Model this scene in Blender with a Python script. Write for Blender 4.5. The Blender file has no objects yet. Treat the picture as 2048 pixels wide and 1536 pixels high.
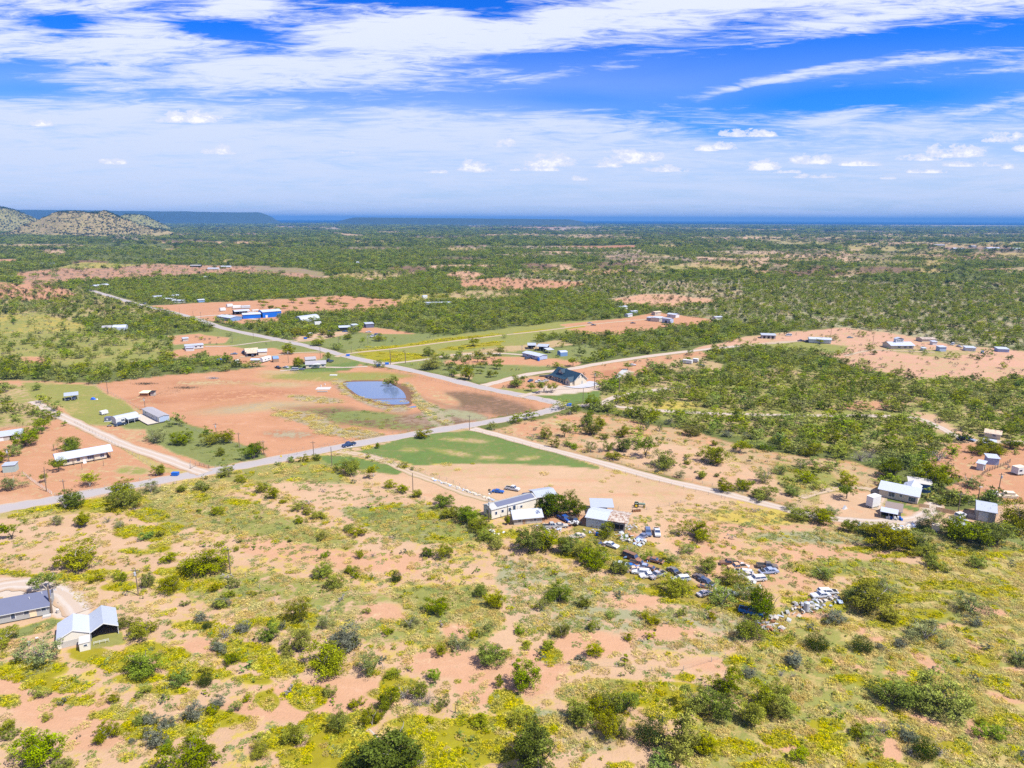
import bpy, math, random
import numpy as np
from mathutils import Vector, Matrix

# ---------------------------------------------------------------- camera, sky, sun, exposure
SC = bpy.context.scene
F, CX, CY = 1384.0, 1024.0, 768.0           # focal length and centre in pixels of the 2048 x 1536 photograph
CAMH = 100.0
PITCH, ROLL = math.radians(13.38), math.radians(-0.19)
RM = Matrix.Rotation(math.pi/2 - PITCH, 3, 'X') @ Matrix.Rotation(-ROLL, 3, 'Z')
cam = bpy.data.cameras.new('camera'); cam_ob = bpy.data.objects.new('camera', cam)
SC.collection.objects.link(cam_ob); SC.camera = cam_ob
cam_ob.location = (0, 0, CAMH); cam_ob.rotation_euler = RM.to_euler()
cam.sensor_width = 36; cam.lens = 36*F/2048; cam.clip_start = 1; cam.clip_end = 200000
SC.view_settings.view_transform = 'Standard'; SC.view_settings.look = 'None'
SC.view_settings.exposure = 1.0; SC.view_settings.gamma = 1; SC.view_settings.use_curve_mapping = False
SUN_EL, SUN_AZ = math.radians(57), math.radians(118)      # azimuth clockwise from straight ahead: sun to the right, a little behind
sun = bpy.data.lights.new('sun', 'SUN'); sun.energy = 4.5; sun.angle = math.radians(0.6); sun.color = (1, 0.95, 0.85)
sun_ob = bpy.data.objects.new('sun', sun); SC.collection.objects.link(sun_ob)
SD = Vector((math.sin(SUN_AZ)*math.cos(SUN_EL), math.cos(SUN_AZ)*math.cos(SUN_EL), math.sin(SUN_EL)))
sun_ob.rotation_euler = SD.to_track_quat('Z', 'Y').to_euler(); sun_ob.location = (0, 0, 300)
SC.cycles.use_denoising = False
SC.cycles.volume_bounces = 0; SC.cycles.max_bounces = 5; SC.cycles.diffuse_bounces = 2; SC.cycles.glossy_bounces = 2
SC.cycles.transmission_bounces = 3; SC.cycles.transparent_max_bounces = 4
SC.cycles.volume_max_steps = 64

RN = np.array(RM)
def uvdir(px, py):
    d = RN @ np.array([(px-CX)/F, -(py-CY)/F, -1.0])
    return d
def uv(px, py):                      # direction as slopes (right, up) per unit forward
    d = uvdir(px, py); return d[0]/d[1], d[2]/d[1]
def G(px, py, z=0.0):                # pixel of the photograph -> point of the ground
    d = uvdir(px, py); k = (z-CAMH)/d[2]
    return Vector((d[0]*k, d[1]*k, z))
def PX(x, y, z=0.0):                 # ground points -> pixels (arrays)
    x = np.asarray(x, float); y = np.asarray(y, float)
    P = np.stack([x, y, np.zeros_like(x)+z-CAMH], -1) @ RN
    w = -P[..., 2]; w = np.where(w > 1e-3, w, 1e-3)
    return CX + F*P[..., 0]/w, CY - F*P[..., 1]/w
def MPP(px, py):                     # metres per pixel at that ground point
    p = G(px, py); v = RM.transposed() @ (p - Vector((0, 0, CAMH))); return -v.z/F

# ---- nodes helper
class N:
    def __init__(s, tree): s.t = tree; s.n = tree.nodes; s.l = tree.links
    def new(s, typ, **kw):
        nd = s.n.new(typ)
        for k, v in kw.items(): setattr(nd, k, v)
        return nd
    def put(s, sock, v):
        if isinstance(v, bpy.types.NodeSocket): s.l.new(v, sock)
        elif v is not None: sock.default_value = v
    def m(s, op, a, b=None, c=None, clamp=False):
        nd = s.new('ShaderNodeMath', operation=op, use_clamp=clamp)
        s.put(nd.inputs[0], a)
        if b is not None: s.put(nd.inputs[1], b)
        if c is not None: s.put(nd.inputs[2], c)
        return nd.outputs[0]
    def v(s, op, a, b=None):
        nd = s.new('ShaderNodeVectorMath', operation=op); s.put(nd.inputs[0], a)
        if b is not None: s.put(nd.inputs[1], b)
        return nd.outputs[0]
    def noise(s, vec, scale, detail=4, rough=0.55, dist=0.0):
        nd = s.new('ShaderNodeTexNoise'); s.put(nd.inputs['Vector'], vec)
        nd.inputs['Scale'].default_value = scale; nd.inputs['Detail'].default_value = detail
        nd.inputs['Roughness'].default_value = rough; nd.inputs['Distortion'].default_value = dist
        return nd.outputs['Fac']
    def ss(s, x, a, b, lo=0.0, hi=1.0):      # smooth step
        nd = s.new('ShaderNodeMapRange', interpolation_type='SMOOTHSTEP'); s.put(nd.inputs[0], x)
        for i, q in ((1, a), (2, b), (3, lo), (4, hi)): s.put(nd.inputs[i], q)
        return nd.outputs[0]
    def mix(s, f, a, b, blend='MIX'):
        nd = s.new('ShaderNodeMix', data_type='RGBA', blend_type=blend)
        s.put(nd.inputs[0], f); s.put(nd.inputs[6], a); s.put(nd.inputs[7], b); return nd.outputs[2]
def c4(c): return (c[0], c[1], c[2], 1.0)
def lin(r, g, b):
    f = lambda u: ((u/255+0.055)/1.055)**2.4 if u > 10 else u/255/12.92
    return (f(r), f(g), f(b))

# ---- world: physical sky, high cirrus and low cumulus laid out by direction
W = bpy.data.worlds.new('World'); SC.world = W; W.use_nodes = True
w = N(W.node_tree); w.n.clear()
sky = w.new('ShaderNodeTexSky', sky_type='NISHITA'); sky.sun_disc = False
sky.sun_elevation = SUN_EL; sky.sun_rotation = SUN_AZ; sky.air_density = 1.0; sky.dust_density = 0.6; sky.ozone_density = 2.5
tc = w.new('ShaderNodeTexCoord'); sp = w.new('ShaderNodeSeparateXYZ'); w.put(sp.inputs[0], tc.outputs['Generated'])
yy = w.m('ADD', w.m('ABSOLUTE', sp.outputs[1]), 0.02)
U = w.m('DIVIDE', sp.outputs[0], yy); V = w.m('DIVIDE', sp.outputs[2], yy)
# a plane high above: coordinates for the streaks
zz = w.m('ADD', w.m('MAXIMUM', sp.outputs[2], 0.0), 0.10)
cp = w.new('ShaderNodeCombineXYZ'); w.put(cp.inputs[0], w.m('DIVIDE', sp.outputs[0], zz)); w.put(cp.inputs[1], w.m('DIVIDE', sp.outputs[1], zz))
def mapped(vec, rot, scl):
    nd = w.new('ShaderNodeMapping'); w.put(nd.inputs[0], vec); nd.inputs['Rotation'].default_value = (0, 0, rot); nd.inputs['Scale'].default_value = scl
    return nd.outputs[0]
uvc = w.new('ShaderNodeCombineXYZ'); w.put(uvc.inputs[0], U); w.put(uvc.inputs[1], V)
str1 = w.noise(mapped(uvc.outputs[0], math.radians(-9), (2.2, 11, 1)), 1.0, 9, 0.60, 0.9)
str2 = w.noise(mapped(uvc.outputs[0], math.radians(-14), (5.0, 42, 1)), 1.0, 8, 0.62, 1.6)
str4 = w.noise(mapped(uvc.outputs[0], math.radians(-17), (11, 110, 1)), 1.0, 6, 0.65, 2.2)
str3 = w.noise(mapped(cp.outputs[0], math.radians(-35), (0.5, 1.1, 1)), 1.0, 8, 0.6, 0.7)
warp = w.m('SUBTRACT', w.noise(mapped(uvc.outputs[0], 0, (3, 7, 1)), 1.0, 5, 0.6), 0.5)
def blob(px, py, rx, ry, ang=0, wt=1.0, soft=True):
    u0, v0 = uv(px, py); u1 = uv(px+1, py)[0]-u0; v1 = v0-uv(px, py+1)[1]
    a = math.radians(ang); ca, sa = math.cos(a), math.sin(a)
    du = w.m('ADD', w.m('SUBTRACT', U, u0), w.m('MULTIPLY', warp, 0.10)); dv = w.m('ADD', w.m('SUBTRACT', V, v0), w.m('MULTIPLY', warp, 0.035))
    p = w.m('ADD', w.m('MULTIPLY', du, ca/(rx*u1)), w.m('MULTIPLY', dv, sa/(rx*u1)))
    q = w.m('ADD', w.m('MULTIPLY', du, -sa/(ry*v1)), w.m('MULTIPLY', dv, ca/(ry*v1)))
    r = w.m('ADD', w.m('MULTIPLY', p, p), w.m('MULTIPLY', q, q))
    e = w.m('EXPONENT', w.m('MULTIPLY', r, -1.0))
    return w.m('MULTIPLY', e, wt)
BL = [  # clear gaps (negative) and thick bands (positive), photo pixels
 (1640,125,560,34,7,-1.25),(1700,190,480,30,3,-.5),(1560,168,420,7,8,.45),(1880,160,300,9,7,.5),(1250,140,200,6,6,.4),(1100,130,200,16,3,-.6),(1850,185,330,34,4,-0.65),(1350,150,260,38,6,-0.9),(1080,115,140,14,4,-0.8),(2080,70,260,22,8,-0.9),
 (840,6,260,16,-2,-1.7),(1010,36,80,14,0,-1.2),(450,72,130,22,-8,-1.5),(520,118,60,10,0,-0.6),(150,52,60,15,0,-1.3),
 (50,142,130,20,0,-1.2),(30,182,150,14,0,-1.1),(600,200,430,15,0,-0.75),(520,240,200,8,6,-.4),(1240,188,90,16,0,-0.7),(1370,250,200,24,-6,-0.5),(1600,205,520,22,0,-0.45),
 (1260,24,800,34,5,0.95),(1050,85,300,26,4,0.6),(480,22,330,26,14,0.7),(300,120,300,30,8,0.2),(700,90,420,12,12,.35),(250,225,300,14,8,.4),(780,150,360,30,0,0.35),
 (1650,62,330,16,9,0.55),(1850,118,340,17,8,0.95),(1600,150,260,11,10,0.6),(1290,185,130,12,5,0.8),(1440,190,90,7,12,0.7),(1670,238,80,14,12,0.8),(1500,108,260,6,9,0.5),(1960,218,160,10,12,.55),(1480,220,200,7,3,.3),
 (300,265,900,60,0,0.55),(200,330,900,60,0,0.3),(250,180,300,20,6,0.3),(1150,255,300,34,0,0.32),(1900,265,300,22,4,0.25),(60,70,240,28,10,0.3)]
acc = w.m('ADD', w.m('MULTIPLY', w.m('SUBTRACT', str1, 0.5), 1.7), w.m('MULTIPLY', w.m('SUBTRACT', str2, 0.5), 2.3))
acc = w.m('ADD', acc, w.m('MULTIPLY', w.m('SUBTRACT', str4, 0.5), 2.1))
acc = w.m('ADD', acc, w.m('MULTIPLY', w.m('SUBTRACT', str3, 0.5), 0.6)); acc = w.m('ADD', acc, 0.50)
for b in BL: acc = w.m('ADD', acc, blob(*b[:5], wt=b[5]))
cov = w.ss(acc, -0.10, 1.25)
lowveil = w.m('MULTIPLY', w.ss(V, 0.02, 0.25, 0.86, 0.0), w.m('ADD', 0.55, w.m('MULTIPLY', str3, 0.9)), clamp=True)
for b in ((1700,205,480,46,3,-1.1),(1380,255,200,26,-4,-.8),(60,185,200,16,0,-.5),(1150,200,160,16,0,-.5)): lowveil = w.m('MULTIPLY', lowveil, w.m('ADD', 1.0, blob(*b[:5], wt=b[5])), clamp=True)
cov = w.m('ADD', cov, w.m('MULTIPLY', lowveil, w.m('SUBTRACT', 1.0, cov)), clamp=True)
hs = w.new('ShaderNodeHueSaturation'); hs.inputs['Saturation'].default_value = 1.5; w.put(hs.inputs['Color'], sky.outputs[0])
skyc = w.mix(1.0, hs.outputs[0], (0.13, 0.44, 0.98, 1), 'MULTIPLY')
SKYK = 5.7
CL = (0.74*SKYK, 0.79*SKYK, 0.93*SKYK, 1); CLW = (0.60*SKYK, 0.69*SKYK, 0.90*SKYK, 1)
ccol = w.mix(w.ss(V, 0.05, 0.30), CLW, CL)
colr = w.mix(cov, skyc, ccol)
# cumulus puffs
pn = w.m('ADD', w.m('MULTIPLY', w.noise(mapped(uvc.outputs[0], 0, (34, 60, 1)), 1.0, 7, 0.70), 7.0), -3.6)
puff = None; shade = None
PF = [(398,238,62,14),(950,333,38,14),(1095,324,50,14),(1153,358,17,6),(1013,290,22,9),(1245,318,52,13),(1290,316,36,9),(1322,340,46,7),(1485,270,56,8),
 (1438,294,24,9),(1605,320,42,12),(1520,334,46,10),(1615,354,42,5),(1880,306,72,14),(1820,318,40,7),(1985,279,44,11),(1990,336,14,5),(115,251,28,7),(450,303,40,10),(1755,357,18,4),(1080,340,60,5),(1215,330,30,8),(1930,330,60,7),(1700,330,40,5),(1560,345,30,4),(1830,345,50,4),(2030,300,30,8),(1400,300,26,6),(880,345,24,4),(240,326,30,6),(700,306,16,4)]
for (px, py, rx, ry) in PF:
    u0, v0 = uv(px, py+ry*0.6); u1 = uv(px+1, py)[0]-uv(px, py)[0]; v1 = uv(px, py)[1]-uv(px, py+1)[1]
    p = w.m('MULTIPLY', w.m('SUBTRACT', U, u0), 1/(rx*u1)); q = w.m('MULTIPLY', w.m('SUBTRACT', V, v0), 1/(ry*1.75*v1))
    q2 = w.m('MULTIPLY', w.m('MINIMUM', q, 0.0), 4.0); q = w.m('ADD', q, q2)
    e = w.m('SUBTRACT', 1.0, w.m('ADD', w.m('MULTIPLY', p, p), w.m('MULTIPLY', q, q)))
    puff = e if puff is None else w.m('MAXIMUM', puff, e)
pm = w.ss(w.m('ADD', puff, pn), -0.10, 0.40)
pm = w.m('MULTIPLY', pm, w.m('MULTIPLY', w.ss(puff, -0.9, 0.1), 0.9))
pcol = w.mix(w.ss(w.m('ADD', puff, pn), 0.5, 1.4), (0.70*SKYK, 0.74*SKYK, 0.90*SKYK, 1), (0.98*SKYK, 0.96*SKYK, 0.95*SKYK, 1))
colr = w.mix(pm, colr, pcol)
bg = w.new('ShaderNodeBackground'); w.put(bg.inputs[0], colr); bg.inputs[1].default_value = 0.10
wo = w.new('ShaderNodeOutputWorld'); w.l.new(bg.outputs[0], wo.inputs[0])

# ---------------------------------------------------------------- helpers
COL = SC.collection
def tag(o, label=None, cat=None, group=None, kind=None):
    if label: o['label'] = label
    if cat: o['category'] = cat
    if group: o['group'] = group
    if kind: o['kind'] = kind
    return o
LAND = []                                   # (name, x, y) of landmarks used to word the labels of trees
def thing(name, label, cat, loc=(0, 0, 0), rz=0.0, group=None, mark=None):
    o = bpy.data.objects.new(name, None); COL.objects.link(o); o.location = loc; o.rotation_euler = (0, 0, rz)
    o.empty_display_size = 0.2
    if mark: LAND.append((mark, loc[0], loc[1]))
    return tag(o, label, cat, group)
class MB:
    def __init__(s): s.v = []; s.f = []
    def box(s, x0, x1, y0, y1, z0, z1):
        b = len(s.v)
        s.v += [(x0,y0,z0),(x1,y0,z0),(x1,y1,z0),(x0,y1,z0),(x0,y0,z1),(x1,y0,z1),(x1,y1,z1),(x0,y1,z1)]
        s.f += [(b,b+3,b+2,b+1),(b+4,b+5,b+6,b+7),(b,b+1,b+5,b+4),(b+1,b+2,b+6,b+5),(b+2,b+3,b+7,b+6),(b+3,b,b+4,b+7)]
        return s
    def prism(s, prof, y0, y1, axis='y'):      # profile in (x,z) swept along y, or in (y,z) swept along x
        b = len(s.v); n = len(prof)
        for t in (y0, y1):
            for (p, q) in prof: s.v.append((p, t, q) if axis == 'y' else (t, p, q))
        s.f.append(tuple(range(b, b+n))); s.f.append(tuple(range(b+2*n-1, b+n-1, -1)))
        for i in range(n):
            j = (i+1) % n; s.f.append((b+i, b+n+i, b+n+j, b+j))
        return s
    def tube(s, p, q, r0, r1, n=6):
        p = Vector(p); q = Vector(q); d = (q-p).normalized()
        a = d.orthogonal().normalized(); c = d.cross(a); b = len(s.v)
        for (o, r) in ((p, r0), (q, r1)):
            for i in range(n):
                t = 2*math.pi*i/n; s.v.append(tuple(o + a*(r*math.cos(t)) + c*(r*math.sin(t))))
        for i in range(n):
            j = (i+1) % n; s.f.append((b+i, b+j, b+n+j, b+n+i))
        s.f.append(tuple(range(b+n-1, b-1, -1))); s.f.append(tuple(range(b+n, b+2*n)))
        return s
    def mesh(s, name, m):
        me = bpy.data.meshes.new(name); me.from_pydata(s.v, [], s.f); me.validate(); me.update()
        if m: me.materials.append(m)
        return me
    def build(s, name, m, parent=None, loc=None, rz=None):
        return put(name, s.mesh(name, m), parent, loc, rz)
def put(name, me, parent=None, loc=None, rz=None):
    o = bpy.data.objects.new(name, me); COL.objects.link(o)
    if parent: o.parent = parent
    if loc is not None: o.location = loc
    if rz is not None: o.rotation_euler = (0, 0, rz)
    return o
_M = {}
def mat(key, rgb, rough=0.8, metal=0.0, var=0.12, scale=0.6, rib=0.0, rust=0.0, spec=0.3):
    if key in _M: return _M[key]
    m = bpy.data.materials.new(key); m.use_nodes = True; t = N(m.node_tree); b = t.n['Principled BSDF']
    tcn = t.new('ShaderNodeTexCoord').outputs['Object']
    n1 = t.noise(tcn, scale, 5, 0.6); n2 = t.noise(tcn, scale*7, 3, 0.6)
    k = t.m('ADD', t.m('MULTIPLY', t.m('ADD', n1, n2), var), 1.0-var)
    hv = t.new('ShaderNodeHueSaturation'); hv.inputs['Color'].default_value = c4(rgb); t.put(hv.inputs['Value'], k); col = hv.outputs[0]
    if rust:
        rm = t.ss(t.noise(tcn, 0.9, 6, 0.7), 0.62-rust*0.35, 0.72-rust*0.3)
        col = t.mix(t.m('MULTIPLY', rm, 0.85), col, (0.20, 0.095, 0.05, 1))
    t.put(b.inputs['Base Color'], col); b.inputs['Roughness'].default_value = rough; b.inputs['Metallic'].default_value = metal
    b.inputs['Specular IOR Level'].default_value = spec
    if rib:
        wv = t.new('ShaderNodeTexWave', wave_type='BANDS', bands_direction='X'); t.put(wv.inputs[0], tcn); wv.inputs['Scale'].default_value = rib
        bp = t.new('ShaderNodeBump'); bp.inputs['Strength'].default_value = 0.5; bp.inputs['Distance'].default_value = 0.06
        t.put(bp.inputs['Height'], wv.outputs['Fac']); t.put(b.inputs['Normal'], bp.outputs[0])
    _M[key] = m; return m

# ---- value noise in numpy
def _h(ix, iy, s):
    with np.errstate(over='ignore'):
        n = (ix.astype(np.int64)*374761393 + iy.astype(np.int64)*668265263 + s*1274126177) & 0x7fffffff
        n = ((n ^ (n >> 13))*1103515245 + 12345) & 0x7fffffff; n = ((n ^ (n >> 15))*69069 + 1) & 0x7fffffff
    return n/float(0x7fffffff)
def vn(x, y, s=0):
    ix = np.floor(x); iy = np.floor(y); fx = x-ix; fy = y-iy; fx = fx*fx*(3-2*fx); fy = fy*fy*(3-2*fy)
    a = _h(ix, iy, s); b = _h(ix+1, iy, s); c = _h(ix, iy+1, s); d = _h(ix+1, iy+1, s)
    return (a*(1-fx)+b*fx)*(1-fy)+(c*(1-fx)+d*fx)*fy
def fbm(x, y, sc, s=0, o=4):
    r = 0; a = 0.5; t = 0
    for k in range(o): r = r+a*vn(x/sc*2**k+17.3*k, y/sc*2**k-9.1*k, s+k); t += a; a *= 0.55
    return r/t
# ---------------------------------------------------------------- what covers the ground, zone by zone
RED = lin(230,172,132); REDD = lin(212,150,112); PALE = lin(237,198,160); PINK = lin(239,188,150); TAN = lin(218,188,142); TANG = lin(208,186,118)
CAL = lin(242,224,206); GRN = lin(150,158,92); GRNB = lin(126,150,78); GG = lin(170,170,92); GRY = lin(178,150,128); DKB = lin(146,118,92)
STR = lin(222,196,98); YEL = lin(182,172,44); WOOD = lin(160,142,92); FARG = lin(126,134,72); BRUSH = lin(196,180,148); SAGEC = lin(184,180,140)
OLV = lin(184,166,84); FARP = lin(214,190,160)
FIELDS = ('v','t','j','st','yl','gg','sg','lo')       # low cover, trees, junipers, straw tufts, yellow weed, grey forbs, sage, low green shrubs
class Lay:
    def __init__(s, pts, col=None, vc=None, fe=4, wx=10, wy=4, el=None, **k):
        s.p = pts; s.col = col; s.vc = vc; s.fe = fe; s.wx = wx; s.wy = wy; s.el = el; s.k = k
L = []
def poly(pts, col=None, vc=None, **k): L.append(Lay(pts, col, vc, **k))
def ell(cx, cy, rx, ry, col=None, vc=None, ang=0, **k): L.append(Lay(None, col, vc, el=(cx, cy, rx, ry, math.radians(ang)), **k))
BARE = dict(t=0.0, j=0.0, st=0.0, yl=0.0, gg=0.0, sg=0.0, lo=0.0)
# --- far country, then nearer (later ones lie over earlier ones)
poly([(-900,400),(2948,400),(2948,1100),(-900,1100)], lin(160,154,96), FARG, v=.70, t=.80, j=.07, st=0, yl=0, gg=0, sg=.03, lo=.1)
poly([(-900,425),(2948,425),(2948,470),(-900,470)], lin(150,140,120), FARG, v=.7, t=.75, j=.25, fe=8)
poly([(200,446),(900,448),(900,466),(600,470),(200,470)], TAN, FARG, v=.5, t=.45, fe=3)
for P in ([(520,438),(700,439),(712,442),(560,442)], [(940,447),(1040,447),(1200,451),(1350,453),(1350,458),(1100,460),(930,457)], [(545,452),(668,454),(690,461),(640,459),(550,457)],
          [(1240,452),(1460,456),(1600,460),(1600,463),(1300,459)], [(1725,462),(2100,463),(2100,467),(1745,465)], [(1620,447),(1680,448),(1680,451),(1600,450)],[(1120,443),(1330,445),(1330,447),(1120,446)]):
    poly(P, FARP, FARG, v=.15, fe=1.2, wx=8, wy=.8, **BARE)
poly([(658,464),(735,471),(728,475),(690,474)], TAN, FARG, v=.1, fe=1.5, wy=1, **BARE)
poly([(1350,471),(1536,474),(1700,484),(1690,494),(1500,487),(1360,475)], TAN, FARG, v=.35, fe=2, wy=2, t=.18, j=.1)
poly([(1320,486),(1500,497),(1900,510),(2100,512),(2100,530),(1900,522),(1700,512),(1500,501),(1320,489)], TANG, FARG, v=.5, fe=3, wy=2, t=.25, j=.1)
poly([(1536,500),(1640,497),(1790,517),(1770,526),(1560,515)], PALE, FARG, v=.3, fe=2, wy=2, t=.1, j=.15)
poly([(1860,484),(2000,494),(2100,499),(2100,506),(1990,504),(1850,494)], PALE, FARG, v=.15, fe=1.5, wy=1, t=.05, j=.03)
poly([(1045,493),(1275,490),(1275,497),(1050,499)], REDD, FARG, v=.1, fe=1, wy=1, **BARE)
poly([(1075,502),(1200,505),(1540,520),(1540,527),(1200,514),(1080,507)], PALE, FARG, v=.1, fe=1, wy=1, **BARE)
poly([(1500,541),(1640,540),(1830,544),(1650,549),(1500,547)], PINK, FARG, v=.15, fe=1.5, wy=1.5, t=.05)
poly([(900,491),(980,490),(965,499),(900,497)], GRY, FARG, v=.2, fe=2, wy=1.5, t=.1)
poly([(1090,535),(1340,540),(1330,550),(1100,545)], GRY, FARG, v=.3, fe=3, wy=2, t=.12, j=.2)
poly([(860,530),(1000,530),(1000,537),(870,538)], PALE, FARG, v=.25, fe=2, wy=2, t=.1)
poly([(330,486),(480,490),(600,480),(700,492),(520,500),(340,497)], WOOD, FARG, v=.3, fe=4, wy=3, t=.35, j=.3)
poly([(80,455),(200,450),(330,462),(330,476),(240,484),(120,470)], TAN, FARG, v=.45, fe=4, wy=3, t=.1, j=.35)
_r = random.Random(4)
for _i in range(190):
    _x = _r.uniform(60, 2040) if _i % 2 else _r.uniform(1100, 2060); _y = 443+(_r.random()**1.3)*112; _w = _r.uniform(25, 130)*(.6 if _y > 500 else 1)
    ell(_x, _y, _w, .6+(_y-440)*.05*_r.uniform(.4, 1.5), _r.choice([TAN, PALE, GRY, TANG, FARP, PINK, DKB]), _r.choice([FARG, GG]), v=_r.uniform(.1, .5), fe=.8+(_y-440)*.02, wx=20, wy=1.2, t=_r.uniform(0, .22), j=_r.uniform(0, .12))
for P in ([(1100,449),(1500,455),(1500,458),(1100,453)], [(1560,466),(2060,474),(2060,480),(1700,476)], [(1700,450),(2060,452),(2060,456),(1750,455)], [(1500,476),(1900,500),(1900,507),(1640,494)]): poly(P, TANG, GG, v=.4, fe=1.5, wy=1.5, wx=14, t=.12, j=.05)
# mixed juniper country on the right and middle
poly([(1180,560),(1500,555),(1800,560),(2200,565),(2200,700),(1900,690),(1700,658),(1440,640),(1330,620),(1200,600)], TAN, SAGEC, v=.55, fe=10, wx=30, t=.42, j=.30, sg=.22, yl=.05)
poly([(1000,545),(1300,550),(1300,580),(1150,590),(1000,560)], TAN, SAGEC, v=.5, fe=6, wx=20, t=.30, j=.35, sg=.15)
poly([(-100,575),(160,575),(330,622),(300,640),(160,640),(-100,650)], TAN, GG, v=.5, fe=6, wx=20, t=.25, j=.42, sg=.1)
poly([(-100,560),(120,570),(150,592),(60,600),(-100,590)], RED, GG, v=.2, fe=4, t=.1, j=.25)
# left pale grassland
poly([(-100,632),(80,628),(170,650),(180,668),(60,675),(-100,690)], STR, GG, v=.5, fe=5, t=.02, j=0, sg=.1)
poly([(-100,668),(180,662),(330,680),(340,720),(200,740),(60,725),(-100,720)], TANG, GG, v=.6, fe=6, t=.24, j=0, sg=.12, lo=.1)
poly([(40,716),(90,712),(95,724),(50,728)], RED, GG, v=.15, **BARE)
# the red strip in the upper left
poly([(30,548),(140,532),(300,529),(520,533),(655,546),(650,560),(500,548),(300,557),(160,562),(60,572)], RED, GRY, v=.45, fe=2, wy=2, t=.03, j=.02, sg=.1)
poly([(110,535),(170,525),(290,530),(200,537)], STR, GG, v=.5, fe=2, wy=1, t=.02, j=0)
poly([(-100,518),(34,519),(30,526),(-100,527)], RED, GRY, v=.2, fe=1.5, wy=1, **BARE)
poly([(512,533),(600,535),(655,548),(655,557),(610,548),(512,542)], GRY, GG, v=.4, fe=2, wy=2, **BARE)
poly([(700,556),(775,556),(775,566),(720,563)], PALE, GG, v=.3, fe=2, wy=2, t=.1, j=.1)
# orange soil with orchard-like small trees
poly([(292,612),(440,604),(560,598),(690,591),(800,600),(812,612),(740,624),(570,628),(560,638),(420,641),(385,640),(330,625)], RED, TAN, v=.12, fe=2, wy=2, t=0, j=0, sg=0, lo=0)
poly([(800,590),(930,585),(960,600),(850,604),(800,610)], STR, GG, v=.5, fe=3, wy=2, t=.08, j=0)
poly([(908,562),(1000,556),(1150,563),(1175,570),(1120,578),(1020,582),(930,576)], RED, GRY, v=.25, fe=2, wy=2.5, t=.02, j=.1, sg=.05)
poly([(900,582),(1000,580),(1060,592),(980,600),(900,594)], TAN, GG, v=.4, fe=3, wy=2, t=.15, j=0)
poly([(1205,602),(1280,588),(1375,590),(1440,604),(1330,614),(1250,612)], PINK, GRY, v=.25, fe=2, wy=3, t=.02, j=.08, sg=.05)
poly([(1340,562),(1480,570),(1500,600),(1380,596),(1290,575)], TAN, SAGEC, v=.45, fe=4, wx=20, t=.12, j=.35, sg=.2)
# yellow weed field and the compound beyond it
poly([(690,700),(900,672),(1130,642),(1260,640),(1200,665),(1150,668),(1100,672),(1050,690),(905,706),(860,724),(710,728)], TANG, GG, v=.7, fe=3, wy=2, t=.01, j=0, yl=.02, sg=0, lo=0)
poly([(1120,650),(1250,636),(1310,624),(1440,640),(1400,650),(1330,655),(1240,668),(1160,668)], RED, TAN, v=.15, fe=2, wy=2, **BARE)
poly([(900,706),(1040,690),(1120,680),(1150,690),(1040,702),(1000,712),(900,715)], TAN, GG, v=.3, fe=3, wy=2, t=.03, j=0, lo=0)
poly([(715,698),(800,690),(900,676),(1000,667),(1010,671),(900,683),(800,697),(720,704)], YEL, YEL, v=.8, fe=1.5, wy=1, yl=.5, t=0, j=0)
poly([(1030,664),(1100,657),(1100,662),(1030,668)], YEL, YEL, v=.8, fe=1.5, wy=1, yl=.5, t=0, j=0)
poly([(1130,655),(1170,650),(1175,654),(1130,659)], YEL, YEL, v=.6, fe=1.5, wy=1, yl=.3, t=0, j=0)
poly([(715,703),(790,702),(840,708),(860,716),(800,724),(730,720)], OLV, YEL, v=.8, fe=2, wy=2, yl=.25, t=0, j=0)
poly([(870,700),(930,690),(1010,681),(1000,690),(920,700)], OLV, YEL, v=.9, fe=2, wy=1.5, yl=.35, t=0, j=0)
poly([(580,683),(640,672),(760,665),(850,667),(900,672),(800,690),(700,702),(620,688)], GG, GRN, v=.7, fe=3, wy=2, t=.02, j=0)
poly([(585,675),(650,665),(700,662),(700,668),(640,680),(600,684)], PALE, TAN, v=.2, fe=2, wy=1, **BARE)
poly([(725,652),(800,662),(830,668),(760,668),(720,664)], RED, TAN, v=.2, fe=2, wy=1, **BARE)
# ranch compounds left of the road
poly([(330,622),(400,640),(450,655),(560,680),(640,700),(700,716),(720,726),(610,745),(545,735),(450,712),(430,700),(340,700),(330,670),(420,664),(440,650),(360,630)], GG, GRN, v=.65, fe=3, wy=2, t=.02, j=0, lo=0)
poly([(340,700),(420,690),(520,690),(580,705),(650,705),(640,720),(560,738),(470,725),(430,712),(350,716)], RED, TAN, v=.2, fe=3, wy=2, **BARE)
poly([(340,672),(400,668),(460,676),(455,686),(350,690)], RED, TAN, v=.25, fe=3, wy=2, t=.05, j=0)
poly([(455,672),(540,690),(560,694),(500,700),(450,690)], GG, GRN, v=.6, fe=3, wy=2, t=.05, j=0)
poly([(612,728),(640,735),(720,722),(740,730),(690,742),(600,750),(550,738)], GRN, GRNB, v=.7, fe=2, wy=1, **BARE)
poly([(380,632),(560,636),(560,642),(470,648),(440,645)], RED, TAN, v=.2, fe=2, wy=1, **BARE)
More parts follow.
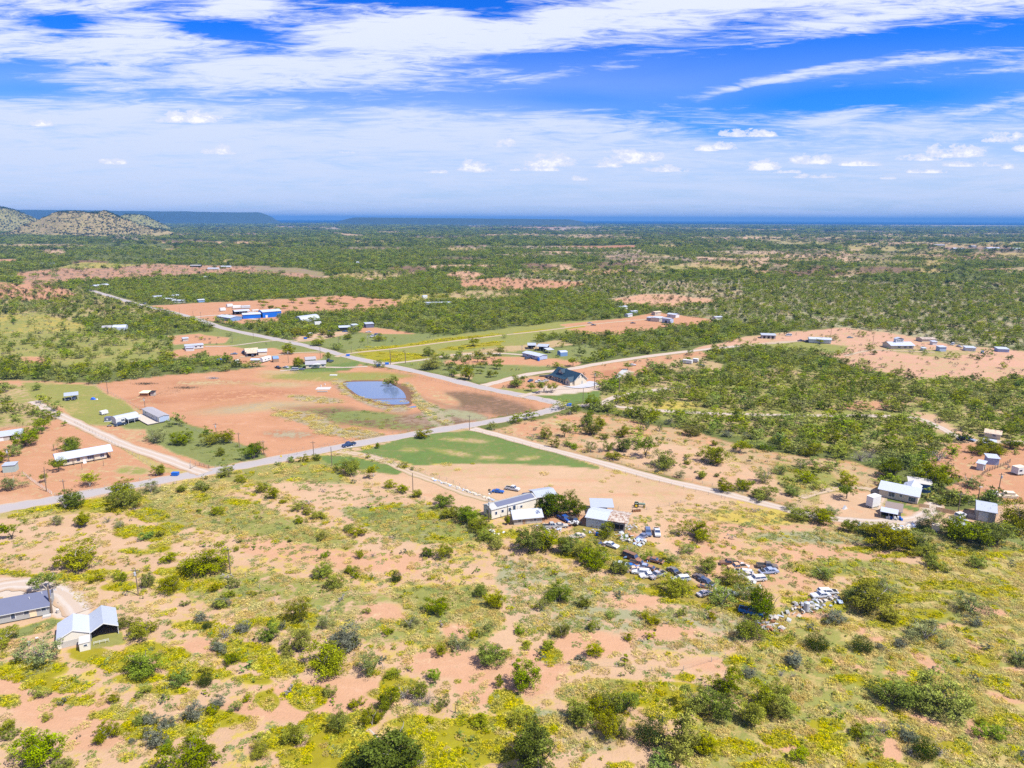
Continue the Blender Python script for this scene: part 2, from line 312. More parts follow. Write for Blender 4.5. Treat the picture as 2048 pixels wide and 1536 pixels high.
# homestead strip right of the road (north of the corner)
poly([(720,728),(860,722),(1000,706),(1180,690),(1200,715),(1060,745),(990,762),(960,765),(850,742)], GG, GRN, v=.65, fe=3, wy=2, t=.06, j=0, lo=.03)
poly([(880,722),(960,712),(1100,716),(1165,722),(1150,732),(1050,732),(960,728),(890,732)], RED, TAN, v=.25, fe=3, wy=2, t=.03, j=0)
poly([(900,748),(940,748),(945,758),(900,756)], PALE, TAN, v=.3, fe=3, **BARE)
poly([(960,770),(1030,758),(1200,730),(1400,702),(1420,712),(1290,745),(1230,765),(1180,780),(1130,800),(1100,800)], RED, TAN, v=.3, fe=3, wy=3, t=.05, j=0, lo=.03)
poly([(1190,745),(1255,735),(1270,738),(1250,752),(1205,757)], REDD, REDD, v=.3, fe=2, wy=1, **BARE)
poly([(1290,735),(1400,712),(1450,730),(1440,745),(1350,745)], TAN, GG, v=.35, fe=3, t=.10, j=0, lo=.05)
poly([(1400,742),(1500,745),(1560,752),(1450,750)], RED, TAN, v=.3, fe=2, t=.05)
poly([(1060,790),(1180,780),(1220,785),(1190,802),(1130,806)], GRN, GRNB, v=.75, fe=3, **BARE)
poly([(965,775),(1080,778),(1075,790),(1050,792)], GRN, GG, v=.6, fe=2, **BARE)
poly([(1095,772),(1130,770),(1200,768),(1260,740),(1270,744),(1200,780),(1120,790),(1060,792)], CAL, PALE, v=.2, fe=2, wy=1, **BARE)
# right compounds
poly([(1500,672),(1560,665),(1700,655),(1800,668),(1900,688),(2100,708),(2100,752),(2020,758),(1930,768),(1850,758),(1720,738),(1670,716),(1600,692),(1500,692),(1380,700)], lin(240,188,158), TAN, v=.4, fe=3, wx=16, wy=2, t=.035, j=.01, sg=.05)
poly([(1500,690),(1560,683),(1640,684),(1700,692),(1690,704),(1600,702)], GRN, GG, v=.7, fe=3, t=.05, j=0)
poly([(1760,690),(1850,700),(1960,704),(1900,716),(1800,708)], TAN, GG, v=.5, fe=3, t=.12, j=0)
# woods in the right middle are broken by openings
poly([(1200,760),(1500,740),(1950,760),(2200,770),(2200,900),(1960,905),(1700,905),(1500,880),(1300,835),(1200,815)], TAN, GG, v=.55, fe=6, t=.80, j=.02, sg=.05, lo=.1)
ell(1340,812,60,8, GG, STR, v=.5, fe=10, t=.15); ell(1740,812,70,9, RED, TAN, v=.3, fe=8, t=.25)
ell(1900,770,90,10, TANG, GG, v=.5, fe=10, t=.45); ell(1560,745,80,9, TAN, GG, v=.4, fe=10, t=.3); ell(1810,800,40,7, DKB, TAN, v=.3, t=.2)
poly([(1800,820),(1870,830),(1960,880),(2060,880),(2060,900),(1960,895),(1880,862)], PALE, TAN, v=.3, fe=5, t=.2, j=0)
poly([(1910,885),(2060,890),(2100,990),(2000,985),(1880,950),(1840,930)], RED, TAN, v=.25, fe=4, t=.05, j=0, sg=.05)
# the big red field
poly([(188,768),(300,755),(430,743),(548,733),(610,750),(700,740),(720,730),(850,748),(960,778),(1060,798),(1108,808),(1100,815),(940,845),(830,862),(700,886),(620,905),(540,918),(470,893),(400,868),(300,830)], RED, REDD, v=.3, fe=2, wx=4, wy=1.5, st=.0, **{k:0 for k in ('t','j','yl','gg','sg','lo')})
ell(330,845,90,6, TAN, RED, v=.4, ang=-12); ell(520,815,120,9, TAN, BRUSH, v=.45, ang=5, fe=9); ell(420,765,90,6, REDD, TAN, v=.45, fe=7); ell(560,770,60,5, TAN, GG, v=.4, fe=6); ell(300,800,60,7, REDD, TAN, v=.4, fe=8); ell(580,870,60,8, REDD, BRUSH, v=.5, fe=8); ell(480,790,120,10, REDD, RED, v=.4, ang=4, fe=10)
ell(640,754,110,9, TANG, GG, v=.6, fe=6); ell(730,752,90,7, OLV, GG, v=.6, fe=5); ell(560,745,40,4, TAN, TANG, v=.4)
ell(630,798,60,7, TAN, BRUSH, v=.7, fe=5, ang=-6, st=.5, sg=.0); ell(740,792,80,18, GRY, BRUSH, v=.6, fe=5, ang=-20, st=.3)
ell(740,838,160,17, DKB, GRN, v=.45, fe=12, ang=-6, gg=.1); ell(720,830,60,8, GG, GRN, v=.75, fe=6)
ell(610,838,60,12, RED, BRUSH, v=.6, fe=8, ang=-12, st=.6); ell(700,866,70,10, RED, BRUSH, v=.8, fe=5, ang=-5, st=.85); ell(640,849,60,8, RED, BRUSH, v=.8, fe=5, ang=-15, st=.8)
ell(870,838,80,14, DKB, GRY, v=.5, fe=10); ell(960,808,110,20, lin(180,142,115), DKB, v=.5, fe=10, ang=-8); ell(880,795,40,12, RED, TAN, v=.3, fe=8, ang=-20)
ell(850,778,45,10, RED, TAN, v=.35, fe=6, ang=-10); ell(880,834,35,16, SAGEC, BRUSH, v=.8, fe=5, ang=-35, gg=.4); ell(930,830,50,8, GRY, SAGEC, v=.6, fe=5, ang=-10)
poly([(800,768),(815,765),(850,800),(880,830),(905,845),(890,850),(860,835),(820,800)], TANG, BRUSH, v=.8, fe=2.5, wx=4, wy=2, st=.5, gg=.2)
poly([(860,833),(872,838),(905,852),(895,856)], DKB, DKB, v=.2, fe=2, wx=3, wy=1)
# left yards
poly([(-100,760),(60,762),(188,768),(300,830),(380,865),(478,895),(530,915),(420,945),(260,975),(100,1003),(-100,1035)], RED, TAN, v=.3, fe=3, wx=6, **BARE)
poly([(-100,762),(60,770),(130,835),(60,850),(-100,860)], TAN, GG, v=.5, fe=6, t=.30, lo=.15, j=0)
poly([(60,795),(188,780),(250,805),(290,832),(240,848),(150,845),(130,815)], TANG, GG, v=.6, fe=4, lo=0, t=0)
poly([(40,764),(186,771),(236,802),(180,806),(90,800),(60,790)], TANG, GG, v=.65, fe=4, wx=8, wy=3)
ell(190,842,60,10, GRN, GG, v=.7, fe=5, ang=-4); ell(300,850,60,16, GG, GRN, v=.7, fe=6)
poly([(280,840),(345,835),(400,855),(520,905),(530,915),(430,935),(350,905),(290,880)], GG, GRN, v=.75, fe=4, lo=.03)
poly([(385,888),(460,890),(520,910),(525,918),(440,932),(400,915)], GRNB, GRN, v=.9, fe=3, wx=3, gg=.1)
poly([(250,860),(290,858),(300,885),(240,880)], RED, TAN, v=.4, fe=5)
poly([(158,845),(175,852),(235,880),(330,935),(400,948),(380,953),(310,940),(240,895),(150,855)], GG, TANG, v=.7, fe=2, wx=3, wy=1.5)
ell(260,940,36,8, TAN, GG, v=.5, fe=6); ell(12,1000,60,12, PINK, TAN, v=.2, fe=8)
poly([(270,975),(330,962),(395,948),(400,955),(330,968),(280,983)], GRNB, GG, v=.8, fe=2, wx=2, wy=1)
poly([(-60,1020),(90,1000),(180,982),(260,966),(262,972),(100,1004),(-60,1028)], TANG, GG, v=.6, fe=2, wx=2, wy=1)
# south of the paved road -- pale soil, straw, forbs
poly([(-900,1060),(0,1022),(110,1003),(260,975),(430,946),(640,908),(940,854),(1000,872),(1200,925),(1450,988),(1620,1032),(1850,1040),(2948,1060),(2948,1900),(-900,1900)], PALE, STR, v=.36, fe=2, wx=4, wy=2, t=0.0, j=0.0, st=.20, yl=.03, gg=.12, sg=.02, lo=.06)
poly([(-100,1030),(110,1012),(260,985),(420,955),(620,915),(680,935),(700,965),(560,960),(470,975),(430,1010),(300,1010),(130,1030),(-100,1050)], GG, TANG, v=.8, fe=6, st=.45, gg=.35, yl=.10, lo=.06)
poly([(420,955),(560,925),(650,918),(690,950),(680,968),(560,955),(480,965)], TANG, GG, v=.7, fe=5, st=.3, gg=.15, lo=.04)
poly([(560,965),(700,965),(830,1000),(820,1040),(700,1045),(600,1010)], PALE, SAGEC, v=.25, fe=10, st=.05, gg=.14, yl=0)
poly([(-100,1030),(120,1040),(300,1080),(430,1100),(300,1130),(120,1150),(-100,1160)], PALE, TAN, v=.3, fe=14, wx=30, wy=8, st=.08, gg=.06, yl=.02)
poly([(270,1000),(460,985),(600,1040),(720,1080),(700,1110),(560,1080),(430,1060),(300,1040)], TAN, GG, v=.6, fe=10, wx=24, wy=7, st=.42, gg=.35, yl=.03)
poly([(690,1020),(860,1010),(960,1020),(980,1080),(860,1090),(740,1060)], SAGEC, GG, v=.65, fe=10, wx=24, wy=7, st=.25, gg=.5, yl=.04)
poly([(480,1070),(700,1100),(860,1110),(840,1150),(680,1140),(500,1110)], PINK, STR, v=.3, fe=10, wx=24, wy=7, st=.1, gg=.12)
poly([(360,1130),(560,1150),(760,1190),(860,1250),(760,1290),(560,1250),(380,1190)], PALE, GG, v=.5, fe=14, wx=30, wy=9, st=.35, gg=.2, yl=.04)
poly([(780,1180),(980,1170),(1010,1230),(960,1290),(820,1290),(770,1230)], STR, GG, v=.7, fe=14, wx=30, wy=9, st=.55, gg=.30, yl=.04)
poly([(990,1110),(1200,1150),(1380,1180),(1480,1240),(1440,1310),(1200,1290),(1020,1240)], PALE, SAGEC, v=.5, fe=12, wx=30, wy=9, st=.28, gg=.5, sg=.03)
for e in ((640,1390,150,36),(420,1290,60,22),(120,1420,100,40),(180,1480,70,26),(900,1330,120,34),(1080,1340,70,50),(960,1380,90,30),(560,1420,110,26),(330,1330,60,14),(900,1260,40,18),(1180,1290,80,30),(1310,1260,60,16),(760,1220,60,14),(1290,1200,70,14),(700,1420,40,20),(1430,1330,70,14),(20,1370,50,30)):
    ell(*e, PINK, PALE, v=.25, fe=14, wx=50, wy=16, st=.06, yl=0, gg=.05, lo=.01)
for e in ((1500,1050,150,26),(1640,1110,130,30),(1560,1160,90,20),(1400,1090,60,24),(1440,1130,60,20)):
    ell(*e, PINK, TAN, v=.35, fe=14, wx=40, wy=10, st=.12, gg=.12)
ell(1520,1035,110,14, GG, STR, v=.7, fe=8, st=.4, gg=.3, yl=.04); ell(1620,1075,120,12, GG, SAGEC, v=.7, fe=8, st=.3, gg=.4); ell(1700,1135,110,16, OLV, GG, v=.8, fe=10, st=.3, gg=.3, yl=.2, lo=.1)
# straw country in the lower right
poly([(1500,1230),(1700,1180),(1900,1120),(2300,1100),(2300,1700),(1300,1700),(1380,1480),(1500,1420),(1460,1330)], lin(224,200,130), GG, v=.5, fe=20, wx=60, wy=22, st=.62, yl=.12, gg=.12, sg=.02)

ell(1250,1390,110,24, STR, GG, v=.75, fe=10, wx=30, wy=10, st=.9, gg=.15); ell(1080,1440,80,20, STR, SAGEC, v=.6, fe=10, wx=30, wy=10, st=.8, gg=.2); ell(1180,1480,70,24, TAN, SAGEC, v=.5, fe=10, st=.6, gg=.2)
for e in ((1740,1265,44,9,-25),(1860,1325,40,11,-35),(1800,1345,34,6,0),(1960,1290,26,6,-30),(1740,1440,36,8,-12),(1590,1490,60,16,0),(1850,1440,40,7,-20),(1780,1500,30,20,-60),(1950,1460,26,20,-60),(1980,1220,45,9,-15),(2040,1340,30,6,0),(1620,1230,50,7,0),(1700,1330,30,5,-20),(2030,1510,20,12,0),(1900,1250,30,5,0),(2010,1400,40,6,-20)):
    ell(*e[:4], PINK, PALE, ang=e[4], v=.12, fe=5, wx=14, wy=5, st=.04, yl=0, gg=.05, lo=0)
# yellow flowering weed, patch by patch
for e in ((200,1012,60,14),(290,1030,36,12),(330,1052,30,10),(300,1062,34,12),(255,1063,30,9),(60,1018,50,7),(110,1020,30,8),(270,1000,40,10),(420,988,26,5),(480,1002,30,6),
          (140,1150,50,8),(200,1142,40,6),(30,1148,40,4),(390,1163,60,14),(320,1090,26,9),(280,1098,30,6),(355,1140,36,10),(240,1170,40,10),
          (190,1310,60,16),(230,1328,40,12),(290,1296,44,12),(340,1310,50,14),(60,1340,70,22),(110,1370,50,14),(270,1356,60,12),(350,1330,40,12),(400,1350,60,12),(330,1380,60,9),(140,1400,40,8),
          (220,1430,50,12),(270,1460,50,18),(380,1460,60,14),(330,1480,30,12),(430,1440,60,18),(480,1300,40,22),(500,1360,30,10),(390,1248,50,8),(450,1262,40,10),(20,1400,24,12),(500,1240,30,10),
          (550,1330,46,22),(520,1310,30,24),(560,1240,50,16),(610,1245,30,24),(600,1395,50,26),(520,1400,20,20),(640,1450,50,22),(690,1500,70,44),(560,1480,44,24),(620,1520,60,24),(720,1440,34,16),(780,1370,34,16),(760,1390,36,12),(640,1330,28,16),
          (880,1470,100,30),(860,1510,130,34),(960,1450,80,18),(820,1445,44,12),(1010,1400,36,22),(1020,1420,40,12),(1110,1310,26,16),(1060,1460,50,14),(1330,1380,80,14),(1300,1400,60,18),(1350,1420,50,22),(1370,1356,20,7),(1560,1480,24,20),
          (1640,1490,46,26),(1640,1450,40,14),(1700,1360,30,8),(1750,1370,40,8),(1660,1330,20,10),(1540,1290,30,12),(1480,1320,30,10),(1850,1230,60,12),(1790,1240,40,10),(1660,1210,40,10),(1600,1200,40,8),(1980,1320,30,16),(2000,1370,30,14),(1900,1490,40,14),(1760,1540,60,14),(1840,1350,20,14),(1990,1440,50,12),(1480,1500,30,12),(1520,1540,40,12),
          (1180,1110,60,8),(1100,1085,30,4),(1000,1070,30,6),(1250,1130,60,6),(1330,1125,20,6),(1350,1180,60,12),(1440,1190,40,8),(1480,1170,30,8),(1380,1200,40,8),(1300,1150,30,5),(1700,1020,60,6),(1730,1095,60,5),(1820,1110,60,6),(1900,1108,60,6),(2000,1110,60,8),(1750,1170,50,12),(1800,1200,50,10),(1900,1170,60,10),(1860,1195,50,8),(2000,1180,60,10),(870,1030,30,5),(900,1080,30,5),
          (180,1278,30,7),(980,1500,60,30),(740,1530,80,20),(160,1300,40,8),(770,1015,20,5),(810,960,22,3),(720,1160,12,4),(1450,1500,90,14),(1250,1530,30,8)):
    ell(*e, OLV, YEL, v=.85, fe=4, wx=30, wy=9, yl=.85, st=.05, gg=.08, lo=.05)
# lawns, drives and yards south of the road
poly([(708,905),(770,888),(835,866),(960,860),(1060,885),(1200,934),(1195,940),(1080,932),(960,926),(870,928),(830,932),(790,920)], GRN, GRNB, v=.55, fe=2, wx=8, wy=2, **BARE)
poly([(632,912),(700,912),(780,930),(812,946),(775,952),(740,940),(700,938),(650,925)], GRN, GRNB, v=.65, fe=2, wx=6, wy=2, **BARE)
poly([(815,932),(960,926),(1100,930),(1200,938),(1330,965),(1480,1000),(1400,1008),(1290,1030),(1250,1040),(1150,1020),(1060,985),(990,1005),(965,1020),(880,1010),(800,985),(740,958),(790,950)], PALE, TAN, v=.35, fe=3, wx=10, wy=3, st=.03, **{k:0 for k in ('t','j','yl','gg','sg','lo')})
poly([(745,945),(800,950),(950,975),(1000,1000),(960,1020),(880,1008),(770,965)], PALE, PINK, v=.3, fe=4, **BARE)
poly([(1060,1010),(1160,1030),(1250,1050),(1310,1090),(1250,1100),(1180,1060),(1080,1050)], lin(226,170,130), TAN, v=.3, fe=5, st=.08, gg=.05)
poly([(1150,1050),(1240,1060),(1300,1085),(1420,1190),(1560,1225),(1530,1240),(1400,1215),(1280,1160),(1150,1110)], GG, OLV, v=.75, fe=6, st=.2, gg=.4, yl=.25, lo=.25)
poly([(-100,1160),(60,1155),(95,1165),(140,1180),(178,1220),(160,1240),(110,1235),(60,1200),(-100,1190)], CAL, PINK, v=.25, fe=3, wx=12, wy=4, **BARE)
poly([(-100,1245),(30,1258),(100,1235),(120,1240),(90,1260),(30,1275),(-100,1280)], GG, GRN, v=.8, fe=3, gg=.3, **{k:0 for k in ('t','j','yl','sg')})
poly([(180,1270),(240,1262),(250,1285),(200,1295),(165,1300)], TAN, GG, v=.8, fe=3, gg=.3)
ell(40,1285,44,9, PINK, PALE, v=.3, fe=4)
for e in ((900,905,40,5,-8),(980,915,30,4,0),(820,900,20,4,0),(1060,915,26,4,8),(930,880,50,4,-3),(760,920,20,3,0)): ell(*e[:4], TAN, GG, ang=e[4], v=.5, fe=3, wx=10, wy=3)
for e in ((1000,955,50,3),(1150,960,60,3),(1250,990,50,4),(1100,975,70,3),(900,940,40,3),(1340,985,30,3),(880,990,40,3),(1030,1000,40,3)): ell(*e, PINK, TAN, v=.45, fe=4, wx=20, wy=3)
# sparse pasture right of the caliche lane
poly([(985,862),(1060,842),(1150,823),(1230,832),(1330,855),(1400,865),(1480,895),(1560,905),(1700,925),(1760,950),(1750,1000),(1860,1010),(1850,1036),(1650,1030),(1450,980),(1200,918),(1040,878)], TAN, RED, v=.4, fe=4, wx=14, wy=4, t=.04, j=0, st=.12, sg=.01, yl=0, gg=.05, lo=.02)
poly([(1150,880),(1280,880),(1420,900),(1560,960),(1640,1010),(1440,970),(1250,925)], PALE, PINK, v=.35, fe=8, wx=20, wy=5, st=.05, gg=.03, t=.02)
poly([(1000,862),(1120,828),(1180,835),(1120,862),(1050,878)], RED, TAN, v=.4, fe=6, wx=12, wy=3, st=.03, t=0)
poly([(1540,920),(1660,940),(1720,985),(1640,1010),(1560,985)], TANG, GG, v=.6, fe=8, wx=20, wy=5, st=.15, t=.16, lo=.08)
poly([(1640,985),(1760,985),(1760,1012),(1850,1030),(1960,1015),(2100,1000),(2100,1045),(1900,1045),(1860,1052),(1700,1052),(1630,1035)], PALE, RED, v=.3, fe=4, wx=6, wy=2, **BARE)
poly([(1750,992),(1790,1003),(1850,1018),(1840,1026),(1790,1012),(1745,1000)], GRN, GRNB, v=.8, fe=2, wx=3, wy=1, **BARE)
ell(1780,1030,26,7, GRN, GG, v=.6, fe=2); ell(1900,1000,36,6, GRN, GG, v=.6, fe=3); ell(2000,992,22,4, GRNB, GG, v=.7, fe=2)
poly([(1950,950),(2100,960),(2100,1010),(1990,1000),(1890,975)], RED, TAN, v=.3, fe=4, **BARE)
poly([(1700,1052),(1860,1056),(1960,1045),(2100,1040),(2300,1090),(1900,1108),(1720,1085)], GG, GRN, v=.75, fe=6, st=.25, gg=.3, yl=.1, lo=.2, t=.1)
poly([(1830,1065),(1920,1060),(1950,1080),(1860,1085)], TAN, GG, v=.5, fe=4, t=0, lo=0, yl=0)
ell(1500,1020,14,4, PALE, PALE, v=.1); ell(765,782,66,20, lin(150,115,88), lin(150,115,88), ang=-8, v=.3, fe=2, wx=4, wy=2, **BARE)

KEX = 2.35                                     # how much brighter a sunlit surface shows than its own colour
def cover(x, y, colour=True):
    x = np.asarray(x, float); y = np.asarray(y, float); px, py = PX(x, y)
    n = x.size; out = {k: np.zeros(n) for k in FIELDS}
    d = np.hypot(x, y); sc = np.clip(d/250, 1, 40)
    a1 = fbm(x, y, 22, 3)-.5; a2 = fbm(x, y, 22, 8)-.5; b1 = fbm(x, y, 160, 13)-.5; b2 = fbm(x, y, 160, 19)-.5
    far = np.clip((d-500)/900, 0, 1)
    A1 = (a1*(1-far)+b1*far)*2.6; A2 = (a2*(1-far)+b2*far)*2.6
    soil = np.zeros((n, 3)); veg = np.zeros((n, 3))
    for l in L:
        qx = px+A1*l.wx; qy = py+A2*l.wy
        if l.el:
            cx, cy, rx, ry, an = l.el; ca, sa = math.cos(an), math.sin(an)
            m = (abs(qx-cx) < rx*1.6+l.fe*4) & (abs(qy-cy) < max(ry, rx*abs(sa))*1.6+l.fe*4)
            if not m.any(): continue
            dx = qx[m]-cx; dy = qy[m]-cy; p = (dx*ca-dy*sa)/rx; q = (dx*sa+dy*ca)/ry
            r = np.sqrt(p*p+q*q); sd = (1-r)*ry
            wgt = np.clip(sd/(l.fe)+.5, 0, 1)
        else:
            P = np.array(l.p, float); m = (qx > P[:,0].min()-l.fe*3) & (qx < P[:,0].max()+l.fe*3) & (qy > P[:,1].min()-l.fe) & (qy < P[:,1].max()+l.fe)
            if not m.any(): continue
            X = qx[m]; Y = qy[m]*2.0; best = np.full(X.size, 1e9); ins = np.zeros(X.size, bool)
            for i in range(len(P)):
                x0, y0 = P[i]; x1, y1 = P[(i+1) % len(P)]; y0 *= 2.0; y1 *= 2.0
                ex, ey = x1-x0, y1-y0; t = np.clip(((X-x0)*ex+(Y-y0)*ey)/(ex*ex+ey*ey+1e-9), 0, 1)
                best = np.minimum(best, np.hypot(X-x0-t*ex, Y-y0-t*ey))
                c = ((y0 > Y) != (y1 > Y)) & (X < (x1-x0)*(Y-y0)/(y1-y0+1e-12)+x0); ins ^= c
            sd = np.where(ins, best, -best)*.6; wgt = np.clip(sd/l.fe+.5, 0, 1)
        wgt = wgt*wgt*(3-2*wgt)
        for k, v in l.k.items():
            if k in out: out[k][m] = out[k][m]*(1-wgt)+v*wgt
        if colour:
            if l.col: soil[m] = soil[m]*(1-wgt[:,None])+np.array(l.col)*wgt[:,None]
            if l.vc: veg[m] = veg[m]*(1-wgt[:,None])+np.array(l.vc)*wgt[:,None]
    return px, py, soil/KEX, veg/KEX, out
# ---------------------------------------------------------------- ground: one sheet out to the horizon
def A0(c): return tuple(q/KEX*.8 for q in c)
def ground_material():
    m = bpy.data.materials.new('ground_soil'); m.use_nodes = True; t = N(m.node_tree); b = t.n['Principled BSDF']
    pos = t.new('ShaderNodeNewGeometry').outputs['Position']
    a = lambda nm, s: t.new('ShaderNodeAttribute', attribute_name=nm).outputs[s]
    soil, veg, v = a('soil', 'Color'), a('veg', 'Color'), a('v', 'Fac')
    def mp(sx, sy, rot=0):
        nd = t.new('ShaderNodeMapping'); t.put(nd.inputs[0], pos); nd.inputs['Scale'].default_value = (sx, sy, 1); nd.inputs['Rotation'].default_value = (0, 0, rot); return nd.outputs[0]
    n1 = t.noise(mp(.30, .30), 1, 7, .68, .4); n2 = t.noise(mp(.035, .035), 1, 5, .6, .5); n3 = t.noise(mp(1.8, 1.8), 1, 4, .7); n4 = t.noise(mp(.0035, .006), 1, 6, .65, .3)
    n5 = t.noise(mp(.10, .22, .25), 1, 6, .65, 1.0)
    f = t.m('ADD', t.m('ADD', t.m('MULTIPLY', n1, .45), t.m('MULTIPLY', n2, .30)), t.m('ADD', t.m('MULTIPLY', n3, .12), t.m('MULTIPLY', n5, .13)))
    th = t.m('SUBTRACT', .66, t.m('MULTIPLY', v, .34))
    mask = t.ss(f, t.m('SUBTRACT', th, .045), t.m('ADD', th, .045))
    gr = t.m('ADD', .66, t.m('MULTIPLY', t.m('ADD', t.m('MULTIPLY', n3, .35), t.m('ADD', t.m('MULTIPLY', n5, .4), t.m('MULTIPLY', n4, .25))), .68))
    s1 = t.mix(1.0, soil, t.new('ShaderNodeCombineColor').outputs[0], 'MULTIPLY')
    cc = s1.node.inputs[7].links[0].from_node
    for i in range(3): t.put(cc.inputs[i], gr)
    s2 = t.mix(t.ss(n2, .42, .68, 0, .45), s1, t.mix(.5, soil, c4([k/KEX for k in REDD])))
    s2 = t.mix(t.ss(n5, .55, .75, 0, .35), s2, t.mix(.6, soil, c4([k/KEX for k in CAL])))
    spk = t.noise(mp(.75, .9), 1, 3, .6); s2 = t.mix(t.m('MULTIPLY', t.ss(spk, .60, .68), t.ss(n2, .40, .60, .05, .75)), s2, t.mix(.55, soil, c4(A0(GG))))
    hv = t.new('ShaderNodeHueSaturation'); t.put(hv.inputs['Color'], veg); t.put(hv.inputs['Value'], t.m('ADD', .62, t.m('MULTIPLY', n1, .78))); t.put(hv.inputs['Hue'], t.m('ADD', .475, t.m('MULTIPLY', n2, .05)))
    col = t.mix(mask, s2, hv.outputs[0])
    t.put(b.inputs['Base Color'], col); b.inputs['Roughness'].default_value = .95; b.inputs['Specular IOR Level'].default_value = .1
    bp = t.new('ShaderNodeBump'); bp.inputs['Strength'].default_value = .6; bp.inputs['Distance'].default_value = .25
    t.put(bp.inputs['Height'], t.m('ADD', n3, t.m('MULTIPLY', n1, .8))); t.put(b.inputs['Normal'], bp.outputs[0])
    return m
GM = ground_material()
def paint(me, x, y):
    px, py, soil, veg, o = cover(x, y)
    for nm, arr in (('soil', soil), ('veg', veg)):
        at = me.attributes.new(nm, 'FLOAT_COLOR', 'POINT'); at.data.foreach_set('color', np.concatenate([arr, np.ones((len(arr), 1))], 1).astype(np.float32).ravel())
    at = me.attributes.new('v', 'FLOAT', 'POINT'); at.data.foreach_set('value', o['v'].astype(np.float32))
def grid_mesh(name, X, Y, Z, wrap=False):
    r, c = X.shape; co = np.stack([X, Y, Z], -1).reshape(-1, 3)
    me = bpy.data.meshes.new(name); me.vertices.add(r*c); me.vertices.foreach_set('co', co.astype(np.float32).ravel())
    i = np.arange(r-1)[:, None]*c; j = np.arange(c if wrap else c-1)[None, :]; j2 = (j+1) % c
    q = np.stack([i+j, i+j2, i+c+j2, i+c+j], -1).reshape(-1, 4); n = len(q)
    me.loops.add(n*4); me.loops.foreach_set('vertex_index', q.astype(np.int32).ravel())
    me.polygons.add(n); me.polygons.foreach_set('loop_start', np.arange(n, dtype=np.int32)*4); me.polygons.foreach_set('loop_total', np.full(n, 4, np.int32))
    me.update(calc_edges=True); return me
def build_ground():
    ys = np.concatenate([np.arange(1640, 700, -3.2), np.arange(700, 470, -1.6), np.arange(470, 441, -.9)])
    d = []
    for y in ys: p = G(1024, float(y)); d.append(p.y)
    d = np.array([2, 20, 50, 75]+d+[20000, 26000, 36000, 50000, 80000]) if False else np.array([2., 20., 50., 75.]+list(d)+[18000., 22000., 28000., 40000.])
    az = np.concatenate([np.linspace(-180, -50, 20)[:-1], np.linspace(-50, -40, 8)[:-1], np.linspace(-40, 40, 620), np.linspace(40, 50, 8)[1:], np.linspace(50, 180, 20)[1:-1]])
    a = np.radians(az); k = 1/np.maximum(np.cos(np.clip(a, -1.0, 1.0)), .5)
    X = d[:, None]*np.sin(a)*k; Y = d[:, None]*np.cos(a)*k
    X = np.clip(X, -90000, 90000)
    me = grid_mesh('ground', X, Y, np.zeros_like(X), True)
    me.materials.append(GM); paint(me, X.ravel(), Y.ravel())
    tag(put('ground', me), kind='structure')
build_ground()

# ---- hills far to the left, mesas beyond them
def hill(name, cx, cy, rx, ry, h, flat, nx, ny, seed, rough=.25, tilt=0.0, col=TAN, vc=GG, v=.5):
    u = np.linspace(-1, 1, nx)[None, :]*np.ones((ny, 1)); w_ = np.linspace(-1, 1, ny)[:, None]*np.ones((1, nx))
    X = cx+u*rx; Y = cy+w_*ry; n = fbm(X, Y, rx*.35, seed, 5)-.5
    r = np.sqrt(u*u+w_*w_)*(1+n*rough*2); z = np.clip((1-r)/(1-flat), 0, 1); z = z*z*(3-2*z)
    Z = h*z*(1+tilt*u)*(1+(fbm(X, Y, rx*.12, seed+5, 4)-.5)*rough)-1.5*(z < .001)-.2
    me = grid_mesh(name, X, Y, Z)
    for p_ in me.polygons: p_.use_smooth = True
    me.materials.append(GM)
    N_ = X.size
    for nm, c in (('soil', col), ('veg', vc)):
        at = me.attributes.new(nm, 'FLOAT_COLOR', 'POINT'); at.data.foreach_set('color', np.tile(np.array([c[0]/KEX, c[1]/KEX, c[2]/KEX, 1], np.float32), N_))
    at = me.attributes.new('v', 'FLOAT', 'POINT'); at.data.foreach_set('value', np.full(N_, v, np.float32))
    tag(put(name, me), kind='structure'); return (cx, cy, rx, ry, X, Y, Z)
DKM = lin(84,100,92); HILLTAN = lin(208,176,138)
hA = hill('hill', -2560, 4250, 500, 420, 130, .22, 120, 90, 3, .36, -.03, HILLTAN, GG, .45)
hB = hill('hill', -4200, 5400, 760, 600, 186, .30, 120, 90, 9, .16, .0, HILLTAN, GG, .55)
hC = hill('hill', -3250, 6100, 380, 300, 128, .1, 70, 60, 15, .16, 0, HILLTAN, GG, .6)
hill('far_mesa', -6900, 13000, 2850, 900, 222, .72, 260, 60, 21, .12, -.10, DKM, DKM, .85)
hill('far_mesa', -900, 12500, 2400, 900, 114, .75, 160, 40, 33, .10, -.12, DKM, DKM, .85)


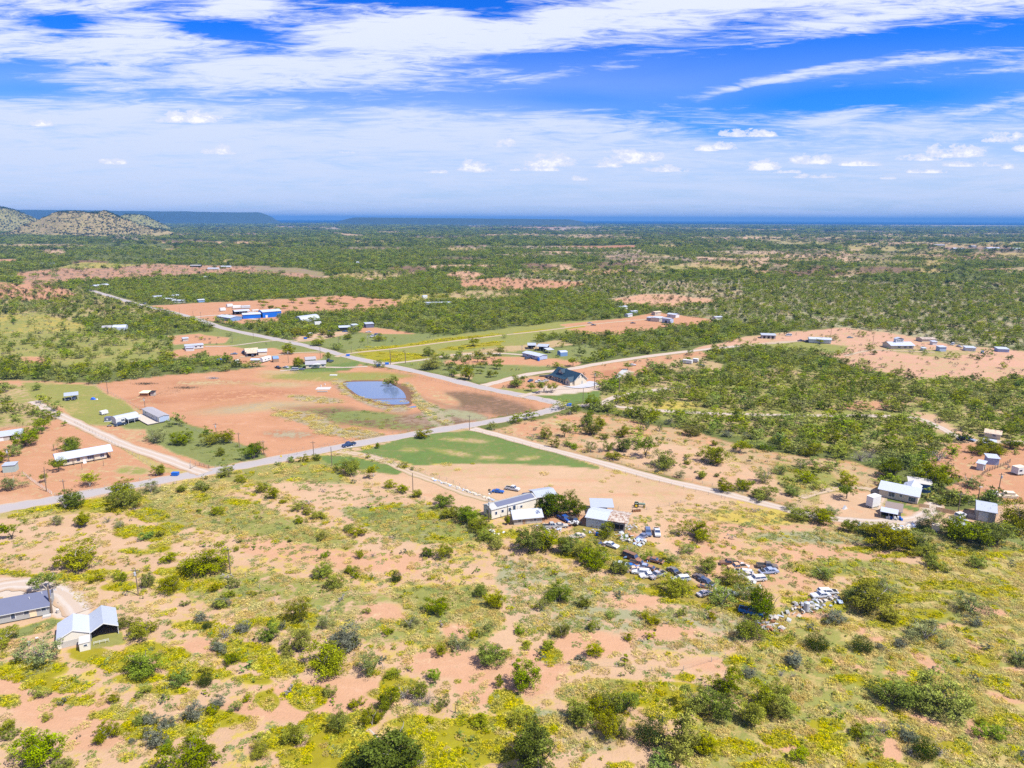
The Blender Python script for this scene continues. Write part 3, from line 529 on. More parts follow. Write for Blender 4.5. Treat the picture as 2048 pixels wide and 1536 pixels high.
# ---- roads as thin sheets that follow their line over the ground
def smooth(pts, k=6):
    P = [Vector(p) for p in pts]; out = []
    for i in range(len(P)-1):
        p0 = P[max(i-1, 0)]; p1 = P[i]; p2 = P[i+1]; p3 = P[min(i+2, len(P)-1)]
        for j in range(k):
            t = j/k; out.append(0.5*((2*p1)+(p2-p0)*t+(2*p0-5*p1+4*p2-p3)*t*t+(3*p1-p0-3*p2+p3)*t**3))
    out.append(P[-1]); return out
def road_mat(key, rgb, edge, width, ruts=0.0):
    m = bpy.data.materials.new(key); m.use_nodes = True; t = N(m.node_tree); b = t.n['Principled BSDF']
    uvn = t.new('ShaderNodeAttribute', attribute_name='across').outputs['Fac']; pos = t.new('ShaderNodeNewGeometry').outputs['Position']
    n1 = t.noise(pos, .35, 6, .65); n2 = t.noise(pos, .05, 4, .6); n3 = t.noise(pos, 2.5, 3, .6)
    e = t.ss(t.m('ADD', uvn, t.m('MULTIPLY', t.m('SUBTRACT', n1, .5), .5)), .66, .90)
    k = t.m('ADD', .84, t.m('MULTIPLY', t.m('ADD', n1, t.m('ADD', n2, n3)), .11))
    hv = t.new('ShaderNodeHueSaturation'); hv.inputs['Color'].default_value = c4(rgb); t.put(hv.inputs['Value'], k)
    col = t.mix(e, hv.outputs[0], c4(edge))
    if ruts:
        r = t.m('ABSOLUTE', t.m('SUBTRACT', uvn, .42)); col = t.mix(t.ss(r, .05, .22, 0.0, ruts), col, c4(edge))
    t.put(b.inputs['Base Color'], col); b.inputs['Roughness'].default_value = .9; b.inputs['Specular IOR Level'].default_value = .15
    return m
A_ = lambda c, k=2.35: tuple(q/k for q in c)
RPAVE = road_mat('chip_seal', A_(lin(212,203,202)), A_(lin(226,204,184)), 8)
RCAL = road_mat('caliche', A_(lin(240,226,214)), A_(lin(222,190,158)), 5, .45)
RDIRT = road_mat('dirt_track', A_(lin(240,212,190)), A_(lin(208,186,140)), 3, .6)
_rz = [0.02]
def road(name, pts, width, m, k=6, z=None):
    P = smooth([G(*p) for p in pts], k); V_ = []; Fc = []; ac = []
    _rz[0] += 0.006; z = z or _rz[0]
    for i, p in enumerate(P):
        d = (P[min(i+1, len(P)-1)]-P[max(i-1, 0)]); d.z = 0; d.normalize(); n = Vector((-d.y, d.x, 0))
        wob = width*.5*(1+.10*math.sin(i*1.7)+.07*math.sin(i*.61+2))
        for s_ in (-1, -.5, 0, .5, 1):
            q = p+n*(wob*s_); V_.append((q.x, q.y, z)); ac.append(abs(s_))
    for i in range(len(P)-1):
        for j in range(4): a = i*5+j; Fc.append((a, a+5, a+6, a+1))
    me = bpy.data.meshes.new(name); me.from_pydata(V_, [], Fc); me.materials.append(m)
    at = me.attributes.new('across', 'FLOAT', 'POINT'); at.data.foreach_set('value', ac)
    if me.polygons and me.polygons[0].normal.z < 0: me.flip_normals()
    tag(put(name, me), kind='structure'); return P
road('paved_road', [(-160,1052),(0,1018),(105,1000),(260,972),(420,943),(520,925),(700,890),(830,868),(940,850),(1050,832),(1096,822),(1122,814),(1120,808),(1092,801),(1040,790),(960,774),(850,747),(700,714),(640,698),(560,680),(450,657),(390,637),(330,621),(270,607),(190,583),(150,573)], 8.6, RPAVE, 8)
road('dirt_road', [(944,857),(1000,871),(1080,893),(1200,925),(1320,958),(1440,985),(1560,1015),(1650,1035),(1760,1044),(1830,1038),(1862,1020),(1870,1006)], 6.2, RCAL)
road('dirt_road', [(968,771),(1000,763),(1060,748),(1140,738),(1200,727),(1300,712),(1400,700),(1500,690),(1600,682)], 7.5, RCAL)
road('dirt_track', [(672,714),(705,706),(800,696),(900,683),(1000,671),(1090,661),(1200,647),(1300,638)], 4.2, RDIRT)
road('dirt_track', [(775,728),(850,719),(890,712),(930,708),(1000,707),(1050,710)], 4.5, RCAL)
road('dirt_road', [(1118,812),(1150,812),(1200,806),(1236,792),(1290,783),(1330,778),(1390,772)], 5.2, RCAL)
road('dirt_road', [(1205,808),(1240,814),(1330,822),(1450,828),(1600,831),(1750,832),(1830,836),(1880,855),(1940,880),(2080,885)], 5.2, RCAL)
road('dirt_track', [(676,903),(720,909),(770,922),(820,944),(870,962),(930,985),(985,1002),(1005,1015)], 5.0, RDIRT)
road('dirt_track', [(68,802),(100,822),(150,845),(200,868),(250,890),(330,917),(385,938),(410,946)], 6.5, RCAL)
road('dirt_track', [(1040,793),(1070,786),(1110,778),(1150,776),(1200,770)], 5, RCAL)
road('dirt_track', [(735,733),(690,735),(640,735),(560,742)], 3.6, RCAL)
road('dirt_track', [(374,637),(410,632),(450,631),(520,640)], 6, RCAL)
road('dirt_track', [(588,684),(620,678),(650,672),(700,666)], 4, RDIRT)
road('dirt_track', [(410,693),(460,692),(540,682),(590,682)], 3, RCAL)
road('dirt_track', [(480,714),(540,712),(590,706),(640,704)], 3.5, RDIRT)
road('dirt_track', [(1480,692),(1560,684),(1600,683)], 6, RDIRT)
road('dirt_track', [(1690,712),(1740,701),(1800,702),(1870,705)], 4, RDIRT)
road('dirt_track', [(1600,995),(1660,980),(1720,975),(1760,990),(1750,1020)], 4, RDIRT)
road('dirt_track', [(-60,1190),(20,1170),(80,1172),(130,1190),(160,1225)], 7, RCAL)

# ---- stock pond
def sheet(name, pts, m, z, k=4, close=True):
    P = smooth([G(*p) for p in pts+[pts[0]]], k)[:-1]
    me = bpy.data.meshes.new(name); me.from_pydata([(p.x, p.y, z) for p in P], [], [tuple(range(len(P)))]); me.materials.append(m)
    if me.polygons[0].normal.z < 0: me.flip_normals()
    return tag(put(name, me), kind='structure')
wm = bpy.data.materials.new('pond_water'); wm.use_nodes = True; t = N(wm.node_tree); b = t.n['Principled BSDF']
b.inputs['Base Color'].default_value = (.10, .14, .24, 1); b.inputs['Roughness'].default_value = .12; b.inputs['Specular IOR Level'].default_value = .9; b.inputs['IOR'].default_value = 1.45
bp = t.new('ShaderNodeBump'); bp.inputs['Strength'].default_value = .25; bp.inputs['Distance'].default_value = .06
t.put(bp.inputs['Height'], t.noise(t.new('ShaderNodeNewGeometry').outputs['Position'], 1.4, 4, .6)); t.put(b.inputs['Normal'], bp.outputs[0])
mud = mat('pond_mud', A_(lin(150,112,84)), .9, 0, .2, .15)
sheet('pond_bank', [(680,766),(698,761),(740,761),(772,762),(796,772),(816,792),(824,808),(806,813),(770,812),(742,804),(720,799),(700,785)], mud, .012)
sheet('pond_water', [(685,767),(700,764),(740,763),(770,764),(792,773),(806,783),(812,795),(806,797),(760,797.5),(735,797.5),(716,790),(700,779)], wm, .05)
sheet('pond_water', [(741,799.5),(770,799),(808,798.5),(819,806),(806,808.5),(785,809),(768,807),(752,803)], wm, .05)
sheet('pond_water', [(815,814.5),(828,812),(834,814),(824,815.5)], wm, .05)
sheet('pond_water', [(1868,1052),(1869,1051.5),(1869.5,1052),(1868.5,1052.3)], wm, .05) if False else None
# ---------------------------------------------------------------- vegetation
def leaf_mat(key, rgb, hue=.02, val=.3, trans=.22, tip=None):
    m = bpy.data.materials.new(key); m.use_nodes = True; t = N(m.node_tree); t.n.remove(t.n['Principled BSDF'])
    rnd = t.new('ShaderNodeObjectInfo').outputs['Random']; tone = t.new('ShaderNodeAttribute', attribute_name='tone').outputs['Fac']
    hv = t.new('ShaderNodeHueSaturation')
    base = c4(rgb) if tip is None else t.mix(t.ss(tone, .35, .6), c4(rgb), c4(tip))
    t.put(hv.inputs['Color'], base)
    r2 = t.m('FRACT', t.m('MULTIPLY', rnd, 7.31)); r3 = t.m('FRACT', t.m('MULTIPLY', rnd, 13.7))
    t.put(hv.inputs['Hue'], t.m('ADD', .5-hue, t.m('MULTIPLY', r2, 2*hue)))
    t.put(hv.inputs['Saturation'], t.m('ADD', .82, t.m('MULTIPLY', r3, .3)))
    t.put(hv.inputs['Value'], t.m('MULTIPLY', t.m('ADD', 1-val*.5, t.m('MULTIPLY', rnd, val)), t.m('ADD', .46, t.m('MULTIPLY', tone, 1.05))))  # wide tone range puts lit and shaded contrast into the leaf colour
    d = t.new('ShaderNodeBsdfDiffuse'); tr = t.new('ShaderNodeBsdfTranslucent'); mx = t.new('ShaderNodeMixShader'); mx.inputs[0].default_value = trans
    t.put(d.inputs[0], hv.outputs[0]); t.put(tr.inputs[0], hv.outputs[0]); t.l.new(d.outputs[0], mx.inputs[1]); t.l.new(tr.outputs[0], mx.inputs[2])
    t.l.new(mx.outputs[0], t.n['Material Output'].inputs[0]); return m
LM = dict(m=leaf_mat('mesquite_leaves', (.205,.245,.010), .022, .5), y=leaf_mat('yellow_green_leaves', (.270,.285,.008), .015, .3), o=leaf_mat('oak_leaves', (.105,.140,.008), .012, .3, .2),
          j=leaf_mat('juniper_leaves', (.034,.056,.006), .012, .35, .1), s=leaf_mat('sage_leaves', (.155,.170,.115), .02, .3), d=leaf_mat('bare_twigs', (.260,.235,.220), .02, .3, 0),
          g=leaf_mat('shrub_leaves', (.190,.245,.024), .03, .4), p=leaf_mat('pale_mesquite_leaves', (.25,.28,.075), .02, .3),
          st=leaf_mat('straw_grass', (.52,.42,.13), .02, .35, .35), yl=leaf_mat('yellow_weed', (.24,.26,.006), .012, .35, .25, (.52,.45,.004)),
          gg=leaf_mat('grey_green_forbs', (.25,.28,.08), .03, .4), fy=leaf_mat('pale_dry_brush', (.42,.38,.26), .02, .3))
LM['ms'] = leaf_mat('scrub_leaves', (.255,.300,.030), .022, .45)
LM['my'] = leaf_mat('olive_mesquite_leaves', (.250,.262,.007), .015, .4)
BARK = mat('mesquite_bark', (.12,.10,.085), .9, 0, .25, 3); BARKP = mat('pale_bark', (.34,.31,.27), .9, 0, .2, 3)
RG = np.random.default_rng(7)
def leaves_mesh(name, C, S, tone, m, up=0.0, asp=1.0, rg=None):
    """many small leaf faces (triangles) at points C of size S"""
    rg = rg or RG; n = len(C); a = rg.normal(size=(n, 3)); a[:, 2] += up; a /= np.linalg.norm(a, axis=1)[:, None]
    b = rg.normal(size=(n, 3)); b -= (b*a).sum(1)[:, None]*a; b /= np.linalg.norm(b, axis=1)[:, None]
    S = S[:, None]; v = np.empty((n, 3, 3)); v[:, 0] = C-b*S*.5/asp-a*S*.3; v[:, 1] = C+b*S*.5/asp-a*S*.3; v[:, 2] = C+a*S*.6
    me = bpy.data.meshes.new(name); me.vertices.add(n*3); me.vertices.foreach_set('co', v.astype(np.float32).ravel())
    me.loops.add(n*3); me.loops.foreach_set('vertex_index', np.arange(n*3, dtype=np.int32)); me.polygons.add(n)
    me.polygons.foreach_set('loop_start', np.arange(n, dtype=np.int32)*3); me.polygons.foreach_set('loop_total', np.full(n, 3, np.int32)); me.update(calc_edges=True)
    at = me.attributes.new('tone', 'FLOAT', 'POINT'); at.data.foreach_set('value', np.repeat(tone, 3).astype(np.float32)); me.materials.append(m); return me
def crown(seed, nb, nl, leaf, kind):
    """crown of width 1 and height 1 (scaled on placing)"""
    rg = np.random.default_rng(seed); C = []; T = []; S = []
    if kind == 'j':
        for i in range(nb):                      # upright sprays
            a = rg.uniform(0, 6.283); r = .42*math.sqrt(rg.uniform()); top = 1-.55*(r/.42)**2*rg.uniform(.6, 1.2)+rg.normal()*.05
            n = nl; z = rg.uniform(0.03, 1, n)*top; sp_ = .075*(1-.6*z/top)
            C.append(np.stack([r*math.cos(a)*(.7+.3*np.minimum(1, z*2))+rg.normal(size=n)*sp_, r*math.sin(a)*(.7+.3*np.minimum(1, z*2))+rg.normal(size=n)*sp_, z], 1)); T.append(np.full(n, rg.uniform())*.6+z/top*.4); S.append(rg.uniform(.7, 1.3, n)*leaf)  # spray tops paler, light from above put into the tone
    elif kind == 'd':
        for i in range(nb):
            a = rg.uniform(0, 6.283); e = rg.uniform(.25, 1.2); n = nl; r = np.linspace(.05, rg.uniform(.75, 1), n)
            C.append(np.stack([.5*r*math.cos(a)*math.cos(e)+rg.normal(size=n)*.03, .5*r*math.sin(a)*math.cos(e)+rg.normal(size=n)*.03, r*math.sin(e)*.95+rg.normal(size=n)*.03], 1)); T.append(np.full(n, rg.uniform())); S.append(rg.uniform(.7, 1.3, n)*leaf)
    else:
        low = {'m': .05, 'o': .04, 's': .0, 'g': .0, 'y': .02, 't': .36, 'p': .06}[kind]
        k = int(rg.integers(3, 6)); lob = [(rg.uniform(0, 6.283), rg.uniform(.10, .34), rg.uniform(.5, 1.0)) for _ in range(k+(2 if kind in 'mpt' else 0))]
        for i in range(nb):
            a0, r0, h0 = lob[rg.integers(len(lob))]
            u = rg.normal(size=3); u /= np.linalg.norm(u); rr = (.22 if kind in 'mpt' else .27)*rg.uniform(.4, 1.0)
            c = np.array([r0*math.cos(a0)+u[0]*rr, r0*math.sin(a0)+u[1]*rr, low+(h0-low)*(.55+.45*u[2]*rg.uniform(.6, 1))])
            c[2] = max(c[2], low+.04); n = nl; br = rg.uniform(.05, .105)
            q = rg.normal(size=(n, 3)); q /= np.linalg.norm(q, axis=1)[:, None]; q *= br*rg.uniform(.4, 1, n)[:, None]*np.array([1.15, 1.15, .95])
            if kind in 'mpt': q[:, 2] -= .3*np.hypot(q[:, 0], q[:, 1])
            C.append(c+q); T.append(np.clip(np.full(n, rg.uniform(0, .75))+(q[:, 2]/br)*.25, 0, 1)); S.append(rg.uniform(.6, 1.4, n)*leaf)  # upper leaves of a clump lighter, undersides darker: light painted as tone
    C = np.concatenate(C); C[:, 2] = np.maximum(C[:, 2], .01); C[:, 2] *= 1/max(.2, np.percentile(C[:, 2], 99.3))
    w_ = np.percentile(abs(C[:, :2]), 98); C[:, :2] *= .5/w_
    return leaves_mesh(kind+'_crown', C, np.concatenate(S), np.concatenate(T), None, up=(.9 if kind == 'j' else .2), asp=(1.8 if kind in 'jd' else 1.1), rg=rg)
def trunk_mesh(seed, kind):
    rg = random.Random(seed); m = MB(); n = {'t': 2, 'm': 4, 'd': 7}.get(kind, 3)
    for i in range(n):
        a = 6.283*i/n+rg.uniform(-.4, .4); p = Vector((rg.uniform(-.02, .02), rg.uniform(-.02, .02), -.03)); r = .026 if kind != 't' else .03
        q = p
        for k in range(3):
            z = [.22, .45, .72][k]; rr = [.05, .15, .27][k]*rg.uniform(.7, 1.2)*(.5 if kind == 't' and k == 0 else 1)
            nx = Vector((rr*math.cos(a), rr*math.sin(a), z+rg.uniform(-.03, .03))); m.tube(q, nx, r, r*.68, 5); q = nx; r *= .68; a += rg.uniform(-.35, .35)
            if k: m.tube(q, q+Vector((rg.uniform(-.12, .12), rg.uniform(-.12, .12), .12)), r*.8, r*.35, 4)
    return m.mesh('trunk', None)
HI = {k: [] for k in 'mopytjsdg'}; TR = {}
SPEC = dict(m=(9, 110, 52, .036), o=(4, 120, 52, .033), p=(4, 80, 42, .034), y=(5, 110, 48, .036), t=(4, 60, 44, .040), j=(5, 150, 34, .045), s=(4, 80, 30, .045), d=(3, 60, 12, .045), g=(5, 80, 32, .046))
for k, (nv, nb, nl, lf) in SPEC.items():
    for i in range(nv): HI[k].append(crown(100+i*7+ord(k), nb, nl, lf, k))
for k in 'mtd': TR[k] = [trunk_mesh(30+i, k) for i in range(4)]
def withmat(me, m):
    c = me.copy(); c.materials.clear(); c.materials.append(m); return c
_HM = {}
def himesh(kind, i, mk):
    i = i % len(HI[kind]); key = (kind, i, mk)
    if key not in _HM: _HM[key] = withmat(HI[kind][i], LM[mk])
    return _HM[key]
_TM = {}
def trmesh(kind, i, pale):
    k = 't' if kind == 't' else ('d' if kind == 'd' else 'm'); key = (k, i % 4, pale)
    if key not in _TM: _TM[key] = withmat(TR[k][i % 4], BARKP if pale else BARK)
    return _TM[key]
# kind code -> (crown shape, leaf material, name, category, colour words, group)
KD = dict(m=('m','m','mesquite_tree','tree','green mesquite','mesquite trees standing singly'), y=('y','y','yellow_green_bush','bush','yellow-green bush','yellow-green bushes'),
          o=('o','o','oak_tree','tree','dark dense tree','dark dense trees'), j=('j','j','juniper_bush','juniper','dark green juniper','dark junipers'),
          s=('s','s','sage_bush','bush','blue-grey bush','grey sage bushes'), d=('d','d','dead_brush','bush','bare lilac-grey bush','bare grey bushes'),
          g=('g','g','green_shrub','shrub','green shrub','low green shrubs'), p=('p','p','pale_mesquite_tree','tree','pale feathery mesquite','pale mesquites'),
          t=('t','m','small_tree','tree','bare-trunked tree','small trees with a clear trunk'), u=('t','y','small_tree','tree','yellowish bare-trunked tree','small trees with a clear trunk'))
TREES = []                                    # (x, y, width, height, kind, seed)
def T(kind, *rows):
    for r in rows:
        px, py, wd = r[0], r[1], r[2]; hp = r[3] if len(r) > 3 else wd*(.62 if kind not in 'jtu' else .72)
        p = G(px, py-.10*wd); k = MPP(px, py); wm_ = wd*k*1.02; dep = math.atan2(CAMH, math.hypot(p.x, p.y))
        hm = max(.35, wm_*(.50 if kind in 'sgd' else .56), (hp*k-wm_*.30*math.sin(dep))/math.cos(dep)*1.05)
        TREES.append([p.x, p.y, wm_, hm, kind, len(TREES), True])
T('m',(8,1291,50),(246,1258,35),(290,1278,60),(471,1328,35),(292,1350,75,28),(215,1481,50),(70,1540,92,66),(10,1471,40),(120,1545,38),(382,1545,100,60),(600,1246,45,44),(538,1281,42,36),(594,1306,50,46),(652,1351,85,58),
  (874,1227,50,28),(995,1216,45,30),(983,1328,60,42),(840,1396,38,36),(777,1423,40,44),(677,1463,42,38),(744,1453,38,36),(600,1491,56,36),(524,1511,42),(1116,1206,55,24),(1164,1217,30,22),(1123,1278,34,30),(1046,1383,58,60),
  (1395,1425,62,46),(1440,1440,66,50),(1450,1388,60,48),(1490,1447,62,46),(1520,1422,60,50),(1550,1432,50,40),(1165,1452,62,44),(1202,1440,56,46),(1228,1422,52,42),(1252,1426,46,42),(1216,1476,46,44),(1238,1480,40,36),
  (1080,1550,96,84),(1748,1226,92,46),(1718,1212,60,40),(1776,1243,42),(1786,1416,86,50),(1868,1424,112,70),(1561,1393,38,28),(645,1158,42,28),(703,1147,26),(961,1191,35),(412,1150,86,50),(162,1139,80,50),(297,1178,28,30),(345,1185,46,20),
  (245,996,50,32),(250,1020,62,42),(892,1118,32,28),(1390,1081,56,28),(1415,1152,45,30),(1504,1284,56,46),(885,1018,42,30),(900,1037,38),(930,1047,52,36),(958,1062,46),(975,1082,40),(1060,1107,62,50),(1100,1102,62,46),(1140,1107,52,36),(1172,1117,50,36),(1192,1138,60,30),
  (1238,1152,44,26),(1215,1078,36,30),(362,893,42,28),(420,893,34,26),(452,889,36,26),(440,913,20,16),(314,954,27,22),(138,906,46,22),(1770,1100,86,50),(1700,1065,36,26),(1640,1047,52,32),(1600,1042,46,28),(1837,1102,62,36),(1735,1072,42),
  (1940,1092,84,50),(1990,1097,80,50),(2034,1068,62,70),(1910,1078,42),(1861,983,74,52),(1626,916,43,26),(1582,994,28,22),(1610,967,42,26),(1209,880,20),(1244,876,29,24),(1241,905,37,28),(1324,941,49,36),(1381,873,36,24),(1434,932,56,38),
  (1451,985,35,25),(1489,983,30,24),(1526,1002,46,28),(702,951,42,32),(958,716,22),(938,763,30,24),(1035,777,32,24),(1174,856,26,25),(1196,862,29,26),(1181,873,35,26),(1089,880,27,24),(1216,904,20,20),(52,897,50,34),(846,878,30,20),(755,897,12,11),
  (860,742,44,26),(858,714,24,18),(598,737,27,20),(581,710,28,22),(1188,820,36,28),(1215,826,30,16),(1310,838,30,16),(1850,1120,40,22))
T('m',(1978,908,42),(1998,914,38),(1955,912,36),(1965,890,24),(2020,900,36))
T('t',(94,1188,58,44),(24,1082,42,34),(86,864,42,26),(118,946,31,28),(128,853,12,10),(1140,832,27,20),(1129,877,26,28),(1291,918,42,44),(1693,1001,38,32),(1088,788,28,24),(1000,713,26,18),(897,742,18,15),(946,695,30,16),(653,727,18,20),(1255,742,18,16),(1235,712,20,16),(1146,735,24,20),
  (1048,765,18),(1062,784,20,18),(1430,702,16,12),(1375,726,16,12),(1345,742,18,14))
T('u',(180,976,40,28),(1104,787,24,20),(90,966,20,20),(747,957,30,26),(1480,908,37,26),(1230,702,12,10),(1640,689,14,10))
T('p',(85,1330,84,44),(652,1258,32,26),(734,1352,50,42),(820,1258,40,24),(917,1303,46,26),(1852,1287,78,48),(1941,1229,66,42),(2036,1327,52,36),(1374,1108,30,18),(25,983,46,30),(312,889,46,28),(1444,1215,70,36),(1490,1205,50,34),(1738,1482,46,26),(1872,1063,60,42),
  (1938,976,46,26),(1181,906,25,22),(1293,862,15,22),(1319,864,14,20),(1529,970,36,32),(1361,957,22,14),(302,988,40,20),(1344,1125,28,18),(1260,1112,36,24),(1028,1040,18,20),(1648,1160,44,24),(114,1053,26,20),(240,1059,25,20),(1085,1221,32,22),(1770,1190,50,24),(978,1040,16,14),(1286,960,20,12),(1600,940,34,20),(1560,950,34,20),(1580,1022,26,14),(1668,1033,34,16))
T('o',(132,1022,58,38),(508,922,50,30),(1112,1036,72,54),(1148,1032,52,42),(1096,1030,40,36),(143,898,25,22),(1782,963,60,36),(1310,1262,6,5),(854,1118,29,21),(1530,1247,74,60),(775,1548,155,80),(812,1534,70,56),(726,1540,60,48),(1045,1542,72,72))
T('y',(575,1311,36,22),(749,1352,26,18),(785,1359,32,18),(881,1313,28,24),(772,1272,24,14),(1054,1297,21,14),(1104,1304,33,18),(1186,1317,36,28),(1290,1239,19,14),(1301,1251,27,20),(1367,1520,92,84),(1421,1522,62,42),(1551,1434,66,44),(668,1180,37,30),(375,1140,32,22),(338,1127,31,22),
  (161,1061,46,30),(596,1048,22,16),(435,1032,26,18),(719,1116,18,16),(783,775,29,24),(1014,1052,15,18),(990,1097,36,24),(1465,1172,52,30),(1351,1186,62,34),(1228,922,31,18),(1399,961,27,16),(637,693,29,18),(1692,977,36,30),(785,976,26,14),(805,987,30,14),(828,997,28,14),(1575,1190,8,8),
  (453,954,34,22),(488,966,26,16),(523,986,30,22),(543,998,30,24),(568,1007,16),(599,1022,28,18),(620,1031,25,18),(633,1039,26,18),(647,1038,18),(702,1065,27,18),(718,1074,32,20),(646,1083,24,18),(1040,1450,50,20))
T('j',(415,1258,18,14),(410,1372,28,22),(1301,1486,60,46),(1633,1300,42,30),(1723,1304,39,30),(1848,1518,43,40),(538,1283,16,12),(579,1085,8),(1845,1062,24,26),(1010,900,1,1),(793,1164,19,20),(1200,930,1,1))
T('s',(405,1246,27,20),(487,1262,35,22),(441,1308,38,22),(302,1447,31,24),(385,1444,43,38),(435,1423,36,26),(310,1493,52,42),(335,1460,36,24),(266,1487,16),(684,1294,80,24),(1161,1322,20),(1494,1353,31,18),(1664,1249,46,16),(1596,1337,46,30),(1946,1254,29,20),(1803,1298,26,18),(1761,1299,20),
  (1806,1480,46,24),(445,1215,33,20),(1334,850,20,12),(1312,946,10),(1250,913,9,5),(1265,948,9,5),(1372,922,10,6),(1455,875,24,12),(1490,878,20,10),(1392,946,8),(563,1260,17,16),(1880,950,20,10))
T('d',(450,1280,42,28),(808,1400,36,26),(834,1415,37,20),(856,1410,27,24),(840,1533,42,28),(216,1046,22,14),(1768,1468,30,20),(1878,1514,32,24),(1821,1512,26,20),(1563,1353,20,14),(1586,1356,17,12),(1720,925,38,18),(1740,918,34,16),(1875,925,40,22),(1980,1042,46,34),(1199,906,18,12),(1180,1035,28,20),(746,1114,14))
T('g',(369,1213,19),(447,1214,34,20),(430,1290,19),(415,1350,27,20),(362,1368,46,18),(81,1396,32,22),(236,1403,29,18),(287,1393,30,18),(95,1440,23,12),(285,1447,31,20),(302,1447,22),(434,1428,31,20),(471,1425,24,20),(496,1402,22),(24,1479,29,20),(335,1502,30),(717,1295,31,20),(733,1228,18),(947,1279,26),(962,1274,20,14),(978,1259,23),
  (1002,1379,23,24),(867,1364,31,24),(714,1418,33,20),(662,1395,29,22),(887,1418,29,26),(962,1463,46,24),(1219,1238,22),(1189,1263,27,22),(1039,1270,23),(1365,1233,21,18),(1254,1285,23),(1319,1542,62,30),(1656,1250,22),(1716,1478,36,24),(1981,1479,52,24),(1958,1453,23),(1598,1520,42,24),(409,984,22),(650,1117,21),(712,1157,21),(423,1184,29),(469,1178,23,22),
  (507,1194,17),(456,1197,25),(473,1103,15),(360,985,26,16),(406,982,32,18),(193,1166,31,16),(242,1164,27,20),(292,1082,30,18),(322,1073,23),(583,926,18),(607,925,23),(633,922,21,14),(555,931,12),(810,936,12),(825,941,11),(1109,896,22,20),(1133,893,19),(1143,896,16),(1430,892,17,12),(75,872,24,16),(5,927,32,28),(32,914,30,24),(675,942,22),(1430,1240,26),(1640,1150,26,14),(1880,1010,20),(1955,1135,40,20),(1868,1140,44,26))
TREES = [q for q in TREES if q[2] > .5]

# woods by density: candidates on jittered grids that grow coarser with distance
def scatter(d0, d1, s, seed, keep, az=41):
    t = math.tan(math.radians(az)); rg = np.random.default_rng(seed)
    xs = np.arange(-d1*t, d1*t, s); ys_ = np.arange(d0*.75, d1, s)
    X, Y = np.meshgrid(xs, ys_); X = X.ravel(); Y = Y.ravel(); m = (abs(X) < (Y+40)*t)
    X = X[m]+rg.uniform(-.5, .5, m.sum())*s; Y = Y[m]+rg.uniform(-.5, .5, m.sum())*s; D = np.hypot(X, Y); m = (D >= d0) & (D < d1); X = X[m]; Y = Y[m]
    if not len(X): return X, Y, {}, rg
    px, py, _, _, o = cover(X, Y, False); m = (px > -160) & (px < 2208) & (py < 1640); return X[m], Y[m], {k: v[m] for k, v in o.items()}, rg
class Bag:
    def __init__(s): s.x = []; s.y = []; s.z = []; s.w = []; s.h = []; s.i = []
    def add(s, x, y, w_, h, i, z=None):
        s.x.append(x); s.y.append(y); s.w.append(w_); s.h.append(h); s.i.append(i); s.z.append(np.zeros(len(x)) if z is None else z)
    def cat(s): return [np.concatenate(q) if len(q) else np.zeros(0) for q in (s.x, s.y, s.z, s.w, s.h, s.i)]
BW, BJ, BS, BG = Bag(), Bag(), Bag(), Bag()
OPEN = []                                     # no wild plants on roads, yards, buildings: filled from roads and lots
def clear_mask(x, y):
    ok = np.ones(len(x), bool)
    for (ax, ay, bx, by, r) in OPEN:
        ex, ey = bx-ax, by-ay; q = (x > min(ax, bx)-r) & (x < max(ax, bx)+r) & (y > min(ay, by)-r) & (y < max(ay, by)+r) & ok
        if not q.any(): continue
        X = x[q]; Y = y[q]; t = np.clip(((X-ax)*ex+(Y-ay)*ey)/(ex*ex+ey*ey+1e-9), 0, 1); ok[q] &= np.hypot(X-ax-t*ex, Y-ay-t*ey) > r
    return ok
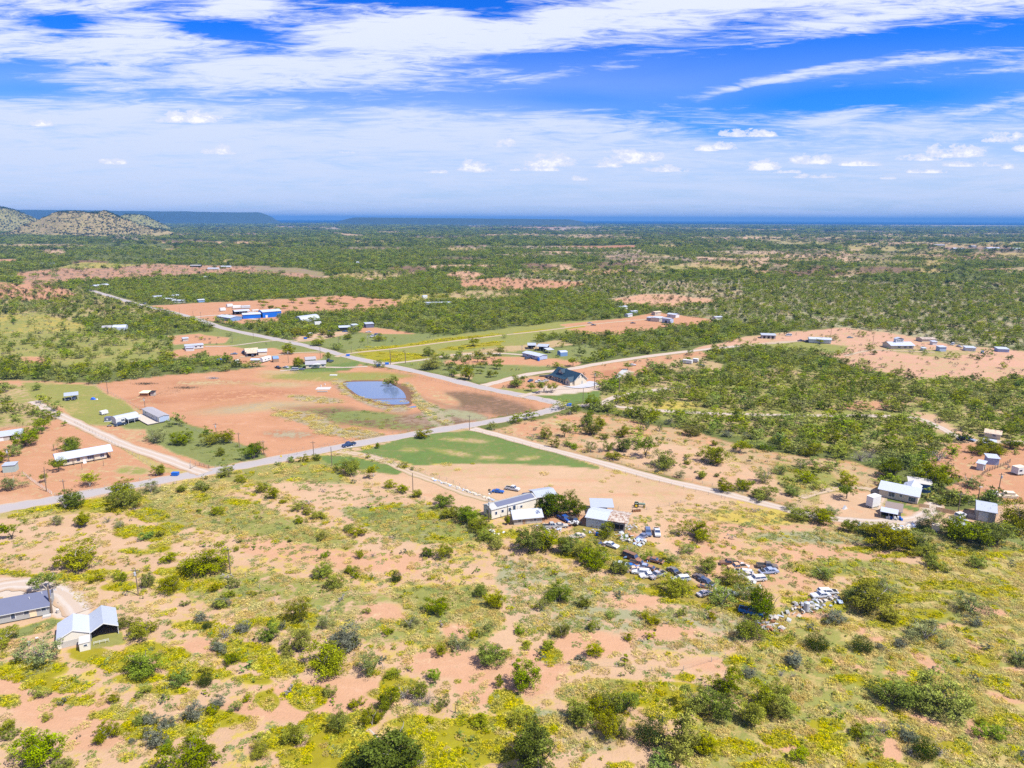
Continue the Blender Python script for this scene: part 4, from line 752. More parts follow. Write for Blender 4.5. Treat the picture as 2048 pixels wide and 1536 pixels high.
def grow_woods():
    tx = np.array([q[0] for q in TREES]); ty = np.array([q[1] for q in TREES]); tw = np.array([q[2] for q in TREES])
    for (d0, d1, s, f, seed) in ((100, 1250, 5.6, 1.0, 1), (1250, 2600, 9.5, 1.55, 2), (2600, 6500, 21, 3.1, 3), (6500, 15000, 58, 7.5, 4)):
        X, Y, o, rg = scatter(d0, d1, s, seed, None)
        cl = fbm(X, Y, 45*f, 50, 3); r = rg.uniform(size=len(X)); ok = clear_mask(X, Y)
        if f == 1.0:
            for i in range(len(tx)):
                ok &= (X-tx[i])**2+(Y-ty[i])**2 > (tw[i]*.6+1.2)**2
        big = fbm(X*.4, Y, 300*f**.5, 71, 4); o['t'] = o['t']*(1 if f == 1.0 else 1)*np.clip(1.0-(.62-big)*(2.2 if f > 1 else .9)*(o['t'] > .5), .12, 1)
        m = (r < o['t']*np.clip(1.0+(cl-.5)*2.4*(1-o['t']), 0, 1.5)) & ok
        w_ = s*rg.uniform(.85, 1.75, m.sum()); h = w_*rg.uniform(.48, .72, m.sum())/(f**.45)
        pk = rg.integers(0, 8, m.sum()); dk = rg.uniform(size=m.sum()) < {1.0: .10, 1.55: .28}.get(f, .5); pk[dk] = 8+pk[dk] % 2; BW.add(X[m], Y[m], w_, h, pk)
        m2 = (rg.uniform(size=len(X)) < o['j']*.8) & ~m & ok; w2 = s*rg.uniform(.5, 1.0, m2.sum()); BJ.add(X[m2], Y[m2], w2, w2*rg.uniform(.6, .9, m2.sum())/(f**.45), rg.integers(0, 4, m2.sum()))
        if f < 3:
            m3 = (rg.uniform(size=len(X)) < o['sg']*1.6+o['t']*.08) & ~m & ~m2 & ok; w3 = s*rg.uniform(.3, .6, m3.sum()); BS.add(X[m3], Y[m3], w3, w3*.55, rg.integers(0, 4, m3.sum()))
            m4 = (rg.uniform(size=len(X)) < o['lo']*1.3) & ~m & ~m2 & ~m3 & ok; w4 = s*rg.uniform(.3, .65, m4.sum()); BG.add(X[m4], Y[m4], w4, w4*.5, rg.integers(0, 4, m4.sum()))
    for (d0, d1, s, seed) in ((100, 240, 2.3, 81), (240, 420, 3.2, 82)):
        X, Y, o, rg = scatter(d0, d1, s, seed, None); cl = fbm(X, Y, 14, 60, 3); ok = clear_mask(X, Y)
        m = (rg.uniform(size=len(X)) < (o['lo']*1.2+o['st']*.07+o['gg']*.07+o['yl']*.10)*np.clip(1+(cl-.5)*5, 0, 2.5)) & ok; w4 = rg.uniform(.6, 1.9, m.sum())*(s/2.3)**.5; BG.add(X[m], Y[m], w4, w4*.6, rg.integers(0, 4, m.sum()))
        m = (rg.uniform(size=len(X)) < (o['st']+o['gg'])*.03) & ok; w4 = rg.uniform(.6, 1.6, m.sum()); BS.add(X[m], Y[m], w4, w4*.55, rg.integers(0, 4, m.sum()))
    for (cx, cy, rx, ry, X, Y, Z), n in ((hA, 6500), (hB, 5000), (hC, 900)):
        rg = np.random.default_rng(int(rx)); u = rg.uniform(-.95, .95, n); v_ = rg.uniform(-.95, .3, n); iy = ((v_+1)/2*(Z.shape[0]-1)).astype(int); ix = ((u+1)/2*(Z.shape[1]-1)).astype(int)
        z = Z[iy, ix]; m = (z > 1); w_ = rg.uniform(5, 12, n)*(cy/4300); BJ.add(cx+u[m]*rx, cy+v_[m]*ry, w_[m], w_[m]*.6, rg.integers(0, 4, m.sum()), z[m]-.5)
# instanced cover (what nobody could count)
TPL = {}
def templates(key, meshes):
    c = bpy.data.collections.new('patterns_'+key)
    for i, me in enumerate(meshes):
        o = bpy.data.objects.new('pattern_%s_%02d' % (key, i), me); c.objects.link(o)
    TPL[key] = c; return c
def stuff(name, key, bag, label, kind='stuff', flat=None):
    x, y, z, w_, h, i = bag.cat() if isinstance(bag, Bag) else bag
    if not len(x): return
    n = len(x); me = bpy.data.meshes.new(name); me.vertices.add(n); me.vertices.foreach_set('co', np.stack([x, y, z], 1).astype(np.float32).ravel())
    sc = me.attributes.new('sc', 'FLOAT_VECTOR', 'POINT'); sc.data.foreach_set('vector', np.stack([w_, w_, h], 1).astype(np.float32).ravel())
    a = me.attributes.new('pick', 'INT', 'POINT'); a.data.foreach_set('value', i.astype(np.int32))
    r = me.attributes.new('turn', 'FLOAT_VECTOR', 'POINT'); rg = np.random.default_rng(n); rv = np.zeros((n, 3), np.float32); rv[:, 2] = rg.uniform(0, 6.283, n); r.data.foreach_set('vector', rv.ravel())
    ob = put(name, me); tag(ob, label, kind=kind)
    g = bpy.data.node_groups.new('spread_'+name, 'GeometryNodeTree')
    g.interface.new_socket('Geometry', in_out='INPUT', socket_type='NodeSocketGeometry'); g.interface.new_socket('Geometry', in_out='OUTPUT', socket_type='NodeSocketGeometry')
    gi = g.nodes.new('NodeGroupInput'); go = g.nodes.new('NodeGroupOutput'); ip = g.nodes.new('GeometryNodeInstanceOnPoints'); ci = g.nodes.new('GeometryNodeCollectionInfo')
    ci.inputs['Collection'].default_value = TPL[key]; ci.inputs['Separate Children'].default_value = True; ci.inputs['Reset Children'].default_value = True
    ip.inputs['Pick Instance'].default_value = True
    def at(nm, typ):
        q = g.nodes.new('GeometryNodeInputNamedAttribute'); q.data_type = typ; q.inputs['Name'].default_value = nm; return [s_ for s_ in q.outputs if s_.enabled and s_.name == 'Attribute'][0]
    m2p = g.nodes.new('GeometryNodeMeshToPoints')
    lk = g.links.new; lk(gi.outputs[0], m2p.inputs['Mesh']); lk(m2p.outputs[0], ip.inputs['Points']); lk(ci.outputs[0], ip.inputs['Instance']); lk(at('pick', 'INT'), ip.inputs['Instance Index'])
    lk(at('turn', 'FLOAT_VECTOR'), ip.inputs['Rotation']); lk(at('sc', 'FLOAT_VECTOR'), ip.inputs['Scale']); lk(ip.outputs[0], go.inputs[0])
    md = ob.modifiers.new('spread', 'NODES'); md.node_group = g; return ob
def patch(seed, n, kind):                     # a metre-wide disc of low plants, width 1
    rg = np.random.default_rng(seed); C = []; T_ = []; S = []
    for i in range(n):
        r = .5*math.sqrt(rg.uniform()); a = rg.uniform(0, 6.283); c = np.array([r*math.cos(a), r*math.sin(a), 0]); hh = rg.uniform(.4, 1.0)
        if kind == 'st': k = 9; q = rg.normal(size=(k, 3))*np.array([.05, .05, 0]); q[:, 2] = rg.uniform(.1, .9, k)*hh; s_ = rg.uniform(.10, .17, k)
        elif kind == 'yl': k = 16; q = rg.normal(size=(k, 3))*np.array([.055, .055, .12]); q[:, 2] = np.abs(q[:, 2])*hh+.35*hh; s_ = rg.uniform(.05, .085, k)
        else: k = 9; q = rg.normal(size=(k, 3))*np.array([.05, .05, .15]); q[:, 2] = np.abs(q[:, 2])*hh+.1; s_ = rg.uniform(.07, .12, k)
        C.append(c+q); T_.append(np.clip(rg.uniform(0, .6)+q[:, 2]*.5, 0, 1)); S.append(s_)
    return leaves_mesh(kind+'_patch', np.concatenate(C), np.concatenate(S), np.concatenate(T_), LM[kind], up=(2.2 if kind == 'st' else .5), asp=(2.6 if kind == 'st' else 1.1), rg=rg)
# ---------------------------------------------------------------- buildings, vehicles, poles, fences
WHITE = (.78,.78,.78)
def mt(name):
    T_ = dict(
      cream_siding=((.52,.45,.35),.8), white_siding=((.50,.50,.50),.7), grey_siding=((.32,.32,.31),.8), blue_siding=((.13,.22,.40),.7), paleblue_siding_and_shade=((.30,.36,.50),.7),
      tan_siding=((.44,.37,.29),.85), off_white=((.58,.54,.47),.8), brown_wood=((.26,.17,.11),.9), grey_wood=((.36,.33,.30),.9), new_plywood=((.66,.52,.34),.85), fence_olive=((.30,.25,.06),.9), fence_pine=((.58,.40,.22),.9),  # the pale blue also serves as painted shade on one gable
      green_metal=((.30,.36,.34),.6), white_paint=((.55,.55,.55),.5), trim=((.58,.58,.58),.5), concrete=((.38,.36,.34),.9), black_and_shade=((.02,.02,.02),.9), pole_wood=((.16,.12,.09),.9), wire=((.20,.19,.18),.6),  # the near-black is plain black and also painted shade inside openings
      shingle_dark=((.10,.11,.17),.85), shingle_grey=((.26,.25,.27),.9), shingle_brown=((.24,.19,.17),.9), green_roof=((.012,.036,.060),.55), deck=((.40,.35,.30),.85), tarp_blue=((.02,.10,.55),.5),
      tyre=((.02,.02,.02),.9), chrome=((.5,.5,.5),.3), bin_blue=((.01,.10,.42),.5), yellow_paint=((.75,.55,.02),.5), rust=((.24,.11,.05),.9), stone=((.36,.33,.29),.95), steel=((.36,.38,.41),.5), hay=((.50,.40,.22),.95), skirt=((.05,.05,.045),.9))
    r = T_[name]; return mat(name, r[0], r[1])
RW = mat('white_metal_roof', (.37,.40,.48), .5, .05, .06, .3, rib=1.6); RG_ = mat('galvanised_roof', (.34,.37,.43), .5, .15, .10, .4, rib=1.6); RR = mat('rusty_tin_roof', (.42,.37,.32), .6, .1, .2, .4, rib=1.6, rust=.5)
RB = mat('blue_metal_wall', (.01,.12,.52), .5, .1, .06, .3, rib=1.6); RL = mat('tan_tin_roof', (.48,.38,.28), .6, .05, .15, .4, rib=1.6, rust=.25)
GLS = bpy.data.materials.new('window_glass'); GLS.use_nodes = True; _b = GLS.node_tree.nodes['Principled BSDF']; _b.inputs['Base Color'].default_value = (.03,.05,.10,1); _b.inputs['Roughness'].default_value = .08; _b.inputs['Specular IOR Level'].default_value = .8
def frame(a, b, flip=False):
    """origin at ground pixel a, x axis towards ground pixel b; y axis away from the camera unless flip"""
    A = G(*a); B = G(*b); d = B-A; rz = math.atan2(d.y, d.x); n = Vector((-math.sin(rz), math.cos(rz)))
    if n.dot(Vector((A.x, A.y))) < 0: rz += math.pi; A = B
    return A, rz, d.length
_WM = {}
def window(par, x, y, z, w_, h, axis='x', out=-1, name='window'):
    """window on a wall: axis x = wall runs along x at y, axis y = wall runs along y at x"""
    k = ('w', round(w_, 2), round(h, 2))
    if k not in _WM:
        f = MB().box(-w_/2-.12, w_/2+.12, -.05, .05, -.12, h+.12).mesh('window', mt('trim')); g = MB()
        nx = max(1, round(w_/.9))
        for i in range(nx):
            a = -w_/2+w_*i/nx+.04; b_ = -w_/2+w_*(i+1)/nx-.04
            g.box(a, b_, -.10, -.03, .03, h/2-.03).box(a, b_, -.10, -.03, h/2+.03, h-.03)
        _WM[k] = (f, g.mesh('pane', GLS))
    f, g = _WM[k]; o = put(name, f, par, (x, y, z), (0 if out < 0 else math.pi) if axis == 'x' else (math.pi/2 if out > 0 else -math.pi/2)); put('pane', g, o); return o
def door(par, x, y, z, w_, h, m, axis='x', out=-1, name='door', handle=True):
    o = MB().box(-w_/2, w_/2, -.07, .05, 0, h).build(name, m, par, (x, y, z), (0 if out < 0 else math.pi) if axis == 'x' else (math.pi/2 if out > 0 else -math.pi/2))
    if handle: MB().box(w_/2-.18, w_/2-.10, -.14, -.071, h*.45, h*.45+.12).build('handle', mt('steel'), o)
    return o
def gable_roof(L_, W_, z, rise, ov, th, y0=0, x0=0, hip=0.0):
    m = MB(); k = rise/(W_/2); a = z-k*ov
    m.prism([(y0-ov, a), (y0+W_/2, z+rise), (y0+W_+ov, a), (y0+W_+ov, a-th), (y0+W_/2, z+rise-th), (y0-ov, a-th)], x0-ov, x0+L_+ov, 'x'); return m
def house(name, label, cat, a, b, W_, H, rise, wm_, rm, ov=.4, wins=(), doors=(), mark=None, style='gable', base=.0, group=None, th=.14, roofover=None, L_=None, eave=True, skirt=False):
    A, rz, L0 = frame(a, b); L_ = L_ or L0; t = thing(name, label, cat, A, rz, group, mark)
    OPEN.append((A.x, A.y, A.x+math.cos(rz)*L_, A.y+math.sin(rz)*L_, 3.5)); c = Vector((-math.sin(rz), math.cos(rz), 0))*W_; OPEN.append((A.x+c.x, A.y+c.y, A.x+c.x+math.cos(rz)*L_, A.y+c.y+math.sin(rz)*L_, 3.5))
    c *= .5; OPEN.append((A.x+c.x, A.y+c.y, A.x+c.x+math.cos(rz)*L_, A.y+c.y+math.sin(rz)*L_, 4))
    if skirt: MB().box(.1, L_-.1, .1, W_-.1, 0, base+.01).build('skirting', mt('skirt'), t)
    g = MB()
    if style == 'gable': g.prism([(0, base), (W_, base), (W_, H), (W_/2, H+rise-.02), (0, H)], 0, L_, 'x')
    elif style == 'shed': g.prism([(0, base), (W_, base), (W_, H+rise-.02), (0, H-.02)], 0, L_, 'x')
    elif style == 'arch': g.prism([(0, base)]+[(W_/2-W_/2*math.cos(math.pi*i/10), H+rise*math.sin(math.pi*i/10)-.02) for i in range(11)]+[(W_, base)], 0, L_, 'x')
    else: g.box(0, L_, 0, W_, base, H)
    g.build('wall', wm_, t)
    rr = MB()
    if style == 'gable': rr = gable_roof(L_, W_, H, rise, ov, th)
    elif style == 'shed': rr.prism([(-ov, H-.0), (W_+ov, H+rise), (W_+ov, H+rise+th), (-ov, H+th)], -ov, L_+ov, 'x')
    elif style == 'arch':
        up = [(W_/2-(W_/2+.05)*math.cos(math.pi*i/10), H+(rise+.05)*math.sin(math.pi*i/10)) for i in range(11)]; lo = [(W_/2-(W_/2-.02)*math.cos(math.pi*i/10), H+(rise-.02)*math.sin(math.pi*i/10)) for i in range(10, -1, -1)]
        rr.prism(up+lo, -.1, L_+.1, 'x')
    else: rr.box(-ov, L_+ov, -ov, W_+ov, H, H+th)
    rr.build('roof', rm, t)
    if style == 'gable' and eave and wm_ is not rm:
        for yy_ in (-ov, W_+ov): MB().box(-ov-.02, L_+ov+.02, yy_-.06, yy_-.02 if yy_ < 0 else yy_+.02, H-rise/(W_/2)*ov-th-.06, H-rise/(W_/2)*ov-.04).build('fascia', mt('trim'), t)
    for q in wins:
        s_, u, z, w_, h = q
        if s_ == 'f': window(t, u*L_, 0, z, w_, h)
        elif s_ == 'l': window(t, 0, u*W_, z, w_, h, 'y', -1)
        elif s_ == 'r': window(t, L_, u*W_, z, w_, h, 'y', 1)
    for q in doors:
        s_, u, z, w_, h, dm = q
        if s_ == 'f': door(t, u*L_, 0, z, w_, h, dm)
        elif s_ == 'r': door(t, L_, u*W_, z, w_, h, dm, 'y', 1)
        elif s_ == 'l': door(t, 0, u*W_, z, w_, h, dm, 'y', -1)
    return t, L_
def carport(name, label, a, b, W_, H, rise, rm, style='gable', posts=3, mark=None, cat='carport', group=None, back=None):
    A, rz, L_ = frame(a, b); t = thing(name, label, cat, A, rz, group, mark); OPEN.append((A.x, A.y, A.x+math.cos(rz)*L_, A.y+math.sin(rz)*L_, W_*.8))
    (gable_roof(L_, W_, H, rise, .3, .1) if style == 'gable' else MB().prism([(-.3, H), (W_+.3, H+rise), (W_+.3, H+rise+.1), (-.3, H+.1)], -.3, L_+.3, 'x')).build('roof', rm, t)
    pm = None
    for i in range(posts):
        for y in (0.1, W_-.1):
            h = H+(rise if (style != 'gable' and y > 1) else 0)-.02
            MB().box(-.07, .07, -.07, .07, 0, h).build('post', mt('steel'), t, (.1+(L_-.2)*i/(posts-1), y, 0))
    if back: MB().box(.05, L_-.05, W_-.06, W_-.02, 0, H-.05).build('shade_back', back, t)  # black sheet stands in for the shade under the roof
    return t

# ---- vehicles
def paintm(rgb, rust=0.0):
    rgb = tuple(c*.64 for c in rgb)
    k = 'paint_%d_%d_%d_%d' % (rgb[0]*99, rgb[1]*99, rgb[2]*99, rust*10)
    return mat(k, rgb, .35 if rust < .2 else .7, 0.05, .08, 1.2, rust=rust, spec=.5)
_VM = {}
def vbody(kind):
    if kind in _VM: return _VM[kind]
    if kind == 'pickup': L_, W_, low = 5.7, 1.95, [(0,.45),(.05,.95),(.3,1.0),(1.45,1.12),(3.45,1.12),(3.45,1.15),(5.6,1.15),(5.7,1.1),(5.7,.5)]; cab = [(1.5,1.1),(2.05,1.78),(3.2,1.80),(3.45,1.1)]
    elif kind == 'wagon': L_, W_, low = 5.5, 1.95, [(0,.4),(.05,.78),(.4,.88),(1.6,.95),(5.3,.98),(5.5,.85),(5.5,.4)]; cab = [(1.65,.94),(2.3,1.42),(5.0,1.45),(5.3,.97)]
    elif kind == 'van': L_, W_, low = 5.4, 2.0, [(0,.45),(.05,.95),(.6,1.15),(5.35,1.2),(5.4,.5)]; cab = [(.65,1.14),(1.2,2.0),(5.2,2.05),(5.35,1.19)]
    elif kind == 'suv': L_, W_, low = 4.8, 1.9, [(0,.45),(.05,.9),(.3,1.0),(1.4,1.1),(4.7,1.12),(4.8,.5)]; cab = [(1.4,1.09),(1.95,1.72),(4.3,1.74),(4.7,1.11)]
    else: L_, W_, low = 5.1, 1.88, [(0,.38),(.05,.72),(.4,.84),(1.6,.92),(4.0,.94),(4.9,.88),(5.1,.8),(5.1,.38)]; cab = [(1.65,.91),(2.3,1.38),(3.5,1.38),(4.2,.93)]
    hw = W_/2; b = MB()
    # lower body with sloping shoulders
    n = len(low); v = []
    for s_ in (-1, 1):
        for (x, z) in low: v.append((x, s_*hw*(1.0 if z < .9 else .95), z))
    b.v = v; b.f = [tuple(range(n)), tuple(range(2*n-1, n-1, -1))]+[(i, n+i, n+(i+1) % n, (i+1) % n) for i in range(n)]
    def cabm(grow, z0=0, z1=0, mb=None):
        m = mb or MB(); k = len(m.v); cc = sum(x for x, _ in cab)/4
        for s_ in (-1, 1):
            for i, (x, z) in enumerate(cab): m.v.append((cc+(x-cc)*(1+grow*.35), s_*(hw*.93 if i in (0, 3) else hw*.76)*(1+grow), z))
        m.f += [(k, k+1, k+2, k+3), (k+7, k+6, k+5, k+4), (k, k+4, k+5, k+1), (k+1, k+5, k+6, k+2), (k+2, k+6, k+7, k+3), (k+3, k+7, k+4, k)]; return m
    glass = cabm(0.0); roof = MB(); x1, z1 = cab[1]; x2, z2 = cab[2]
    roof.box(x1-.05, x2+.05, -hw*.78, hw*.78, z1-.03, z2+.05)
    pil = []
    for s_ in (-1, 1):
        for (p, q) in ((cab[0], cab[1]), ((x1+(x2-x1)*.45, cab[0][1]), (x1+(x2-x1)*.47, z1)), (cab[3], cab[2])):
            pil.append(MB().tube((p[0], s_*hw*.94, p[1]), (q[0], s_*hw*.78, q[1]), .05, .05, 4).mesh('pillar', None))
    extra = MB()
    if kind == 'pickup': extra.box(3.6, 5.55, -hw*.78, hw*.78, 1.10, 1.155)
    wh = MB(); wh.tube((0, -.11, 0), (0, .11, 0), .36, .36, 12); rim = MB(); rim.tube((0, -.12, 0), (0, .12, 0), .2, .2, 8)
    lights = MB().box(-.02, .04, -.16, .16, -.08, .08)
    _VM[kind] = dict(L=L_, W=W_, body=b.mesh('body', None), glass=glass.mesh('glass', GLS), roof=roof.mesh('roof', None), pil=pil, bed=extra.mesh('bed', mt('black_and_shade')) if extra.v else None,
                     wheel=wh.mesh('wheel', mt('tyre')), rim=rim.mesh('rim', mt('chrome')), light=lights.mesh('headlight', mt('trim')), axles=(.95, L_-1.15 if kind != 'pickup' else L_-1.25)); return _VM[kind]
_PM = {}
def car(kind, label, px, py, head, rgb, rust=0.0, name=None, cat=None, group=None, roofrgb=None, nohood=False, sunk=0.0, tilt=0.0, loc=None, scale=1.0):
    """head: pixel direction (dx, dy) in the photo towards which the front points"""
    vm = vbody(kind); p = G(px, py) if loc is None else Vector(loc); q = G(px+head[0]*.5, py+head[1]*.5); d = q-G(px, py); rz = math.atan2(d.y, d.x)+math.pi
    t = thing(name or {'sedan': 'sedan_car', 'wagon': 'station_wagon', 'pickup': 'pickup_truck', 'van': 'van', 'suv': 'utility_vehicle'}[kind], label, cat or {'sedan': 'car', 'wagon': 'car', 'pickup': 'pickup truck', 'van': 'van', 'suv': 'car'}[kind], (0, 0, 0), rz, group)
    off = Vector((math.cos(rz), math.sin(rz), 0))*(-vm['L']/2*scale); t.location = (p.x+off.x, p.y+off.y, p.z-sunk); t.rotation_euler = (tilt, 0, rz); t.scale = (scale,)*3
    OPEN.append((p.x, p.y, p.x+.1, p.y, 3.2))
    def pm(nm, m):
        k = (kind, nm, m.name)
        if k not in _PM: _PM[k] = withmat(vm['pil'][nm] if isinstance(nm, int) else vm[nm], m)
        return _PM[k]
    body = put('body', pm('body', paintm(rgb, rust)), t); put('glass', vm['glass'], t); put('roof', pm('roof', paintm(roofrgb or rgb, rust)), t); [put('pillar', pm(i_, paintm(rgb, rust)), t) for i_ in range(6)]
    if vm['bed']: put('bed', vm['bed'], t)
    if nohood: MB().box(.35, 1.4, -.72, .72, .86, 1.0).build('engine_bay', mt('black_and_shade'), t)
    for s_ in (-1, 1):
        put('headlight', vm['light'], t, (-.03, s_*vm['W']*.36, .68))
        for ax in vm['axles']:
            w_ = put('wheel', vm['wheel'], t, (ax, s_*(vm['W']/2-.06), .36)); put('rim', vm['rim'], w_)
    return t
def trailer_box(name, label, a, b, W_, H, m, base=.6, cat='trailer', mark=None, rm=None, axle=2, cap=False, wins=()):
    A, rz, L_ = frame(a, b); t = thing(name, label, cat, A, rz, None, mark); OPEN.append((A.x, A.y, A.x+math.cos(rz)*L_, A.y+math.sin(rz)*L_, W_))
    if cap: MB().prism([(0, base), (W_, base), (W_, H*.88), (W_*.85, H), (W_*.15, H), (0, H*.88)], 0, L_, 'x').build('body', m, t)
    else: MB().box(0, L_, 0, W_, base, H).build('body', m, t)
    MB().box(-.05, L_+.05, -.05 if not cap else W_*.13, W_+.05 if not cap else W_*.87, H, H+.06).build('roof', rm or m, t)
    for i in range(axle):
        for y in (-.02, W_+.02):
            o = MB().tube((0, -.1, 0), (0, .1, 0), .34, .34, 10).build('wheel', mt('tyre'), t, (L_*.5+(i-.5*(axle-1))*.85, y, .34)); MB().tube((0, -.11, 0), (0, .11, 0), .17, .17, 8).build('rim', mt('chrome'), o)
    MB().box(L_, L_+1.1, W_/2-.06, W_/2+.06, base-.1, base).build('tow_bar', mt('steel'), t)
    for (u, z, w_, h) in wins: window(t, u*L_, 0, z, w_, h)
    return t, L_

# ---- poles and fences
def pole(px, py, top, label, arm=False, can=False, lean=0.0, group='utility poles', light=False, name='utility_pole', r=.15, face=0.0):
    p = G(px, py); dd = math.hypot(p.x, p.y); v_ = Vector((0, F*math.sin(0), 0))
    e = math.atan2(CAMH, dd); H = 3.0
    for _ in range(20):                     # height that reaches the pixel row TOP
        qx, qy = PX(p.x, p.y, H); H += (float(qy)-top)*MPP(px, py)*.9
    H = max(2.2, min(H, 16)); t = thing(name, label, 'pole', (p.x, p.y, 0), face, group)
    MB().tube((0, 0, -.2), (lean, 0, H), r*1.15, r*.8, 8).build('pole_shaft', mt('pole_wood'), t)
    if arm:
        MB().box(-1.1+lean, 1.1+lean, -.28, -.17, H-.65, H-.5).build('crossarm', mt('pole_wood'), t)
        for x in (-1, 0, 1): MB().tube((x+lean, -.22, H-.5), (x+lean, -.22, H-.28), .06, .04, 6).build('insulator', mt('white_paint'), t)
    if can: MB().tube((.02+lean, -.42, H-2.0), (.02+lean, -.42, H-1.0), .27, .27, 10).build('transformer', mt('steel'), t)
    if light: MB().box(lean-.2, lean+.9, -.12, .12, H-.1, H+.12).build('lamp_head', mt('white_paint'), t)
    return t
_FP = {}
def fence(label, pts, step=4.0, h=1.25, pm='grey_wood', r=.07, wires=3, name='wire_fence', group=None, rails=False, mx=70):
    P = [G(*p) for p in pts]; ln = sum((P[i+1]-P[i]).length for i in range(len(P)-1)); step = max(step, ln/mx)
    t = thing(name, label, 'fence', P[0], 0, group); k = (pm, r, h)
    if k not in _FP: _FP[k] = MB().tube((0, 0, -.1), (0, 0, h), r, r*.9, 5).mesh('post', mt(pm))
    S = []; carry = 0.0
    for i in range(len(P)-1):
        d = P[i+1]-P[i]; L_ = d.length; u = carry
        while u < L_: S.append(P[i]+d*(u/L_)); u += step
        carry = u-L_
    S.append(P[-1])
    for s_ in S: put('post', _FP[k], t, s_-P[0])
    for j in range(wires):
        z = h*(.92-.3*j); m = MB(); rr = .045 if rails else .012
        for i in range(len(S)-1): m.tube(S[i]-P[0]+Vector((0, 0, z)), S[i+1]-P[0]+Vector((0, 0, z)), rr, rr, 4 if rails else 3)
        m.build('rail' if rails else 'wire_strand', mt(pm) if rails else mt('wire'), t)
    return t
def board_fence(label, a, b, h, m, w_=.28, mark=None):
    A, rz, L_ = frame(a, b); t = thing('board_fence', label, 'fence', A, rz, None, mark); n = int(L_/w_); me = MB().box(.01, w_-.015, -.02, .02, .03, h).mesh('board', mt(m)); rg = random.Random(int(L_*100))
    for i in range(n): put('board', me, t, (i*w_, rg.uniform(-.012, .012), rg.uniform(-.05, .03)))
    for z in (.4, h-.4): MB().box(0, L_, .035, .10, z, z+.1).build('rail', mt(m), t)
    return t
# ---------------------------------------------------------------- the buildings
M_ = mt
# bottom left: grey house, metal shop with open bay
house('grey_house', 'grey house with dark blue shingle roof at the left edge of the photo', 'house', (-62,1262), (99,1230), 8.5, 3.0, 2.0, M_('grey_siding'), M_('shingle_dark'), ov=.45, base=.3, mark='grey house with the dark blue roof',
      wins=[('f',.72,1.5,1.1,1.0),('f',.55,1.0,.9,1.6),('f',.94,1.6,1.0,.9),('r',.5,1.3,1,1.2)], doors=[('f',.80,.45,1.5,2.1,M_('new_plywood'))], skirt=True)
h0 = bpy.context.scene.objects['grey_house']
for u, v in ((.62,-.0),(.75,.25),(.83,.1),(.88,.3),(.90,.3),(.97,.2)):
    MB().tube((0,0,0),(0,0,.55),.09,.09,8).build('vent_pipe', M_('white_paint'), h0, (u*20.5, 4.25-(.5-v)*3.2, 3.0+2.0*(1-abs(.5-v)*.75)+.0))
MB().box(-.9,.9,-1.1,0,0,.4).build('step', M_('concrete'), h0, (.80*20.6, -.1, 0))
shop, L_ = house('metal_shop', 'pale metal shop with grey tin roof beside the open carport, bottom left', 'workshop', (116,1299), (182,1282), 8, 3.4, 1.7, M_('tan_siding'), RW, ov=.15, mark='pale metal shop')
# the shop's gable faces the camera, so its ridge runs away from us: rebuilt turned by swapping the axes
for o in list(shop.children): bpy.data.objects.remove(o, do_unlink=True)
def turned(t, L_, D, H, rise, wm_, rm, openf=False, ov=.15, th=.12, over=0.0):
    """gable end towards the camera: width L_ along x, depth D along y"""
    if openf:
        MB().box(0,.12,.2,D-.1,0,H-.02).build('wall', wm_, t); MB().box(L_-.12,L_,.2,D-.1,0,H-.02).build('wall', wm_, t); MB().prism([(0,0),(L_,0),(L_,H),(L_/2,H+rise-.02),(0,H)], D-.1, D).build('wall', wm_, t)
    else: MB().prism([(0,0),(L_,0),(L_,H),(L_/2,H+rise-.02),(0,H)], 0, D).build('wall', wm_, t)
    a = H-rise/(L_/2)*ov
    MB().prism([(-ov,a),(L_/2,H+rise),(L_+ov,a),(L_+ov,a-th),(L_/2,H+rise-th),(-ov,a-th)], -ov-over, D+ov).build('roof', rm, t)
    MB().prism([(-ov-.02,a+.02),(L_/2,H+rise+.02),(L_+ov+.02,a+.02),(L_+ov+.02,a-th-.1),(L_/2,H+rise-th-.1),(-ov-.02,a-th-.1)], -ov-over-.05, -ov-over-.01).build('fascia', M_('trim'), t)
turned(shop, L_, 8.2, 2.5, 1.6, M_('off_white'), RW)
MB().box(L_*.12, L_*.68, -.04, .02, .02, 1.6).build('lower_wall', M_('concrete'), shop)
lean, _ = house('porch_shed', 'small stucco lean-to shed with rusty roof against the front of the metal shop', 'shed', (160,1304), (181,1299), 2.6, 2.0, .4, M_('off_white'), M_('concrete'), ov=.1, style='shed', wins=[('f',.6,1.2,.7,.45)], mark='small lean-to shed')
A, rz, L2 = frame((183,1283), (238,1268)); bay = thing('open_carport', 'open-fronted metal carport with corrugated arched roof joined to the pale shop', 'carport', A, rz, None, 'open metal carport')
OPEN.append((A.x, A.y, A.x+8, A.y+3, 7)); turned(bay, L2, 9.2, 2.5, 1.6, RG_, RG_, True)
MB().box(L2-.06, L2+.03, .19, .35, 0, 2.4).build('post', M_('white_paint'), bay)
fence('low white pipe railing in the grass before the open carport', [(188,1291),(218,1284)], 1.2, 1.0, 'white_paint', .04, 2, 'pipe_rail', None, True)
for (x, y, l) in ((59,1291,'dark metal drum with white lid, nearest of the pair left of the metal shop'), (75,1283,'rusty metal drum behind the white-lidded drum left of the metal shop'), (116,1226,'grey barrel by the pole behind the metal shop')):
    p = G(x, y); d_ = thing('drum', l, 'drum', p, 0); MB().tube((0,0,0),(0,0,1.0),.33,.33,12).build('barrel', M_('rust') if 'rusty' in l else M_('grey_wood'), d_); MB().tube((0,0,1.0),(0,0,1.06),.34,.34,12).build('lid', M_('white_paint'), d_)

